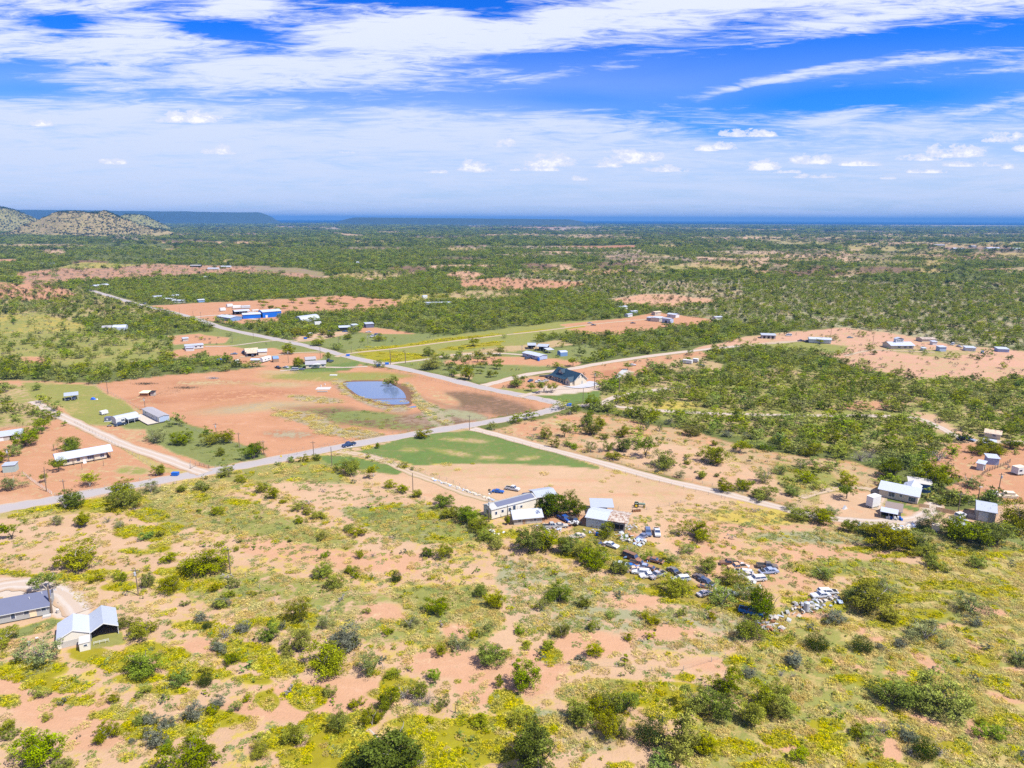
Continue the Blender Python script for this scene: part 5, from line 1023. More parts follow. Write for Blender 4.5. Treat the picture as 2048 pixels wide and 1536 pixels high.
# long cream house with posts
t, L_ = house('manufactured_house', 'long cream manufactured house on piers under a wide pale metal roof on posts', 'house', (127,933.5), (214,917.5), 8.2, 3.3, 0.05, M_('cream_siding'), RW, ov=.02, base=.55, th=.05, mark='long cream house', style='flat', skirt=True,
   wins=[('f',.10,1.5,1.5,1.2),('f',.35,1.3,1.2,1.5),('f',.63,1.3,2.4,1.5),('f',.90,1.3,1.5,1.3)], doors=[('f',.48,.6,1.0,2.1,M_('white_paint'))])
rf = gable_roof(L_+3.2, 8.2, 3.55, 1.5, .9, .12, 0, -1.6); rf.build('porch_roof', RW, t)
for x in (-2.4, L_+2.4): MB().prism([(-.8, 3.15),(4.1, 4.90),(9.0, 3.15),(9.0,2.95),(4.1,3.3),(-.8,2.95)], x, x+.06, 'x').build('shaded_gable_panel', M_('paleblue_siding_and_shade'), t)  # pale blue paints the bluish shade of the gable ends
for x in (-1.6, L_*.24, L_*.71, L_+1.3): MB().box(x-.1, x+.1, -.85, -.68, 0, 3.1).build('post', M_('pole_wood'), t)
for x in (-1.6, L_+1.3): MB().box(x-.1, x+.1, 8.8, 8.95, 0, 3.1).build('post', M_('pole_wood'), t)
st = MB(); [st.box(-.6,.6,-.45-.3*i,-.15-.3*i,0,.6-.18*i) for i in range(3)]; st.build('steps', M_('white_paint'), t, (L_*.48, 0, 0))
def shed_(name, label, a, b, W_, H, rise, wm_, rm, **k): return house(name, label, k.pop('cat', 'shed'), a, b, W_, H, rise, wm_, rm, **k)
shed_('pump_shed', 'small grey-green shed with pale flat roof by the rail fence at the left edge', (6,946), (31,944), 3.6, 2.9, .3, M_('green_metal'), RG_, style='shed', ov=.2, mark='small grey-green shed')
shed_('old_barn', 'weathered low barn with grey tin roof at the left edge behind the big bush', (-34,888), (48,876), 8, 2.5, 1.3, M_('grey_wood'), RG_, mark='weathered low barn', cat='barn', doors=[('f',.45,.05,1.6,2.0,M_('white_paint')),('f',.70,.05,1.4,2.0,M_('black_and_shade'))])
# the two white mobile homes with the deck
t, L_ = house('mobile_home', 'white mobile home with rounded metal roof left of the deck', 'mobile home', (233,851), (278,841), 4.8, 3.3, .9, M_('white_siding'), RW, style='arch', base=.5, mark='white mobile home with the rounded roof', wins=[('f',.3,1.6,1.6,1.0),('f',.55,1.7,1.2,.9),('f',.78,1.7,1.2,.9)], skirt=True)
p = MB(); p.prism([(-2.9,2.5),(.1,3.0),(.1,3.1),(-2.9,2.6)], L_*.4, L_, 'x'); p.build('porch_roof', RW, t); [MB().box(x-.06,x+.06,-2.8,-2.68,0,2.48).build('post', M_('trim'), t) for x in (L_*.42, L_*.7, L_-.2)]
t, L_ = house('mobile_home', 'long white mobile home with brown-grey roof and wooden deck along its front', 'mobile home', (286,830), (319,847), 5.0, 3.4, .5, M_('white_siding'), M_('shingle_grey'), base=.6, ov=.25, mark='mobile home with the wooden deck', wins=[('f',.2,1.6,1.2,.9),('f',.62,1.6,1.3,1.0)], doors=[('f',.45,.7,1.0,2.1,M_('white_paint')),('f',.85,.7,1.0,2.1,M_('paleblue_siding_and_shade'))], skirt=True, L_=None)
for i in range(26): MB().box(-.5+i*(L_+.3)/26+.02, -.5+(i+1)*(L_+.3)/26-.02, -5.4, -.1, .55, .62).build('deck_board', M_('deck'), t)
MB().box(-.45, L_-.2, -5.35, -.15, .05, .54).build('deck_frame', M_('skirt'), t)
MB().box(L_+.01, L_+.06, .3, 4.7, .7, 3.3).build('end_panel', M_('paleblue_siding_and_shade'), t)
car('pickup_truck' if 0 else 'pickup', 'dark blue pickup truck parked before the rounded-roof mobile home', 241, 851, (-10,2), (.03,.05,.10)); car('suv', 'black utility vehicle beside the dark blue pickup at the mobile homes', 250, 845, (-10,-3), (.02,.02,.03))
q = G(219,853); at_ = thing('atv', 'small four-wheeled buggy in front of the dark blue pickup', 'buggy', q, .3); MB().box(-.9,.9,-.35,.35,.35,.75).build('body', M_('shingle_grey'), at_); MB().box(-.5,.3,-.25,.25,.75,.95).build('seat', M_('tyre'), at_); MB().tube((.6,-.35,1.1),(.6,.35,1.1),.03,.03,5).tube((.75,0,.7),(.6,0,1.1),.03,.03,5).build('handlebar', M_('tyre'), at_)
for x in (-.7,.7):
    for y in (-.5,.5): MB().tube((0,-.12,0),(0,.12,0),.28,.28,8).build('wheel', M_('tyre'), at_, (x,y,.28))
q = G(217,842); cg = thing('play_cage', 'black square netted play cage on white feet in the green yard', 'play cage', q, .2); MB().box(-1.5,1.5,-1.5,1.5,.0,.25).build('base_frame', M_('white_paint'), cg); MB().box(-1.35,1.35,-1.35,1.35,.26,2.2).build('netting', M_('shingle_dark'), cg); MB().box(-.4,.4,-1.40,-1.36,.8,1.6).build('door', M_('white_paint'), cg)
trailer_box('water_tank', 'small white box trailer standing in the green yard left of the mobile homes', (204,831), (217,828), 2.2, 2.0, M_('white_paint'), .5, 'trailer')
t = carport('carport', 'grey tin carport over parked cars at the top of the left yard', (130,802), (157,799), 6.5, 2.7, .5, RG_, 'shed', 3, mark='grey tin carport in the left yard')
car('sedan', 'black sedan under the left half of the tin carport in the left yard', 137, 800, (-4,4), (.03,.04,.07)); car('suv', 'dark grey utility vehicle under the right half of the tin carport in the left yard', 149, 799, (-4,4), (.05,.06,.10))
q = G(186,799); s_ = thing('tarp_pile', 'blue tarp thrown over a small heap right of the left yard carport', 'tarp', q, 0); MB().prism([(-1.2,0),(1.3,0),(.6,.9),(-.3,1.2)], -.8, .8).build('cover', M_('tarp_blue'), s_); MB().prism([(1.4,0),(2.6,0),(2.2,.5)], -.5, .5).build('scrap', M_('white_paint'), s_)
# livestock shelters in the red field
shed_('stock_shelter', 'rust-brown open pen with tin sheets in the red field', (280,793), (296,793), 4.5, 2.0, .3, M_('rust'), M_('new_plywood'), style='shed', mark='brown pen in the red field', cat='shelter')
shed_('stock_hut', 'narrow dark hut right of the brown pen in the red field', (301,792), (308,792), 2.5, 2.3, .2, M_('grey_wood'), M_('black_and_shade'), style='shed', cat='hut')
fence('pipe corral right of the dark hut in the red field', [(309,793),(325,785),(345,783),(362,784),(340,789),(322,791)], 3.0, 1.2, 'brown_wood', .06, 2, 'corral', None, True)
for (x, y, l, s) in ((372,776,'black brush pile in the middle of the red field, the larger of two',4.0), (291,768,'low brush pile near the far fence of the red field',3.2), (426,757,'grey clump of brush on the pale strip of the red field',1.8)):
    q = G(x, y); rg = np.random.default_rng(x); n = 500; C = rg.normal(size=(n,3))*np.array([s, s*.45, .35]); C[:,2] = np.abs(C[:,2]); me = leaves_mesh('brush_pile', C, rg.uniform(.3,.9,n), rg.uniform(0,1,n), M_('shingle_grey') if 'grey' in l else mat('burnt_brush',(.05,.05,.035),.9), asp=3); tag(put('brush_pile', me, None, q), l, 'brush pile')
q = G(647,777); s_ = thing('concrete_slab', 'pale concrete slab lying alone in the red field', 'slab', q, .05); MB().box(-4.2,4.2,-3.2,3.2,0,.2).build('slab_top', M_('concrete'), s_)
q = G(645,784); tr_ = thing('feed_trough', 'long low feed trough in front of the concrete slab', 'trough', q, 0.05); MB().box(-3,3,-.5,.5,.25,.6).build('trough_body', M_('grey_wood'), tr_); [MB().box(x-.1,x+.1,-.4,.4,0,.25).build('leg', M_('grey_wood'), tr_) for x in (-2.6,2.6)]
for (x,y,l) in ((642,773,'white drum behind the left side of the concrete slab'),(650,770,'white drum behind the right side of the concrete slab')):
    q = G(x,y); d_ = thing('drum', l, 'drum', q); MB().tube((0,0,0),(0,0,.9),.35,.35,10).build('barrel', M_('white_paint'), d_); MB().tube((0,0,.9),(0,0,.96),.37,.37,10).build('lid', M_('steel'), d_)
q = G(667,751); s_ = thing('water_trough', 'white rectangular water trough in the grass above the pond', 'trough', q, 0); MB().box(-2.4,2.4,-.8,.8,0,.5).build('trough_body', M_('white_paint'), s_)
# ranch cluster by the road
t, L_ = house('manufactured_house', 'tan manufactured house with grey shingle roof and white arched porch above the red field', 'house', (612,738), (652,736), 9.0, 3.2, 1.5, M_('cream_siding'), M_('shingle_grey'), base=.4, mark='tan manufactured house', wins=[('f',.22,1.3,1.8,1.4),('f',.46,1.3,2.2,1.5),('f',.86,1.4,1.6,1.2)], doors=[('f',.64,.5,1.0,2.1,M_('white_paint'))])
MB().prism([(0,3.0),(2.6,3.95),(5.2,3.0),(5.2,2.9),(0,2.9)], -1.2, 0).build('porch_gable', M_('trim'), t, (L_*.35, -.3, 0))
g2, _ = house('back_wing', 'low rear wing with grey roof behind the tan manufactured house', 'house', (612,729), (632,727.5), 7, 3.6, 1.2, M_('cream_siding'), M_('shingle_grey'))
car('pickup', 'black flatbed truck parked left of the tan manufactured house yard', 556, 737, (-12,-3), (.03,.03,.03)); car('sedan', 'small white car beside the black flatbed truck', 572, 736, (-5,-1), (.6,.6,.62)); car('van', 'white van parked under the tree left of the tan house', 589, 741, (-10,0), (.55,.57,.6)); car('sedan', 'grey sedan between the white van and the tan house', 602, 740, (-8,0), (.2,.22,.3))
car('sedan', 'dark car on the grass behind the tan manufactured house', 663, 724, (-6,3), (.04,.07,.06)); car('suv', 'white vehicle half hidden behind the tree at the tan house', 595, 725, (-6,1), (.6,.62,.65)); car('suv', 'dark vehicle under the tree right of the tan house', 657, 723, (-3,3), (.1,.1,.14))
trailer_box('camper_trailer', 'white travel trailer in the red yard beside the round-roofed hut', (526,726), (543,721), 2.8, 3.4, M_('white_paint'), .7, 'camper', mark='white travel trailer', cap=True, wins=[(.3,1.7,1.2,.7),(.7,1.7,1.2,.7)])
shed_('round_roofed_hut', 'brown wooden hut with rounded blue roof beside the white travel trailer', (547,725), (558,724), 5, 2.4, 1.6, M_('brown_wood'), M_('blue_siding'), style='arch', cat='hut')
shed_('long_white_shed', 'low white shed left of the white travel trailer', (502,726), (520,726), 4, 2.4, .7, M_('cream_siding'), RW, wins=[('f',.5,1.0,1,.8)])
t, _ = house('ranch_house', 'tan ranch house with dusty pink roof behind the travel trailer', 'house', (492,711), (517,709), 10, 3.0, 1.6, M_('tan_siding'), RL, mark='tan ranch house'); carport('carport', 'pale carport with dark opening in front of the tan ranch house', (494,714), (514,713), 6, 2.6, .6, RL, 'shed', 3, back=M_('black_and_shade'))
shed_('white_annex', 'small cream gabled annex at the right end of the tan ranch house', (517,711), (534,710), 7, 3.0, 1.3, M_('cream_siding'), RW, cat='annex')
car('suv', 'dark blue vehicle at the left end of the tan ranch house', 487, 706, (-6,3), (.03,.05,.10)); car('sedan', 'grey car parked beneath a tree left of the tan ranch house', 468, 709, (-8,0), (.25,.32,.4)); car('suv', 'dark vehicle under the pale carport of the ranch house', 506, 713, (-3,4), (.06,.05,.05))
q = G(443,722); s_ = thing('covered_boat', 'boat under a bright blue tarp at the edge of the scrub', 'covered boat', q, 0); MB().prism([(-3.6,.6),(-2.6,1.6),(2.8,1.9),(3.6,1.0),(3.2,.6)], -1.1, 1.1).build('tarp_cover', M_('tarp_blue'), s_); MB().prism([(-3.2,.3),(3.0,.3),(3.2,.6),(-3.4,.6)], -.9, .9).build('hull', M_('white_paint'), s_); [MB().tube((0,-1.0,0),(0,1.0,0),.33,.33,8).build('wheel', M_('tyre'), s_, (x,0,.33)) for x in (0,.9)]
trailer_box('utility_trailer', 'small white box trailer with dark door left of the low white shed', (471,728), (479,727), 2.4, 2.6, M_('white_paint'), .5); q = G(485,724); s_ = thing('farm_implement', 'rusty farm implement right of the small white box trailer', 'implement', q, .2); MB().box(-3,3,-.1,.1,.7,.85).build('beam', M_('rust'), s_); [MB().tube((x,-.8,.5),(x,.8,.5),.45,.45,8).build('disc', M_('rust'), s_) for x in (-2.4,-1,1,2.4)]
t, _ = house('mobile_home', 'old white mobile home surrounded by trees left of the road', 'mobile home', (371,700), (407,697), 7, 3.2, .7, M_('white_siding'), RG_, base=.4, mark='old white mobile home in the trees', wins=[('f',.2,1.4,1.4,1.0),('f',.6,1.4,1.4,1.0),('f',.85,1.4,1.2,1.0)], skirt=True)
shed_('white_box_shed', 'small white box shed in front of the old white mobile home', (372,702.5), (387,702), 3.0, 2.6, .3, M_('white_siding'), RW, style='shed'); shed_('grey_shed', 'small grey shed hidden behind the old white mobile home', (366,683), (377,682), 4, 2.6, .6, M_('grey_wood'), RG_)
# blue metal buildings
t, _ = house('blue_warehouse', 'tall bright blue metal warehouse with white roof', 'warehouse', (526,636), (563,633), 14, 6.2, 1.4, RB, RW, mark='bright blue warehouse', doors=[('f',.2,.1,2.2,2.6,M_('white_paint'))]); t, _ = house('blue_workshop', 'lower bright blue metal workshop left of the tall blue warehouse', 'workshop', (486,638), (522,636), 10, 4.4, 1.2, RB, RW, mark='lower blue workshop')
t, _ = house('blue_tin_store', 'pale blue store with white ribbed roof near the highway fork', 'store', (434,639), (461,643), 13, 3.6, 1.0, M_('blue_siding'), RW, mark='pale blue store')
carport('tin_carport', 'long tin carport full of dark equipment behind the blue workshop', (470,630), (500,628), 12, 3.6, 1.2, RW, 'gable', 4, back=M_('black_and_shade')); carport('tin_carport', 'small lean-to carport right of the equipment carport', (499,632), (514,631), 8, 3.2, .6, RR, 'shed', 3, back=M_('black_and_shade'))
for i, (a, b, l) in enumerate((((441,623),(452,622),'white camper at the left end of the blue building yard'), ((466,618),(482,617),'white motor home behind the equipment carport'), ((483,618),(501,617),'long silver travel trailer right of the white motor home'), ((455,615),(466,614),'small white trailer furthest back in the blue building yard'), ((505,623),(518,622),'flat white trailer right of the silver travel trailer'))):
    trailer_box('camper_trailer', l, a, b, 3.2, 3.6 if i != 4 else 1.6, M_('white_paint') if i != 2 else M_('steel'), .7, 'camper', cap=(i in (1,2)))
for (x, y, l, c, h) in ((471,638,'dark grey pickup parked between the pale blue store and blue workshop',(.06,.07,.09),(5,1)), (462,633,'red car behind the pale blue store',(.3,.05,.03),(5,0)), (480,640,'tan pickup nearest the corner of the blue workshop',(.4,.3,.2),(4,1)), (511,629,'dark vehicle before the flat white trailer',(.05,.05,.05),(5,0))):
    car('pickup' if 'pickup' in l else 'sedan', l, x, y, h, c)
t, _ = house('round_barn', 'silver half-round metal barn among the trees right of the blue warehouse', 'barn', (603,645), (640,640), 13, .6, 5.0, RG_, RG_, style='arch', mark='silver half-round barn')
trailer_box('camper_trailer', 'small white camper below the silver half-round barn', (630,651), (643,650), 2.8, 3.2, M_('white_paint'), .6, 'camper'); car('van', 'white delivery truck parked beside the road among trees', 619, 672, (-7,2), (.75,.75,.76), scale=1.25, name='delivery_truck', cat='truck')
t, _ = house('ranch_shed', 'long low shed with dark open front and white roof north of the yellow field', 'shed', (679,662), (702,661), 8, 3.0, .6, M_('black_and_shade'), RW, style='shed', mark='long low open shed'); shed_('white_tank_shed', 'narrow white shed at the right end of the long low shed', (707,660), (717,659), 5, 4.4, .4, M_('white_siding'), RW, style='shed')  # black walls of the long shed stand in for its shaded open front
shed_('dark_barn', 'dark open barn with grey roof behind the long low shed', (732,656), (748,655), 7, 3.6, .7, M_('shingle_dark'), RG_, cat='barn', style='shed')
for (x,y,l,k,c,h) in ((756,672,'blue and white rig truck parked beside the dark barn','van',(.10,.14,.30),(5,0)), (746,674,'white drilling truck left of the blue rig truck','pickup',(.6,.6,.62),(-5,1)), (737,665,'white car in front of the dark barn','sedan',(.7,.7,.72),(-5,0)), (657,664,'dark car left of the long low shed','sedan',(.05,.05,.07),(5,0)), (690,664,'blue car under the long low shed','sedan',(.08,.15,.35),(-5,0))): car(k, l, x, y, h, c, scale=1.15 if 'truck' in l else 1, name='rig_truck' if 'rig' in l or 'drilling' in l else None)
shed_('field_hut', 'small white field hut above the long pond roof', (846,598), (855,597.5), 4, 3.6, .8, M_('white_siding'), RW, style='arch', cat='hut'); t, _ = house('low_tin_barn', 'very long low silver shed beyond the scrub', 'barn', (850,609), (905,608), 9, 2.0, .5, M_('paleblue_siding_and_shade'), RG_, mark='very long low silver shed')
for (a, b, l) in (((306,598),(324,597),'grey tin shed at the front of the far junk yard'), ((326,602),(344,603),'pale open shed right of the grey tin shed in the far junk yard'), ((340,596),(358,595),'white roofed shed behind the far junk yard'), ((345,606),(367,606),'low white mobile home in the far junk yard'), ((397,605),(410,604),'blue-grey shed right of the far junk yard')):
    house('tin_shed', l, 'shed', a, b, 7, 3.0, .7, M_('blue_siding') if 'blue' in l else M_('white_siding'), RW)
for (x,y,c,l) in ((310,603,(.04,.04,.06),'dark car left end of the far junk yard'),(318,604,(.6,.6,.65),'white car in the far junk yard'),(290,608,(.2,.2,.22),'grey car by the road before the far junk yard')): car('sedan', l, x, y, (5,1), c)
for (a, b, l, m_) in (((191,576),(219,573),'pale shed alone beside the road, far left','w'), ((225,661),(252,660),'white arched hay shelter in the pale grassland','a'), ((205,662),(223,661),'dark camouflage shelter left of the white arched hay shelter','d'), ((380,534),(401,534),'dark roofed house on the upper red strip, left of two','d'), ((441,536),(461,536),'pale roofed house on the upper red strip, right of two','w'), ((79,530),(86,530),'blue-roofed cabin in the far left trees, left of two','b'), ((95,530),(108,530),'blue-roofed cabin in the far left trees, right of two','b'), ((415,540),(437,540),'low white shed between the two houses on the upper red strip','w'), ((405,558),(412,558),'tiny grey shed in the scrub below the red strip','w')):
    house('far_shed' if m_ != 'a' else 'hay_shelter', l, 'shed', a, b, 9, 3 if m_ != 'a' else 2.0, 1.3 if m_ != 'a' else 2.4, M_('tan_siding') if m_ == 'w' else (M_('blue_siding') if m_ == 'b' else M_('black_and_shade') if m_ == 'd' else RW), RW if m_ != 'd' else M_('shingle_grey'), style='gable' if m_ != 'a' else 'arch')
# blue-grey mobile home and its carports
t, L_ = house('mobile_home', 'pale blue mobile home with light metal roof below the yellow field', 'mobile home', (1045,713), (1078,721), 8, 3.1, .8, M_('paleblue_siding_and_shade'), RW, base=.3, mark='pale blue mobile home', wins=[('f',.3,1.4,1.6,1.1),('f',.7,1.4,1.4,1.1)])
carport('tin_carport', 'tin carport behind the left half of the pale blue mobile home', (1056,699), (1072,699), 9, 3.2, .5, RG_, 'shed', 3, back=M_('black_and_shade')); carport('tin_carport', 'wide tin carport behind the right half of the pale blue mobile home', (1073,702), (1094,703), 9, 3.6, .5, RG_, 'shed', 4, back=M_('black_and_shade')); carport('tin_carport', 'low tin roof on posts right of the wide tin carport', (1096,707), (1108,706), 7, 2.6, .4, RW, 'shed', 3)
shed_('blue_tin_shed', 'small blue shed with white roof right of the mobile home pens', (1121,713), (1135,712), 6, 3, .8, M_('blue_siding'), RW, style='arch'); car('pickup', 'dark pickup in front of the pale blue mobile home', 1056, 718, (-6,1), (.06,.07,.1)); q = G(1077,722); bn = thing('rain_barrel', 'bright blue barrel at the near corner of the pale blue mobile home', 'barrel', q); MB().tube((0,0,0),(0,0,2.2),.9,.9,12).build('barrel', M_('bin_blue'), bn)
# big cream house with the dark green roof
A, rz, Lf = frame((1105,757), (1149,771)); bh = thing('farmhouse', 'large cream two-storey farmhouse with dark green metal roof and long porch', 'house', A, rz, None, 'cream farmhouse with the green roof'); W_ = 9.6; cs = M_('cream_siding')
OPEN.append((A.x, A.y, A.x+math.cos(rz)*Lf, A.y+math.sin(rz)*Lf, 8)); GRF = M_('green_roof')
MB().prism([(0,0),(W_,0),(W_,3.4),(W_/2,7.1),(0,3.4)], 0, Lf, 'x').build('wall', cs, bh)
gable_roof(Lf, W_, 3.5, 3.8, .6, .16).build('roof', GRF, bh)
MB().prism([(-2.8,2.7),(0.02,3.35),(0.02,3.47),(-2.8,2.82)], -.6, Lf*.8, 'x').build('porch_roof', GRF, bh)
for i in range(7): MB().box(-.1,.1,-.1,.1,0,2.7).build('post', M_('new_plywood'), bh, (Lf*.8*i/6-.2, -2.6, 0))
MB().box(-.5, Lf*.8, -2.7, -.02, 0, .22).build('porch_floor', M_('concrete'), bh)
d = MB(); d.prism([(-2.4,0),(2.4,0),(2.4,2.2),(0,3.7),(-2.4,2.2)], 0, 4.6); d.build('dormer', cs, bh, (Lf*.30, 1.4, 3.4)); r_ = MB(); r_.prism([(-2.9,2.0),(0,3.95),(2.9,2.0),(2.9,1.85),(0,3.78),(-2.9,1.85)], -.5, 5.0); r_.build('dormer_roof', GRF, bh, (Lf*.30, 1.4, 3.4))
for x in (-.85,0,.85): window(bh, Lf*.30+x, 1.4, 4.4, .6, 1.3)
MB().prism([(-2.5,0),(2.5,0),(2.5,2.9),(0,4.8),(-2.5,2.9)], 0, 3.0).build('front_bay', cs, bh, (Lf*.86, -2.9, 0)); MB().prism([(-2.9,2.7),(0,5.0),(2.9,2.7),(2.9,2.55),(0,4.84),(-2.9,2.55)], -.4, 6.5).build('bay_roof', GRF, bh, (Lf*.86, -2.9, 0))
window(bh, Lf*.86, -2.9, 1.0, 1.5, 1.4); [window(bh, Lf*u, 0, .9, 1.2, 1.5) for u in (.1,.3,.5,.66)]
for (v, z, w_, h) in ((.35,5.0,.9,1.3),(.62,5.0,.8,1.6)): window(bh, Lf, W_*v, z-.6, w_, h, 'y', 1)
door(bh, Lf, W_*.62, .05, 1.1, 2.3, M_('grey_siding'), 'y', 1)
for s_, a in ((0,0),(1,1)): MB().prism([(-.62,3.0),(W_/2,7.4),(W_+.62,3.0),(W_+.62,2.75),(W_/2,7.15),(-.62,2.75)], Lf+.605, Lf+.66, 'x').build('fascia', M_('trim'), bh) if s_ else None
sheet('concrete_apron', [(1124,772),(1150,773),(1178,763),(1196,768),(1180,775),(1150,777)], M_('white_paint') if 0 else mat('new_concrete',(.34,.34,.37),.8), .3)
sheet('gravel_strip', [(1230,753),(1243,741),(1250,738),(1256,741),(1248,748),(1236,757)], mat('white_gravel',(.34,.34,.33),.9), .31)
for (x,y,k,c,l,h) in ((1079,765,'pickup',(.7,.72,.75),'white pickup under the trees left of the green-roofed farmhouse',(-6,0)),(1061,763,'sedan',(.05,.08,.16),'dark blue car half hidden by the tree left of the white pickup',(-5,2)),(1091,763,'sedan',(.6,.55,.5),'pale car nearest the left end of the farmhouse porch',(-5,1)),(1097,755,'suv',(.05,.05,.05),'black tractor-like vehicle behind the farmhouse',(5,-1))): car(k,l,x,y,h,c)
q = G(1088,753); s_ = thing('flat_trailer', 'empty black flatbed trailer behind the farmhouse', 'trailer', q, .1); MB().box(-3,3,-1.2,1.2,.6,.75).build('bed', M_('skirt'), s_); [MB().tube((0,-1.3,0),(0,1.3,0),.35,.35,8).build('wheel', M_('tyre'), s_, (x,0,.36)) for x in (-.5,.5)]
# compound north of the woods
for (a,b,W_,H,r,wm_,rm,l) in (((1293,641),(1318,644),8,3.4,.3,M_('stone'),RW,'long stone-white block house in the far compound'),((1318,644),(1326,641),9,4.0,.3,M_('cream_siding'),RW,'short cream wing at the right end of the stone-white block house'),((1324,645),(1340,647),6,4.6,.5,M_('paleblue_siding_and_shade'),RG_,'tall pale blue shed with dark opening in the far compound'),((1334,634),(1351,636),7,3.4,.8,M_('white_siding'),RW,'pale blue-roofed trailer house behind the far compound tree'),((1310,631),(1322,630),6,3.6,.6,M_('tan_siding'),RL,'tan shed behind the stone-white block house'),((1264,628),(1275,627),6,2.8,.5,M_('paleblue_siding_and_shade'),RW,'small pale blue shed at the edge of the far woods'),((1256,634),(1265,633),5,2.8,.4,M_('white_siding'),RW,'small white shed left of the far compound'),((1241,619),(1255,618),7,3,.7,M_('white_siding'),RW,'white shed half hidden in the far woods'),((1431,640),(1444,639),5,3,.4,M_('white_siding'),RW,'small white shed at the right end of the far compound')):
    house('farm_building', l, 'building', a, b, W_, H, r, wm_, rm, mark=l if 'long stone' in l else None, doors=[('f',.5,.05,2.0,2.4,M_('black_and_shade'))] if 'opening' in l else (), wins=[('f',.3,1.4,1.3,1.0)] if 'house' in l else ())  # the black door slab is the shade of an opening, as colour
for (x,y,c,l) in ((1266,647,(.05,.05,.06),'dark car under the tree in the far compound'),(1180,647,(.5,.5,.5),'pale implement at the edge of the red patch in the far compound'),(1354,629,(.06,.06,.08),'dark car behind the far compound sheds'),(1187,651,(.08,.06,.05),'dark flat trailer beside the farm track')): car('sedan', l, x, y, (6,0), c)
for (a,b,l) in (((1365,727),(1383,729),'white covered trailer in the clearing, right of the farmhouse'),((1385,725),(1395,726),'white box trailer behind the covered trailer in the clearing')): trailer_box('box_trailer', l, a, b, 2.6, 2.8, M_('white_paint'), .6)
car('sedan','dark blue car right of the white trailers in the clearing',1403,733,(6,1),(.04,.06,.12)); car('pickup','old blue truck at the left end of the white trailers',1367,725,(-5,0),(.12,.15,.3)); car('sedan','pale car by the bend in the gravel strip near the woods',1265,731,(6,0),(.75,.75,.78))
# right compounds on pink soil
t, L_ = house('cottage', 'white cottage with roof cupola on the pink soil, seen beyond the woods', 'house', (1782,698), (1827,698), 13, 3.1, 1.8, M_('cream_siding'), RW, ov=.8, mark='white cottage with the cupola', wins=[('f',.35,1.0,2.4,1.4),('f',.62,1.0,2.4,1.4),('f',.85,1.0,2.0,1.4)]); MB().box(-3,3,-1.8,1.8,0,3.8).build('cupola', M_('white_siding'), t, (L_/2,6.5,3.6)); MB().prism([(-3.4,3.8),(0,4.9),(3.4,3.8),(3.4,3.7),(0,4.78),(-3.4,3.7)], -2.2, 2.2).build('cupola_roof', RW, t, (L_/2,6.5,3.6)); [window(t, L_/2+x, 4.7, 5.4, 1.0, 1.1) for x in (-1.6,0,1.6)]
house('hip_shed', 'low tan shed with patchy rust roof behind the white cottage', 'shed', (1844,684), (1872,684), 9, 2.6, .9, M_('tan_siding'), RR); t, L_ = house('mobile_home', 'pale mobile home half hidden by trees at the left of the pink soil', 'mobile home', (1618,686), (1662,688), 8, 3.6, 1.0, M_('white_siding'), RW, base=.4, mark='pale mobile home by the pink soil', wins=[('f',.5,1.3,1.2,1.0)])
t, _ = house('grey_stable', 'blue-grey stable with dark openings left of the pink soil track', 'stable', (1523,677), (1551,678), 7, 3.0, .6, M_('grey_wood'), RG_, style='shed', mark='blue-grey stable', doors=[('f',u,.05,1.8,2.2,M_('black_and_shade')) for u in (.2,.5,.8)])  # black slabs paint the shade inside the three openings
for (a,b,W_,H,l) in (((1879,703),(1892,703),5,3.4,'small grey shed with white roof right of the white cottage'),((1931,702),(1951,703),7,2.6,'low white-roofed shed with blue drum at the edge of pink soil'),((1996,704),(2018,705),8,2.4,'low grey shed in the brush at the far right'),((1845,702),(1852,702),3,2.2,'tiny white hut in front of the white cottage'),((1865,690),(1874,690),4,2.6,'small pale shed in the tree right of the cottage')): house('small_shed', l, 'shed', a, b, W_, H, .4, M_('paleblue_siding_and_shade') if 'grey' in l else M_('white_siding'), RW, style='shed')
for (x,y,k,c,l,h) in ((1602,683,'pickup',(.04,.04,.05),'black pickup on the pale drive left of the mobile home',(-6,0)),(1613,684,'suv',(.05,.05,.06),'black utility vehicle right of the black pickup on the pale drive',(-6,0)),(1905,690,'van',(.6,.6,.62),'white van among scrap right of the cottage',(-5,2)),(1918,694,'sedan',(.5,.5,.55),'pale car wreck beside the white van',(5,1)),(1577,672,'van',(.75,.75,.76),'white tank trailer behind the pale drive',(-4,0)),(1700,676,'sedan',(.2,.3,.35),'teal car alone on the pink soil',(6,0))): car(k,l,x,y,h,c)
q = G(1964,707); bn = thing('water_drum', 'blue drum at the end of the low white-roofed shed', 'drum', q); MB().tube((0,0,0),(0,0,2.0),1.0,1.0,10).build('barrel', M_('bin_blue'), bn)
# right cluster
t, L_ = house('cream_house', 'cream house with bright white metal roof and white-trimmed windows', 'house', (1757,992.5), (1834,1009), 9.5, 3.2, 1.6, M_('cream_siding'), RW, ov=.5, mark='cream house with the white metal roof', base=.1, wins=[('f',.33,1.0,2.0,1.6),('f',.57,1.6,.8,.9),('f',.86,.6,2.3,1.7),('r',.55,1.9,1.2,.6)]); MB().tube((0,0,0),(0,0,1.1),.12,.12,8).build('vent_pipe', M_('grey_siding'), t, (L_*.62, 5.6, 4.2))
w2 = MB(); w2.prism([(0,0),(5,0),(5,3.2),(2.5,4.5),(0,3.2)], 0, 3.0); w2.build('side_wing', M_('cream_siding'), t, (L_*.55, 9.45, 0)); MB().prism([(-.5,3.05),(2.5,4.7),(5.5,3.05),(5.5,2.95),(2.5,4.56),(-.5,2.95)], -4, 3.5).build('wing_roof', RW, t, (L_*.55, 9.45, 0))
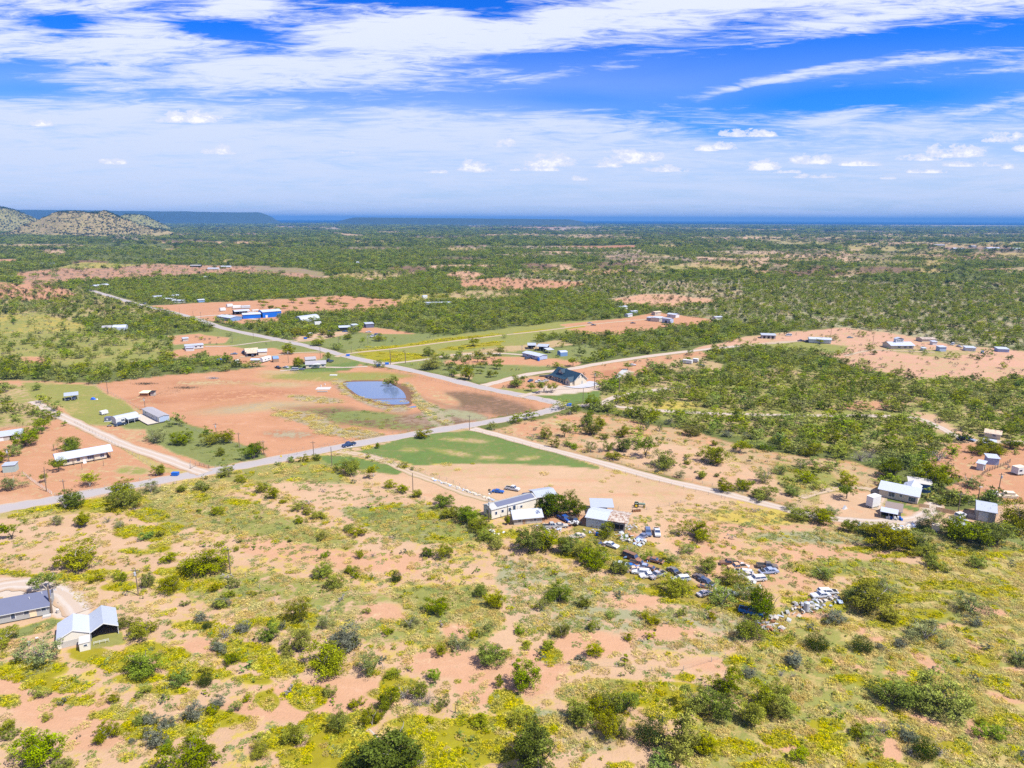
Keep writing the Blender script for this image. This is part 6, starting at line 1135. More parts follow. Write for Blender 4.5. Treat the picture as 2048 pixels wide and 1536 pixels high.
t, L_ = house('blue_bunkhouse', 'dark blue bunkhouse with pale flat roof behind the cream house', 'bunkhouse', (1816,981), (1861,987.5), 5.5, 3.4, .3, mat('deep_blue_siding',(.05,.12,.28),.7), M_('concrete'), style='shed', mark='dark blue bunkhouse', wins=[('f',.25,1.3,.9,1.2)]); MB().box(L_+.01,L_+.05,0,5.5,.05,3.4).build('end_wall', M_('paleblue_siding_and_shade'), t)
trailer_box('cargo_trailer', 'tall white enclosed cargo trailer left of the tin-roofed shed', (1731,1013), (1744,1018), 4.6, 4.2, M_('white_paint'), .5, mark='tall white cargo trailer')
t, L_ = house('tin_roofed_shed', 'weathered shed with brown roof and white tin lean-to full of goods', 'shed', (1770,1030), (1801,1036), 4.6, 2.6, 1.8, M_('grey_wood'), M_('shingle_brown'), mark='brown-roofed shed')
MB().prism([(-3.6,2.3),(.05,2.75),(.05,2.85),(-3.6,2.4)], -1.5, L_*.82, 'x').build('lean_to_roof', RW, t); [MB().box(x-.07,x+.07,-3.5,-3.36,0,2.28).build('post', M_('grey_wood'), t) for x in (-1.3, L_*.25, L_*.55, L_*.8)]; MB().box(-1.2,L_*.8,-.1,-.02,0,2.2).build('lean_to_shade', M_('black_and_shade'), t)  # last black sheet paints the deep shade below the lean-to
rg = random.Random(5)
for i in range(9):
    u = 1774+i*3.6; q = G(u, 1037.5+i*.35+rg.uniform(-1,1)); b_ = MB().box(-.3,.3,-.3,.3,0,rg.uniform(.5,1.1)).build('stored_box', M_(rg.choice(['white_paint','bin_blue','grey_wood','white_paint','steel'])), None, q, rg.uniform(0,1)); tag(b_, ['white','blue','grey','pale'][i%4]+' box in the row before the brown-roofed shed, number %d from the left' % (i+1) if 0 else '%s container standing %s in the row before the brown-roofed shed' % (['leftmost','second','third','fourth','fifth','sixth','seventh','eighth','rightmost'][i], ['on the dirt','by the post','in shade','in the open','by the second post','on the grass','in the middle','near the corner','by the wall'][i]), 'container', 'stored containers before the shed')
t, L_ = house('metal_garage', 'square pale metal garage with white roller door at the right edge', 'garage', (1951,1040), (1989,1047), 9.5, 4.0, 1.4, M_('stone'), RG_, mark='square metal garage', doors=[]); [MB().box(L_*.12,L_*.62,-.08,.0,.05+i*.55,.57+i*.55).build('door_panel', M_('white_paint'), t) for i in range(6)]; MB().box(L_*.09,L_*.65,-.05,.0,3.36,3.6).build('door_frame', M_('brown_wood'), t)
car('suv','white utility vehicle with dark rear window beside the metal garage',1921,1034,(8,-2),(.75,.75,.76)); car('pickup','white pickup with blue bonnet parked before the white utility vehicle',1917,1044,(12,2),(.70,.72,.78)); 
t, L_ = house('long_tin_roof', 'flat tin roofed store with brown boarded edge below the white pickup', 'store', (1907,1064), (1944,1072), 4.5, 1.6, .5, M_('skirt'), RG_, style='shed', mark='flat tin-roofed store'); MB().box(0,L_,4.95,5.05,.2,3.0).build('board_edge', M_('brown_wood'), t)
trailer_box('horse_trailer', 'old white and brown horse trailer under the trees at the right', (1862,1063), (1878,1066), 2.2, 2.7, mat('old_trailer_paint',(.60,.52,.42),.7,rust=.3), .5, 'horse trailer', cap=True, mark='old horse trailer')
board_fence('tall olive board fence running right from the cream house', (1874,986), (1937,1006), 1.9, 'fence_olive', .32, 'olive board fence'); board_fence('short bright olive board fence at the right corner of the cream house', (1852,997), (1869,992), 1.9, 'fence_olive', .3); board_fence('low pine board fence before the cream house corner', (1837,1014), (1859,1017), 1.4, 'fence_pine', .3); board_fence('long pine board fence left of the white utility vehicle', (1871,1021), (1909,1029), 1.5, 'fence_pine', .3)
board_fence('grey board fence panel between the white vehicle and the garage', (1936,1035), (1950,1038), 1.5, 'grey_wood', .3)
for (a,b,W_,H,l,wm_) in (((1975,929),(1997,931),4.5,2.9,'pale blue open shed in the upper right corral',M_('paleblue_siding_and_shade')),((1952,939),(1966,942),4,2.8,'white shed with dark doorway left of the corral',M_('white_siding')),((1964,895),(1988,899),6,2.4,'tin roofed shed hidden in trees above the corral',M_('white_siding'))): house('corral_shed', l, 'shed', a, b, W_, H, .4, wm_, RW, style='shed', doors=[('r',.5,.05,1.6,2.2,M_('black_and_shade'))])  # black slabs in the end walls are doorway shade done as colour
t, _ = house('tan_cottage', 'small white cottage with tan tin roof at the right edge above the corral', 'cottage', (1968,875), (2000,880), 6, 2.7, 1.1, M_('cream_siding'), RL, mark='tan-roofed cottage', wins=[('f',.6,1.2,1.3,1.1)]); car('pickup','pale blue pickup under trees left of the tan-roofed cottage',1936,881,(8,2),(.3,.4,.55)); car('suv','black vehicle left of the pale blue pickup in the trees',1923,880,(-6,0),(.03,.03,.04))
trailer_box('motor_home', 'white motor home with brown stripe at the right edge of the red yard', (2035,952), (2052,950), 3.0, 3.4, M_('white_paint'), .6, 'motor home', rm=M_('cream_siding'), wins=[(.3,1.8,1.4,.8)])
q = G(2003,993); wb = thing('wrecked_boat', 'pale wrecked boat lying on the red soil by the pole', 'boat', q, -.2); MB().prism([(-5,1.0),(-4.2,.1),(4.2,.1),(5,1.2),(3,1.0),(1,1.1),(0,.7),(-2,.8)], -1.6, 1.6).build('hull', M_('cream_siding'), wb); MB().box(-4,-1.6,-1.1,1.1,.8,2.0).build('cabin', M_('white_paint'), wb); MB().box(.4,4,-1.1,1.1,.9,2.1).build('cover', M_('cream_siding'), wb)
q = G(1689,1018); ut = thing('scrap_sheet', 'small white bent panel lying on the drive left of the cargo trailer', 'scrap', q, .5); MB().prism([(-.8,0),(1.2,0),(.2,1.3)], -.4, .4).build('panel', M_('white_paint'), ut)
# rock border below the drive
rg = random.Random(11); rb = thing('rock_border', 'long border of loose broken rocks and rubble below the cream house drive', 'rock border', G(1720,1052)); base = G(1720,1052)
rockm = [MB().prism([(-.5,0),(.5,0),(.6,.3),(.2,.55),(-.4,.45)], -.4, .4).mesh('rock', m_) for m_ in (M_('stone'), M_('cream_siding'), M_('paleblue_siding_and_shade'))]
for i in range(210):
    u = rg.uniform(0,1); x = 1718+u*122; y = 1050+6*math.sin(u*3)+rg.uniform(-3.5,4); o = put('rock', rockm[rg.randrange(3)], rb, G(x,y)-base, rg.uniform(0,6)); o.scale = (rg.uniform(.35,1.0),)*3; 
rb2 = thing('rubble_row', 'row of small pale rubble along the edge of the sandy drive', 'rubble row', G(870,960)); base = G(870,960)
for i in range(90):
    u = rg.uniform(0,1); o = put('rock', rockm[rg.randrange(3)], rb2, G(862+u*125, 957+u*45+rg.uniform(-2,2))-base, rg.uniform(0,6)); o.scale = (rg.uniform(.4,1.1),)*3
# centre junk yard
t, L_ = house('trailer_house', 'long white trailer house with dark blue-grey roof strip in the centre yard', 'mobile home', (983,1040), (1072,1016), 5.2, 3.9, .9, M_('off_white'), M_('grey_siding'), ov=.2, base=.3, mark='long trailer house', wins=[('f',.10,1.6,.8,1.0),('f',.24,1.8,.9,.9),('f',.40,1.6,1.0,1.2),('f',.50,1.6,1.1,1.6),('f',.66,1.7,.9,.8),('l',.5,1.6,1.2,1.3)], doors=[('f',.60,.6,1.0,2.1,M_('white_paint'))], skirt=True)
k_ = .9/2.6; MB().prism([(.35,3.9+.35*k_+.01),(2.5,3.9+2.5*k_+.01),(2.5,3.9+2.5*k_+.09),(.35,3.9+.35*k_+.09)], L_*.14, L_*.98, 'x').build('dark_roof_strip', M_('shingle_dark'), t)
t, L_ = house('stone_shed', 'rough stone and board shed with bright white tin roof before the trailer house', 'shed', (1028,1050), (1084,1045), 6.0, 2.5, 1.6, M_('stone'), RW, ov=.5, mark='stone shed with the white tin roof', wins=[('f',.2,1.0,1.2,1.0),('f',.75,.9,1.0,1.1)], doors=[('f',.5,.05,1.2,2.0,M_('grey_wood')),('f',.36,.05,.9,1.9,M_('brown_wood'))])
t, L_ = house('tin_barn', 'silver tin barn behind the big dark tree in the centre yard', 'barn', (1074,1009), (1112,1003), 7, 3.0, .9, M_('stone'), RG_, mark='silver tin barn', doors=[('f',.2,.05,1.6,2.2,M_('black_and_shade'))])
t, L_ = house('shack_barn', 'barn of patched tin with half white, half rusty roof in the centre yard', 'barn', (1172,1053), (1214,1060), 8.5, 3.6, .9, mat('patched_tin',(.50,.55,.62),.6,.2,.15,.5,rib=1.2,rust=.25), RW, ov=.4, mark='patched tin barn'); gable_roof(5.8, 8.5, 3.66, .9, .35, .14, 0, L_+.4).build('rusty_roof', RR, t); MB().box(L_+.2, L_+5.6, .3, 8.2, 0, 3.4).build('open_bay', M_('grey_wood'), t); [MB().box(L_+.6+i*1.7, L_+.8+i*1.7, -.1, .1, 0, 3.5).build('post', M_('pole_wood'), t) for i in range(4)]; MB().box(L_+.8,L_+5.4,.2,.28,.9,2.5).build('opening_shade', M_('black_and_shade'), t)  # bay is solid; the black sheet on it paints a shaded opening
carport('tin_carport', 'open pole shed with ribbed tin roof behind the patched tin barn', (1182,1029), (1226,1030), 6.5, 2.8, .4, RG_, 'shed', 4, back=M_('black_and_shade'))
JUNK = [ # kind, x, y, heading, colour, rust, label, nohood, scale
 ('pickup',1025,980,(12,2),(.78,.78,.78),0,'clean white pickup parked alone on the pale soil',False,1),('sedan',996,985,(10,1),(.01,.12,.5),0,'bright blue car beside the scrap heap on the pale soil',False,.9),
 ('suv',1049,996,(-10,1),(.10,.12,.20),0,'dark blue vehicle behind the long trailer house',False,1),('pickup',1128,1040,(10,5),(.02,.10,.45),.0,'bright blue pickup before the big dark tree',True,1),
 ('pickup',1146,1045,(12,6),(.06,.05,.045),.3,'dark truck loaded with white junk beside the blue pickup',False,1.1),('sedan',1155,1075,(-12,2),(.65,.58,.50),.3,'pale rusty car at the foot of the centre yard slope',False,1),
 ('pickup',1102,1055,(12,-1),(.50,.50,.50),.2,'grey pickup wreck below the stone shed',True,1),('sedan',1121,1054,(12,0),(.55,.52,.48),.3,'dull white car wreck right of the grey pickup wreck',False,1),
 ('suv',1296,1068,(2,8),(.14,.20,.36),0,'faded blue truck, left one of two parked at the yard edge',False,1),('pickup',1314,1068,(2,8),(.72,.74,.78),0,'white pickup, right one of two parked at the yard edge',False,1),
 ('sedan',1222,1093,(12,4),(.78,.80,.84),0,'clean white coupe in the weeds below the patched barn',False,1),('sedan',1285,1076,(-6,3),(.22,.24,.36),.1,'dull blue sedan wreck by the lumber heap',False,1),('sedan',1199,1090,(6,6),(.12,.10,.08),.6,'brown wreck left of the clean white coupe',True,.9),
 ('van',1262,1118,(10,4),(.14,.09,.06),.7,'burnt brown truck box in the wreck line',False,1),('sedan',1310,1124,(12,3),(.35,.16,.08),.7,'rust red car right of the burnt truck box',True,1),
 ('sedan',1243,1132,(10,1),(.60,.66,.72),.1,'pale car half hidden in the bush at the left of the wreck line',False,1),('sedan',1262,1136,(12,1),(.02,.18,.60),.0,'bright blue wreck in the wreck line',False,.95),('pickup',1277,1131,(12,3),(.45,.22,.12),.7,'rusty orange pickup above the bright blue wreck',True,1),
 ('sedan',1291,1137,(12,2),(.35,.42,.60),.2,'steel blue wreck in the middle of the wreck line',False,1),('sedan',1303,1141,(12,3),(.42,.24,.15),.6,'red-brown wreck right of the steel blue wreck',True,1),
 ('wagon',1282,1147,(-12,-1),(.78,.80,.84),0,'white station wagon at the front left of the wreck line',False,1),('sedan',1264,1142,(-12,1),(.75,.55,.42),.2,'cream and orange wreck left of the white station wagon',False,.95),('sedan',1296,1154,(-12,1),(.80,.80,.83),0,'white coupe nearest in the wreck line',False,1),
 ('pickup',1315,1154,(-12,4),(.50,.50,.56),.4,'grey pickup with rusty bed at the end of the wreck line',True,1),('sedan',1349,1146,(8,5),(.20,.20,.20),.4,'dark wreck under the grey bush between the two wreck lines',True,1),('wagon',1361,1161,(-12,1),(.72,.76,.82),0,'white wagon in front of the yellow-green bush',False,1),
 ('sedan',1402,1160,(10,5),(.13,.12,.14),.4,'dark open-bonnet wreck left half of the pair beside the bush',True,1),('sedan',1413,1167,(10,5),(.12,.14,.24),.1,'dark blue wreck right half of the pair beside the bush',True,1),
 ('pickup',1459,1130,(-12,-1),(.22,.14,.10),.7,'burnt out truck at the back of the second wreck group',True,1),('pickup',1474,1138,(-12,1),(.80,.48,.26),.1,'peach coloured pickup in the second wreck group',False,1),('sedan',1486,1133,(12,3),(.78,.80,.84),0,'white car hull behind the peach pickup',False,.7),
 ('wagon',1487,1147,(-12,-2),(.78,.80,.86),.0,'white car with missing engine in the second wreck group',True,.95),('sedan',1493,1154,(-12,1),(.60,.54,.50),.3,'beige rust-roofed car in the second wreck group',False,1),('wagon',1512,1161,(-12,1),(.80,.78,.76),0,'long white station wagon at the front of the second wreck group',False,1.05),
 ('pickup',1534,1136,(12,1),(.16,.14,.13),.4,'long dark pickup, upper of the pair at the right of the wrecks',False,1.05),('sedan',1537,1146,(-12,1),(.42,.48,.68),.0,'pale blue sedan with open bonnet, lower of the pair at the right',True,1.1),
 ('sedan',1409,1190,(8,-2),(.60,.56,.62),.2,'pale wreck poking out of the bush below the dark pair',False,.9),('sedan',1444,1185,(5,1),(.75,.76,.80),.1,'white car roof showing above the lower bush',False,.8),('sedan',1461,1189,(8,1),(.70,.74,.78),.1,'white wreck behind the lower bush',False,.85),
 ('sedan',1408,1175,(8,1),(.45,.25,.15),.7,'small rusty shell beneath the dark pair',True,.7),('wagon',1655,1187,(12,0),(.78,.78,.80),.1,'white wreck, rear one of the pair by the scrap row',True,1),('sedan',1641,1194,(-12,1),(.72,.74,.82),.1,'white wreck, front one of the pair by the scrap row',False,1.05),
 ('pickup',1502,1228,(12,3),(.02,.20,.55),.2,'blue truck beneath the big yellow-green tree',False,1.1),('pickup',698,892,(-12,3),(.02,.055,.16),0,'dark blue crew pickup driving on the paved road',False,1.12)]
for (k,x,y,h,c,ru,l,nh,sc_) in JUNK: car(k,l,x,y,h,c,ru,nohood=nh,scale=sc_,group='wrecked cars in the junk yard' if ru or nh or 'wreck' in l else None)
t = thing('truck_load', 'heap of white junk piled on the dark truck by the blue pickup', 'load', G(1148,1046,1.1)); [MB().box(-.4,.4,-.3,.3,0,.6).build('junk_item', M_('white_paint'), t, (rg.uniform(-1.6,1.6), rg.uniform(-.6,.6), 0), rg.uniform(0,3)) for _ in range(12)]
def junk_row(label, pts, n, seed, cols=('paleblue_siding_and_shade','grey_siding','steel','stone','grey_wood','shingle_grey','rust'), s=1.0, cat='scrap heap', long_=2.6, wid=2.0):
    rg = random.Random(seed); P = [G(*p) for p in pts]; t = thing('scrap_heap', label, cat, P[0]); sh = [MB().box(-.5,.5,-.09,.09,0,.05).mesh('scrap_sheet', M_(c)) for c in cols]+[MB().prism([(-.5,0),(.5,0),(.3,.5),(-.2,.7)],-.3,.3).mesh('scrap_block', M_(c)) for c in cols]
    for i in range(n):
        k = rg.uniform(0, len(P)-1.001); a = P[int(k)]; b = P[int(k)+1]; q = a+(b-a)*(k-int(k)); me = sh[rg.randrange(len(sh))]; o = put(me.name.split('.')[0], me, t, q-P[0]+Vector((rg.uniform(-1,1)*wid, rg.uniform(-1,1)*wid, rg.uniform(.05,.6))))
        o.rotation_euler = (rg.uniform(-.35,.35), rg.uniform(-.35,.35), rg.uniform(0,6.28)); f = rg.uniform(.6,1.5)*s; f *= .62; o.scale = (long_*f, 1.2*f*rg.uniform(.5,3), f)
    return t
junk_row('heap of pale lumber and tin sheets right of the patched tin barn', [(1236,1070),(1252,1078),(1272,1086),(1285,1090)], 80, 1, s=.8); junk_row('scrap scattered under the small tree by the patched tin barn', [(1178,1062),(1192,1066),(1206,1068)], 26, 2, s=.6); junk_row('scrap row leading right from the big yellow-green tree', [(1540,1247),(1562,1240),(1590,1222),(1606,1216)], 44, 3, s=.7)
junk_row('grey planks and tin below the big yellow-green tree', [(1516,1250),(1534,1256),(1556,1258)], 44, 4, s=.75); junk_row('pale tin sheets in the straw at the right end of the scrap row', [(1592,1208),(1620,1212),(1650,1208),(1668,1196)], 34, 5, s=.8); junk_row('white fender scraps in the grass below the long white wagon', [(1490,1172),(1512,1174)], 14, 6, ('white_siding','cream_siding'), .7)
junk_row('small scrap heap before the grey pickup wreck', [(1078,1052),(1100,1062),(1130,1060)], 50, 7, s=.6); junk_row('black and white scrap heap beside the bright blue car', [(985,983),(990,985)], 26, 8, ('skirt','white_siding','shingle_dark'), .6); junk_row('broken furniture heap below the boat-shaped bush in the wreck line', [(1265,1124),(1290,1132)], 26, 9, ('rust','brown_wood','blue_siding'), .7); junk_row('white scrap sheets in the grass left of the big bush cluster', [(992,1067),(1002,1064)], 10, 10, ('white_siding','cream_siding'), .8)
junk_row('dark machinery scrap between the patched tin barn and lumber heap', [(1258,1052),(1268,1058)], 24, 12, ('grey_siding','steel','shingle_grey'), .6); junk_row('rusty scrap right of the silver barn tree', [(1088,1052),(1110,1050)], 16, 13, ('rust','fence_pine'), .6); junk_row('old tin and posts at the end of the far scrap row by the white tank', [(1606,1222),(1622,1218),(1636,1218)], 26, 14, s=.6)
q = G(1612,1223); tk = thing('metal_tank', 'upright blue-grey metal tank in the scrap row', 'tank', q, 0, None, 'upright metal tank'); MB().tube((0,0,.3),(0,0,2.6),.75,.75,12).build('tank_shell', M_('steel'), tk); MB().tube((0,0,2.6),(0,0,2.9),.75,.2,12).build('tank_top', M_('steel'), tk); [MB().box(-.05,.05,-.05,.05,0,.35).build('leg', M_('steel'), tk, (x,y,0)) for x in (-.5,.5) for y in (-.5,.5)]
q = G(1194,1072); bn = thing('rain_barrel', 'bright blue barrel left of the bush by the patched tin barn', 'barrel', q); MB().tube((0,0,0),(0,0,1.2),.5,.5,10).build('barrel', M_('bin_blue'), bn)
# tractor
q = G(1277,1014); tk = thing('tractor', 'old green-grey farm tractor with yellow wheel standing on the pale soil', 'tractor', q, math.radians(-12), None, 'old farm tractor'); gm = mat('tractor_paint',(.20,.26,.20),.6,rust=.3)
MB().box(0,2.3,-.35,.35,.95,1.6).build('bonnet', gm, tk); MB().box(-1.2,.1,-.3,.3,.8,1.2).build('transmission', gm, tk); MB().box(-.7,-.2,-.3,.3,1.35,1.5).build('seat', M_('tyre'), tk); MB().tube((1.5,0,1.6),(1.5,0,2.5),.05,.05,6).build('exhaust_pipe', M_('tyre'), tk); MB().tube((.1,0,1.5),(-.1,0,1.95),.03,.03,5).build('steering_column', M_('tyre'), tk); [MB().box(-1.4,-.2,y-.2,y+.2,1.62,1.70).build('fender', gm, tk) for y in (-.85,.85)]
for y in (-.85,.85):
    o = MB().tube((0,-.2,0),(0,.2,0),.82,.82,16).build('rear_wheel', M_('tyre'), tk, (-.8,y,.82)); MB().tube((0,-.21,0),(0,.21,0),.45,.45,12).build('rim', M_('yellow_paint'), o); o = MB().tube((0,-.12,0),(0,.12,0),.38,.38,12).build('front_wheel', M_('tyre'), tk, (2.0,y*.8,.38)); MB().tube((0,-.13,0),(0,.13,0),.2,.2,8).build('rim', M_('yellow_paint'), o)
q = G(1273,1023); im = thing('plough', 'dark plough and drag harrow in front of the old tractor', 'plough', q, .2); MB().box(-1.6,1.6,-.08,.08,.6,.75).build('beam', M_('skirt'), im); [MB().tube((x,-.5,.35),(x,.5,.35),.35,.35,8).build('disc', M_('rust'), im) for x in (-1.2,-.4,.4,1.2)]; MB().box(.1,.2,-.1,.1,.0,1.5).build('stand', M_('pole_wood'), im)
# blue bins along the road
for (x,y,l,r_) in ((351,951,'blue dumpster on the green verge near the cattle gate',0),(696,712,'blue dumpster by the road at the yellow field corner',.3),(774,729,'blue dumpster at the mouth of the pale drive',.3),(757,732,'blue dumpster across the road from the pale drive',.4),(1138,812,'blue dumpster at the road corner below the farmhouse',.1),(611,678,'small blue bin by the trees beside the road',0)):
    q = G(x,y); s_ = thing('dumpster', l, 'dumpster', q, r_, 'blue dumpsters along the road'); MB().prism([(-1.2,.15),(1.2,.15),(1.35,1.3),(-1.35,1.3)], -.8, .8).build('bin', M_('bin_blue'), s_); MB().box(-1.4,1.4,-.85,.85,1.31,1.38).build('lid', M_('bin_blue'), s_); [MB().tube((0,-.05,0),(0,.05,0),.09,.09,6).build('wheel', M_('tyre'), s_, (a,b,.09)) for a in (-1,1) for b in (-.6,.6)]
q = G(563,923); sg = thing('road_sign', 'yellow diamond warning sign beside the paved road', 'road sign', q); MB().tube((0,0,0),(0,0,2.6),.04,.04,5).build('post', M_('steel'), sg); MB().prism([(-.55,2.4),(0,1.85),(.55,2.4),(0,2.95)], -.08, -.05).build('sign_plate', M_('yellow_paint'), sg)
q = G(703,899); sg = thing('mailbox', 'white mailbox cluster on a post at the mouth of the sandy drive', 'mailbox', q); MB().box(-.07,.07,-.07,.07,0,1.1).build('post', M_('pole_wood'), sg); MB().prism([(-.25,1.1),(.25,1.1),(.25,1.4),(0,1.55),(-.25,1.4)], -.35, .35).build('box', M_('white_paint'), sg)
q = G(702,901)
# poles
PL = [(131,996,959,1,0,'short dark pole behind the roadside bush left of the long cream house'),(93,983,934,0,0,'leaning bare pole before the long cream house'),(20,934,896,1,1,'pole with transformer above the small grey-green shed'),(108,902,889,0,0,'short pole behind the left end of the long cream house'),(291,821,794,1,1,'pole with transformer behind the deck mobile home'),(216,788,761,1,0,'pole on the far corner of the left yard'),(434,880,846,1,1,'pole with transformer in the small tree by the green lawn'),(479,895,865,1,0,'bare pole on the fence between green lawn and red field'),(528,908,881,1,0,'bare pole above the dark roadside oak'),
  (628,918,882,1,0,'pole standing on the road shoulder left of the driving pickup'),(664,932,894,0,0,'bare pole before the driving pickup'),(826,984,946,0,0,'bare pole on the pale soil above the sandy drive'),(939,860,830,1,0,'pole at the mouth of the white caliche lane'),(403,646,624,1,0,'pole beside the highway at the pale blue store'),(360,634,616,0,0,'pole on the orange soil left of the store'),(387,638,622,0,0,'pole on the orange soil at the highway fork'),(442,649,632,1,0,'pole at the left corner of the pale blue store'),
  (465,684,664,1,0,'pale pole on the green meadow below the highway'),(507,677,658,1,0,'pole on the highway shoulder beside the meadow'),(577,726,701,1,1,'pole with transformer before the tan manufactured house tree'),(641,717,688,1,0,'dark pole beside the road right of the tan house'),(678,695,673,1,0,'pole in the meadow right of the yellow-green tree'),(736,689,670,1,1,'pole with transformer at the edge of the yellow field'),(703,706,692,0,0,'short pole at the yellow field gate'),(781,729,699,0,0,'thick black pole by the pale drive'),(811,727,704,1,0,'pole in the yellow field behind the black pole'),
  (1044,708,690,1,1,'pole with transformer at the left end of the pale blue mobile home'),(1189,777,745,1,1,'black pole with white transformer right of the farmhouse'),(1238,791,757,0,0,'thick black pole on the bend of the woodland track'),(1166,805,776,0,0,'thin pole in the green verge before the farmhouse'),(1181,812,789,0,0,'thin pole in the dark tree below the farmhouse'),(1406,752,722,1,0,'pole in the clearing right of the white trailers'),(978,1044,998,1,1,'pole at the left end of the long trailer house'),(1015,1038,1011,0,0,'thin pole before the middle of the long trailer house'),
  (461,1148,1094,1,0,'bare pole right of the big dense mesquite'),(277,1191,1136,1,1,'pole with white transformer in the weeds above the metal shop'),(104,1226,1172,0,0,'thick pole at the right end of the grey house'),(1916,1025,985,1,0,'pole between the pine board fence and the white vehicle'),(1955,1005,974,0,0,'lamp pole behind the olive board fence'),(1997,983,946,1,1,'pole with transformer by the wrecked boat'),(1661,676,655,0,0,'thin pole on the pink soil behind the pale mobile home'),(1745,694,670,0,0,'thin pole left of the white cottage'),(1643,686,668,1,0,'pole beside the pale mobile home'),(1366,1,1,0,0,'')]
for (x,y,tp,arm,can,l) in PL:
    if l: pole(x,y,tp,l,arm,can,light='lamp' in l,lean=.5 if 'leaning' in l else 0, r=.24 if ('thick' in l or 'black' in l) else .15)
pole(886,1362,1342,'short dark stump post in the foreground weeds', r=.12, group='stump posts', name='stump_post') if 0 else None
for (x,y,tp,l) in ((795,1352,1341,'short dark stump post by the yellow weeds in the foreground'),(911,1426,1416,'short dark stump post beside the green shrub in the foreground'),(1583,1210,1197,'leaning dark post at the left end of the scrap row'),(1655,1153,1146,'small post in the pale grass above the white wrecks'),(845,1122,1116,'stump post left of the two dark shrubs'),(164.5,939,924,'thin post in the yard before the long cream house door'),(207.5,932,920,'thin post in the yard before the right end of the long cream house')): pole(x,y,tp,l,group='stump posts',name='stump_post',r=.09)
# fences
fence('wire fence between the green yards and the red field', [(184,768),(240,797),(300,827),(360,852),(420,872),(480,894),(532,912)]); fence('wire fence along the far side of the red field', [(188,768),(300,756),(430,743),(548,733),(600,748)]); fence('wire fence around the lawn of the tan manufactured house', [(548,735),(605,748),(700,735),(735,730)]); fence('wire fence beside the road along the pond field', [(740,733),(850,758),(960,784),(1060,802)], mark=None) if 0 else fence('wire fence beside the road along the pond field', [(740,733),(850,758),(960,784),(1060,802)])
fence('wire fence on the near side of the pond field', [(560,918),(700,882),(830,860),(940,842),(1060,823)]); fence('wire fence along the green triangle lawn', [(712,902),(760,915),(830,941),(900,963),(965,994)]); fence('wire fence from the lawn corner to the dark bushes', [(640,928),(690,948),(760,978),(850,1000)])
fence('wire fence on the upper side of the white caliche lane', [(985,862),(1080,884),(1200,916),(1320,947),(1440,976),(1600,1016)]); fence('wire fence on the lower side of the white caliche lane', [(950,864),(1080,900),(1200,935),(1330,968),(1450,998)], 5); fence('wire fence south of the paved road, left part', [(0,1032),(110,1012),(260,984),(430,955),(560,932)], 5); fence('wire fence along the front of the long cream house yard', [(110,992),(200,978),(262,965),(300,958)], 4)
fence('white post fence dividing the left yards', [(48,950),(75,970),(104,989)], 1.6, 1.3, 'white_paint', .08, 2, 'post_fence'); fence('dark rail fence below the small grey-green shed', [(-20,958),(20,952),(46,947)], 2.4, 1.4, 'brown_wood', .08, 3, 'rail_fence', None, True); fence('weathered rail corral behind the old low barn', [(-10,866),(15,856),(40,854),(56,856),(54,864)], 3, 1.5, 'brown_wood', .07, 3, 'corral', None, True)
fence('pipe cattle gate at the mouth of the left yard drive', [(382,938),(396,930),(419,937)], 3.0, 1.5, 'brown_wood', .08, 4, 'cattle_gate', None, True); fence('wire fence from the gate to the roadside oak', [(381,938),(381,925),(420,937),(440,934)], 4); fence('wire fence along the left yard drive', [(150,846),(210,878),(270,912),(330,948)], 4); fence('wire fence across the straw in the foreground', [(1024,1331),(1262,1335),(1343,1351),(1380,1336),(1450,1316)], 8, 1.3); fence('old wire fence running through the left foreground weeds', [(270,1023),(332,1062),(420,1100),(500,1160),(560,1212),(660,1290),(795,1352),(911,1426)], 9, 1.3)
fence('dark post corral at the upper right', [(1964,952),(1972,945),(1990,938),(2008,932),(2020,925)], 2.2, 1.7, 'pole_wood', .12, 3, 'corral', None, True); fence('rail fence behind the cream house', [(1735,966),(1750,968),(1763,970)], 2.5, 1.4, 'brown_wood', .09, 2, 'rail_fence', None, True); fence('wire fence right of the olive board fence', [(1937,1008),(1975,1018),(1990,1022)], 4); fence('wire fence across the red yard at the right', [(1900,972),(1960,978),(2040,1000)], 4); fence('rail fence along the far compound track', [(1222,655),(1260,652),(1300,652)], 4, 1.2, 'brown_wood', .07, 2, 'rail_fence', None, True); fence('wire fence behind the old tractor', [(1180,1018),(1300,1020),(1370,1004)], 5)
fence('wire fence above the roadside lawn of the pond field', [(1085,800),(1112,812),(1090,818)], 5); fence('wire fence left of the driving pickup verge', [(560,905),(640,893),(690,880)], 5); fence('white picket posts beside the road above the pond', [(793,738),(825,746),(878,757),(905,764)], 9, 1.3, 'white_paint', .09, 0, 'marker_posts')
# animals
def animal_mesh():
    P = [((0,0,1.15),.30),((.55,0,1.18),.30),((-.55,0,1.15),.29),((.85,0,1.45),.20),((1.1,0,1.75),.14),((1.38,0,1.62),.10),((.55,.18,.75),.12),((.56,.19,.38),.07),((.57,.19,.02),.06),((.55,-.18,.75),.12),((.62,-.19,.38),.07),((.60,-.19,.02),.06),((-.58,.18,.78),.15),((-.70,.19,.42),.08),((-.62,.19,.02),.06),((-.58,-.18,.78),.15),((-.66,-.19,.42),.08),((-.58,-.19,.02),.06),((-.82,0,1.2),.06),((-.92,0,.7),.05)]
    E = [(0,1),(0,2),(1,3),(3,4),(4,5),(1,6),(6,7),(7,8),(1,9),(9,10),(10,11),(2,12),(12,13),(13,14),(2,15),(15,16),(16,17),(2,18),(18,19)]
    me = bpy.data.meshes.new('animal_body'); me.from_pydata([p for p, _ in P], E, []); return me, [r for _, r in P]
AM, AR = animal_mesh()
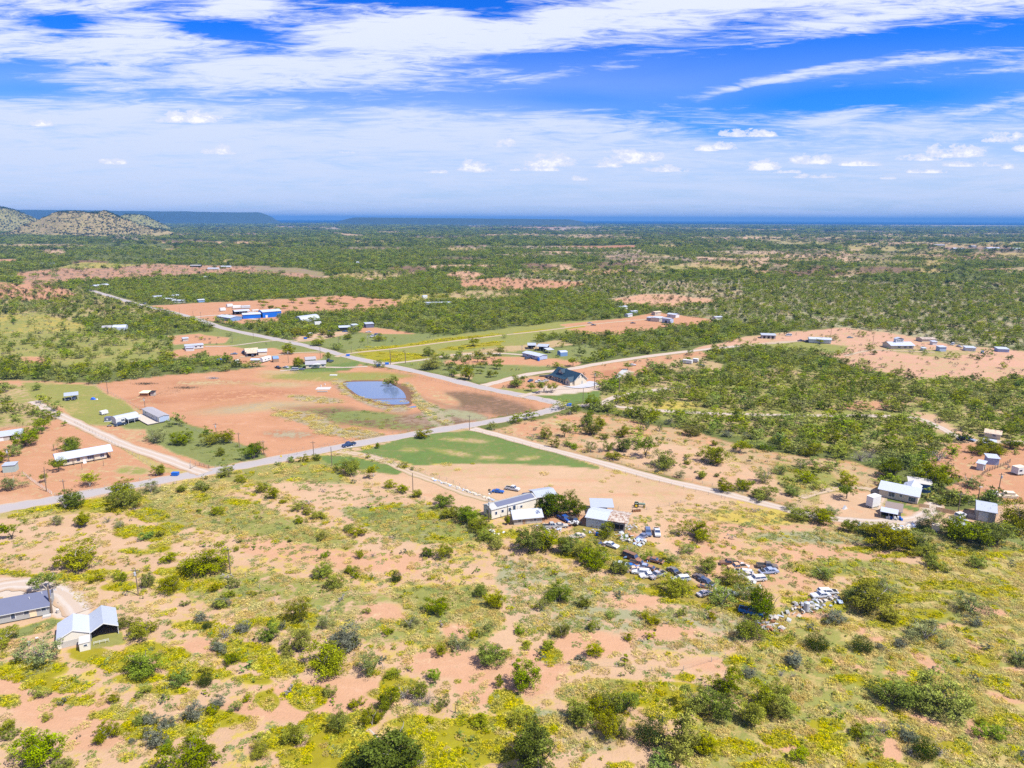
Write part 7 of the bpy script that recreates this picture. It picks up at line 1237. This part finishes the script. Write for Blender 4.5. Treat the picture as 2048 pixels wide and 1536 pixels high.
for (x,y,l,c,rz,s) in ((1905,955,'dark brown horse beside the corral trees, nearest of two','horse',.3,1),(1915,957,'dark horse just right of the first horse by the corral trees','horse',2.9,1),(1632,934,'black cow in the pasture left of the broad mesquite','cow',.2,.95),(1159,856,'black cow in the pasture near the road corner','cow',1.6,.95),(82,796,'small black calf in the grass of the left yard','calf',.5,.6),(1899,949,'brown horse grazing behind the pair by the corral','horse',.9,.95)):
    me = AM.copy(); o = tag(put(c, me, None, G(x,y), rz), l, c); o.scale = (s,)*3; me.materials.append(mat('dark_hide' if 'brown' not in l else 'brown_hide', (.02,.018,.016) if 'brown' not in l else (.10,.05,.03), .7)); sk = o.modifiers.new('skin','SKIN'); sv = me.skin_vertices[0].data if me.skin_vertices else None
    if not sv:
        bpy.context.view_layer.objects.active = o
        sv = me.skin_vertices[0].data if me.skin_vertices else None
    if sv:
        for i, r_ in enumerate(AR): sv[i].radius = (r_, r_); sv[i].use_root = (i == 0)
    o.modifiers.new('sub','SUBSURF').levels = 1; o.modifiers['sub'].render_levels = 1
# far farm buildings
for (a,b,l) in (((1004,447),(1017,447),'long white barn on the horizon plain left of centre'),((1868,492),(1890,492),'dark roofed farm shed on the far right bare ground'),((1944,495),(1953,495),'small dark shed on the far right bare ground'),((1975,499),(2000,499),'low white shed right of the far track'),((2028,500),(2044,500),'pale barn at the far right edge'),((1553,495),(1562,495),'small white shed in far scrub, right of centre'),((1243,463),(1258,463),'white sheds group on the far plain'),((713,530),(718,530),'tiny white hut in the far left woods'),((1908,500),(1930,500),'long low shed near the far right shed')):
    A, rz, L_ = frame(a, b); t = thing('far_barn', l, 'barn', A, rz); s = L_; MB().box(0,s,0,18,0,5).build('wall', M_('white_siding') if 'dark' not in l else M_('shingle_grey'), t); gable_roof(s,18,5,2.5,.6,.2).build('roof', RW if 'dark' not in l else M_('shingle_grey'), t)
# ---------------------------------------------------------------- planting
for pts, w_ in (([(0,1018),(105,1000),(260,972),(420,943),(520,925),(700,890),(830,868),(940,850),(1050,832),(1096,822)],6.5),([(1092,801),(1040,790),(960,774),(850,747),(700,714),(640,698),(560,680),(450,657),(390,637),(330,621),(270,607),(190,583)],7),
                ([(944,857),(1000,871),(1080,893),(1200,925),(1320,958),(1440,985),(1560,1015),(1650,1035),(1760,1044),(1830,1038)],5),([(968,771),(1000,763),(1060,748),(1140,738),(1200,727),(1300,712),(1400,700),(1500,690),(1600,682)],7),([(705,706),(800,696),(900,683),(1000,671),(1090,661),(1200,647),(1300,638)],3),
                ([(775,728),(850,719),(930,708),(1050,710)],4),([(1118,812),(1200,806),(1236,792),(1290,783),(1330,778)],5),([(1240,814),(1330,822),(1450,828),(1600,831),(1750,832),(1830,836),(1880,855),(1940,880)],6)):
    Q = [G(*p) for p in pts]
    for i in range(len(Q)-1): OPEN.append((Q[i].x, Q[i].y, Q[i+1].x, Q[i+1].y, w_))
grow_woods()
# orchard-like small trees on the orange soil and rows through the left country
rg = random.Random(21)
for i in range(46):
    x = rg.uniform(520, 810); y = rg.uniform(598, 622)+(x < 620)*4; T('u' if rg.random() < .6 else 't', (x, y, rg.uniform(9,16), rg.uniform(7,11)))
for i in range(16): T('t', (rg.uniform(810,900), rg.uniform(590,602), rg.uniform(8,13), 8))
for i in range(30): x = rg.uniform(900,1000); T('t', (x, rg.uniform(716,760), rg.uniform(10,20), rg.uniform(9,15)))
for (x,y) in ((460,640),(560,664),(600,672),(620,677),(656,676),(640,672),(700,680),(760,684)): T('m', (x+rg.uniform(-6,6), y, rg.uniform(16,26)))
for i in range(40): T(rg.choice('gpum'), (rg.uniform(1050,1560), rg.uniform(870,1000), rg.uniform(9,18)))
keep = []
for q in TREES:
    px, py = PX(q[0], q[1])
    if px < 1050 or px > 1560 or py < 860 or py > 1000 or q[2] > 4.6: keep.append(q)
    else:
        lx, ly = float(px), float(py); road_y = 871+(lx-1000)*.262
        if ly < road_y-6: keep.append(q)
TREES = keep
# the largest scrub trees of the woods become single trees too
x, y, z, w_, h, i_ = BW.cat(); app = w_/np.hypot(x, y); px, py = PX(x, y); vis = (px > -20) & (px < 2068) & (py < 1560); order = np.argsort(-app*vis)
nm_ = sum(1 for q in TREES if q[4] in 'mtpu'); take = order[:max(0, 296-nm_)]
for k in take: TREES.append([x[k], y[k], w_[k], h[k], 'm', int(k), False])
mask = np.ones(len(x), bool); mask[take] = False; BW.x, BW.y, BW.z, BW.w, BW.h, BW.i = [[q[mask]] for q in (x, y, z, w_, h, i_)]
# names in words
def words_for(q, rank, mk, rel, dist):
    k = KD[q[4]]; w_ = q[2]; size = 'tiny' if w_ < 2.2 else 'small' if w_ < 4.2 else '' if w_ < 8 else 'broad' if w_ < 12 else 'huge'
    return ' '.join(s for s in (size, k[4], dist, rel, 'the', mk) if s)
LAND += [(nm, G(*p).x, G(*p).y) for nm, p in (('stock pond',(750,785)),('road corner',(1118,812)),('green triangle lawn',(950,890)),('driving pickup',(698,890)),('foreground scrap row',(1590,1222)),('first wreck line',(1285,1140)),('second wreck group',(1500,1148)),
         ('wet roadside lawn',(460,900)),('lower left bare soil',(60,1430)),('bottom middle bare soil',(1100,1350)),('lower right straw field',(1950,1450)),('bottom centre yellow weeds',(900,1490)),('foreground wire fence',(1300,1340)),('metal shop weeds',(260,1350)),('straw slope below the wrecks',(1350,1240)),('pale mid-left slope',(750,1050)),
         ('dry lane pasture',(1300,900)),('pasture below the woods',(1480,930)),('yellow field',(850,700)),('orange soil',(680,610)),('woodland track',(1500,830)),('red far field',(400,545)),('right woods',(1700,870)),('left pale grassland',(80,650)),('left scrub woods',(250,730)),('bottom left grey bushes',(330,1450)),('foreground bare patch',(640,1390)),('bottom right juniper',(1848,1516)),('lower left field',(100,1080)),('right edge brush',(2000,1110)))]
cnt = {}
def side(q, mx, my):
    dx = q[0]-mx; dy = q[1]-my; a = math.degrees(math.atan2(dx, dy)) % 360
    return ['behind','behind and right of','right of','in front and right of','in front of','in front and left of','left of','behind and left of'][int(((a+22.5) % 360)//45)]
LB = {}
for n_, q in enumerate(TREES):
    best = min(LAND, key=lambda l: (l[1]-q[0])**2+(l[2]-q[1])**2); d = math.hypot(best[1]-q[0], best[2]-q[1])
    LB[n_] = (best[0], side(q, best[1], best[2]), d)
groups = {}
for n_, q in enumerate(TREES):
    b = words_for(q, 0, LB[n_][0], LB[n_][1], ''); groups.setdefault(b, []).append(n_)
ORD = ['nearest','second nearest','third nearest','fourth nearest','fifth nearest','sixth nearest','seventh nearest','eighth nearest','ninth nearest','tenth nearest','eleventh nearest','twelfth nearest']
lab = {}
for b, ns in groups.items():
    if len(ns) == 1: lab[ns[0]] = b
    else:
        ns.sort(key=lambda n_: LB[n_][2])
        for r_, n_ in enumerate(ns): lab[n_] = (ORD[r_] if r_ < 12 else 'outlying')+' '+b
for n_ in lab:
    ws = lab[n_].split()
    if len(ws) > 16: lab[n_] = ' '.join(ws).replace('bare lilac-grey', 'bare').replace('blue-grey', 'grey').replace('bare-trunked ', '')
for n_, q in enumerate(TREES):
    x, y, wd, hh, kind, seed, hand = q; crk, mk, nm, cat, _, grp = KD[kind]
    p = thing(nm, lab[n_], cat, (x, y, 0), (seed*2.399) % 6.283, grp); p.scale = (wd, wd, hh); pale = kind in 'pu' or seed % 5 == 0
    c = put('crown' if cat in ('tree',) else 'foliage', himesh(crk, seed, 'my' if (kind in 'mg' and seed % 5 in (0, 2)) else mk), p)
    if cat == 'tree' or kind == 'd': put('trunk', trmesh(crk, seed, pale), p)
# sources for the spread plants
def coarse(seed, nb, nl, lf, kind, m): me = crown(seed, nb, nl, lf, kind); me.materials.clear(); me.materials.append(m); return me
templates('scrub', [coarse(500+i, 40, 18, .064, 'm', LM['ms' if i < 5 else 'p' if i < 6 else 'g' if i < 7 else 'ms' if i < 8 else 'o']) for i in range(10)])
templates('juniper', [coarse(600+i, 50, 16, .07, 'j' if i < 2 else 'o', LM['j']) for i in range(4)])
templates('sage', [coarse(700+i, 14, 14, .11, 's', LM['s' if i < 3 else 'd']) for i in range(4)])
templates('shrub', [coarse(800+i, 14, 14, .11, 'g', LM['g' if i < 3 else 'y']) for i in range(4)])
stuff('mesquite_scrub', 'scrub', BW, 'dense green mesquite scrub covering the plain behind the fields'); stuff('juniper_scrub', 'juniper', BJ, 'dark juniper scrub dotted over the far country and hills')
stuff('sage_scrub', 'sage', BS, 'grey sage brush scattered among the scrub'); stuff('low_shrubs', 'shrub', BG, 'low green shrubs scattered through weeds and verges')
# ground plants, patch by patch
templates('straw', [patch(900+i, 44, 'st') for i in range(4)]); templates('weed', [patch(920+i, 46, 'yl') for i in range(4)]); templates('forbs', [patch(940+i, 30, 'gg') for i in range(4)])
def cover_plants(name, key, fld, s, d1, label, hh, seed, ww=1.5, thin=1.0, gate=0.0):
    B = Bag(); prev = 90.0
    for (e, k) in ((260, 1.0), (480, 1.6), (d1, 2.6)):
        if e <= prev: continue
        X, Y, o, rg = scatter(prev, e, s*k, seed+int(e), None, 39); cl = fbm(X, Y, 6, seed, 3); c2 = fbm(X, Y, 1.8, seed+3, 2)
        pr = o[fld]*thin*np.clip(1+(cl-.5)*5*(1-o[fld]*.5)+(c2-.5)*1.5, 0, 2.2); m = (rg.uniform(size=len(X)) < pr) & clear_mask(X, Y)
        w_ = s*k*rg.uniform(.7, 1.9, m.sum())*ww*.75; B.add(X[m], Y[m], w_, hh*rg.uniform(.6, 1.35, m.sum())*np.minimum(1, w_/1.6), rg.integers(0, 4, m.sum())); prev = e
    stuff(name, key, B, label)
cover_plants('straw_grass', 'straw', 'st', 1.5, 620, 'tufted straw-coloured dry grass over the fields', .62, 31)
cover_plants('yellow_weeds', 'weed', 'yl', 1.35, 620, 'patches of yellow flowering broomweed', .75, 47, thin=1.0)
cover_plants('grey_green_forbs', 'forbs', 'gg', 1.4, 560, 'low grey-green forbs between the grass', .42, 63)
# haze: one even volume round everything below the clouds
hz = MB().box(-46000, 46000, -45000, 45000, -2.0, 244.0); hm = bpy.data.materials.new('thin_haze'); hm.use_nodes = True; t = N(hm.node_tree); t.n.remove(t.n['Principled BSDF']); pv = t.new('ShaderNodeVolumePrincipled')
pv.inputs['Color'].default_value = (.10,.31,.70,1); pv.inputs['Density'].default_value = 6.0e-5; pv.inputs['Anisotropy'].default_value = 0.0; pv.inputs['Absorption Color'].default_value = (.0,.0,.0,1)
t.l.new(pv.outputs[0], t.n['Material Output'].inputs['Volume']); hz_o = hz.build('haze', hm); tag(hz_o, kind='stuff')
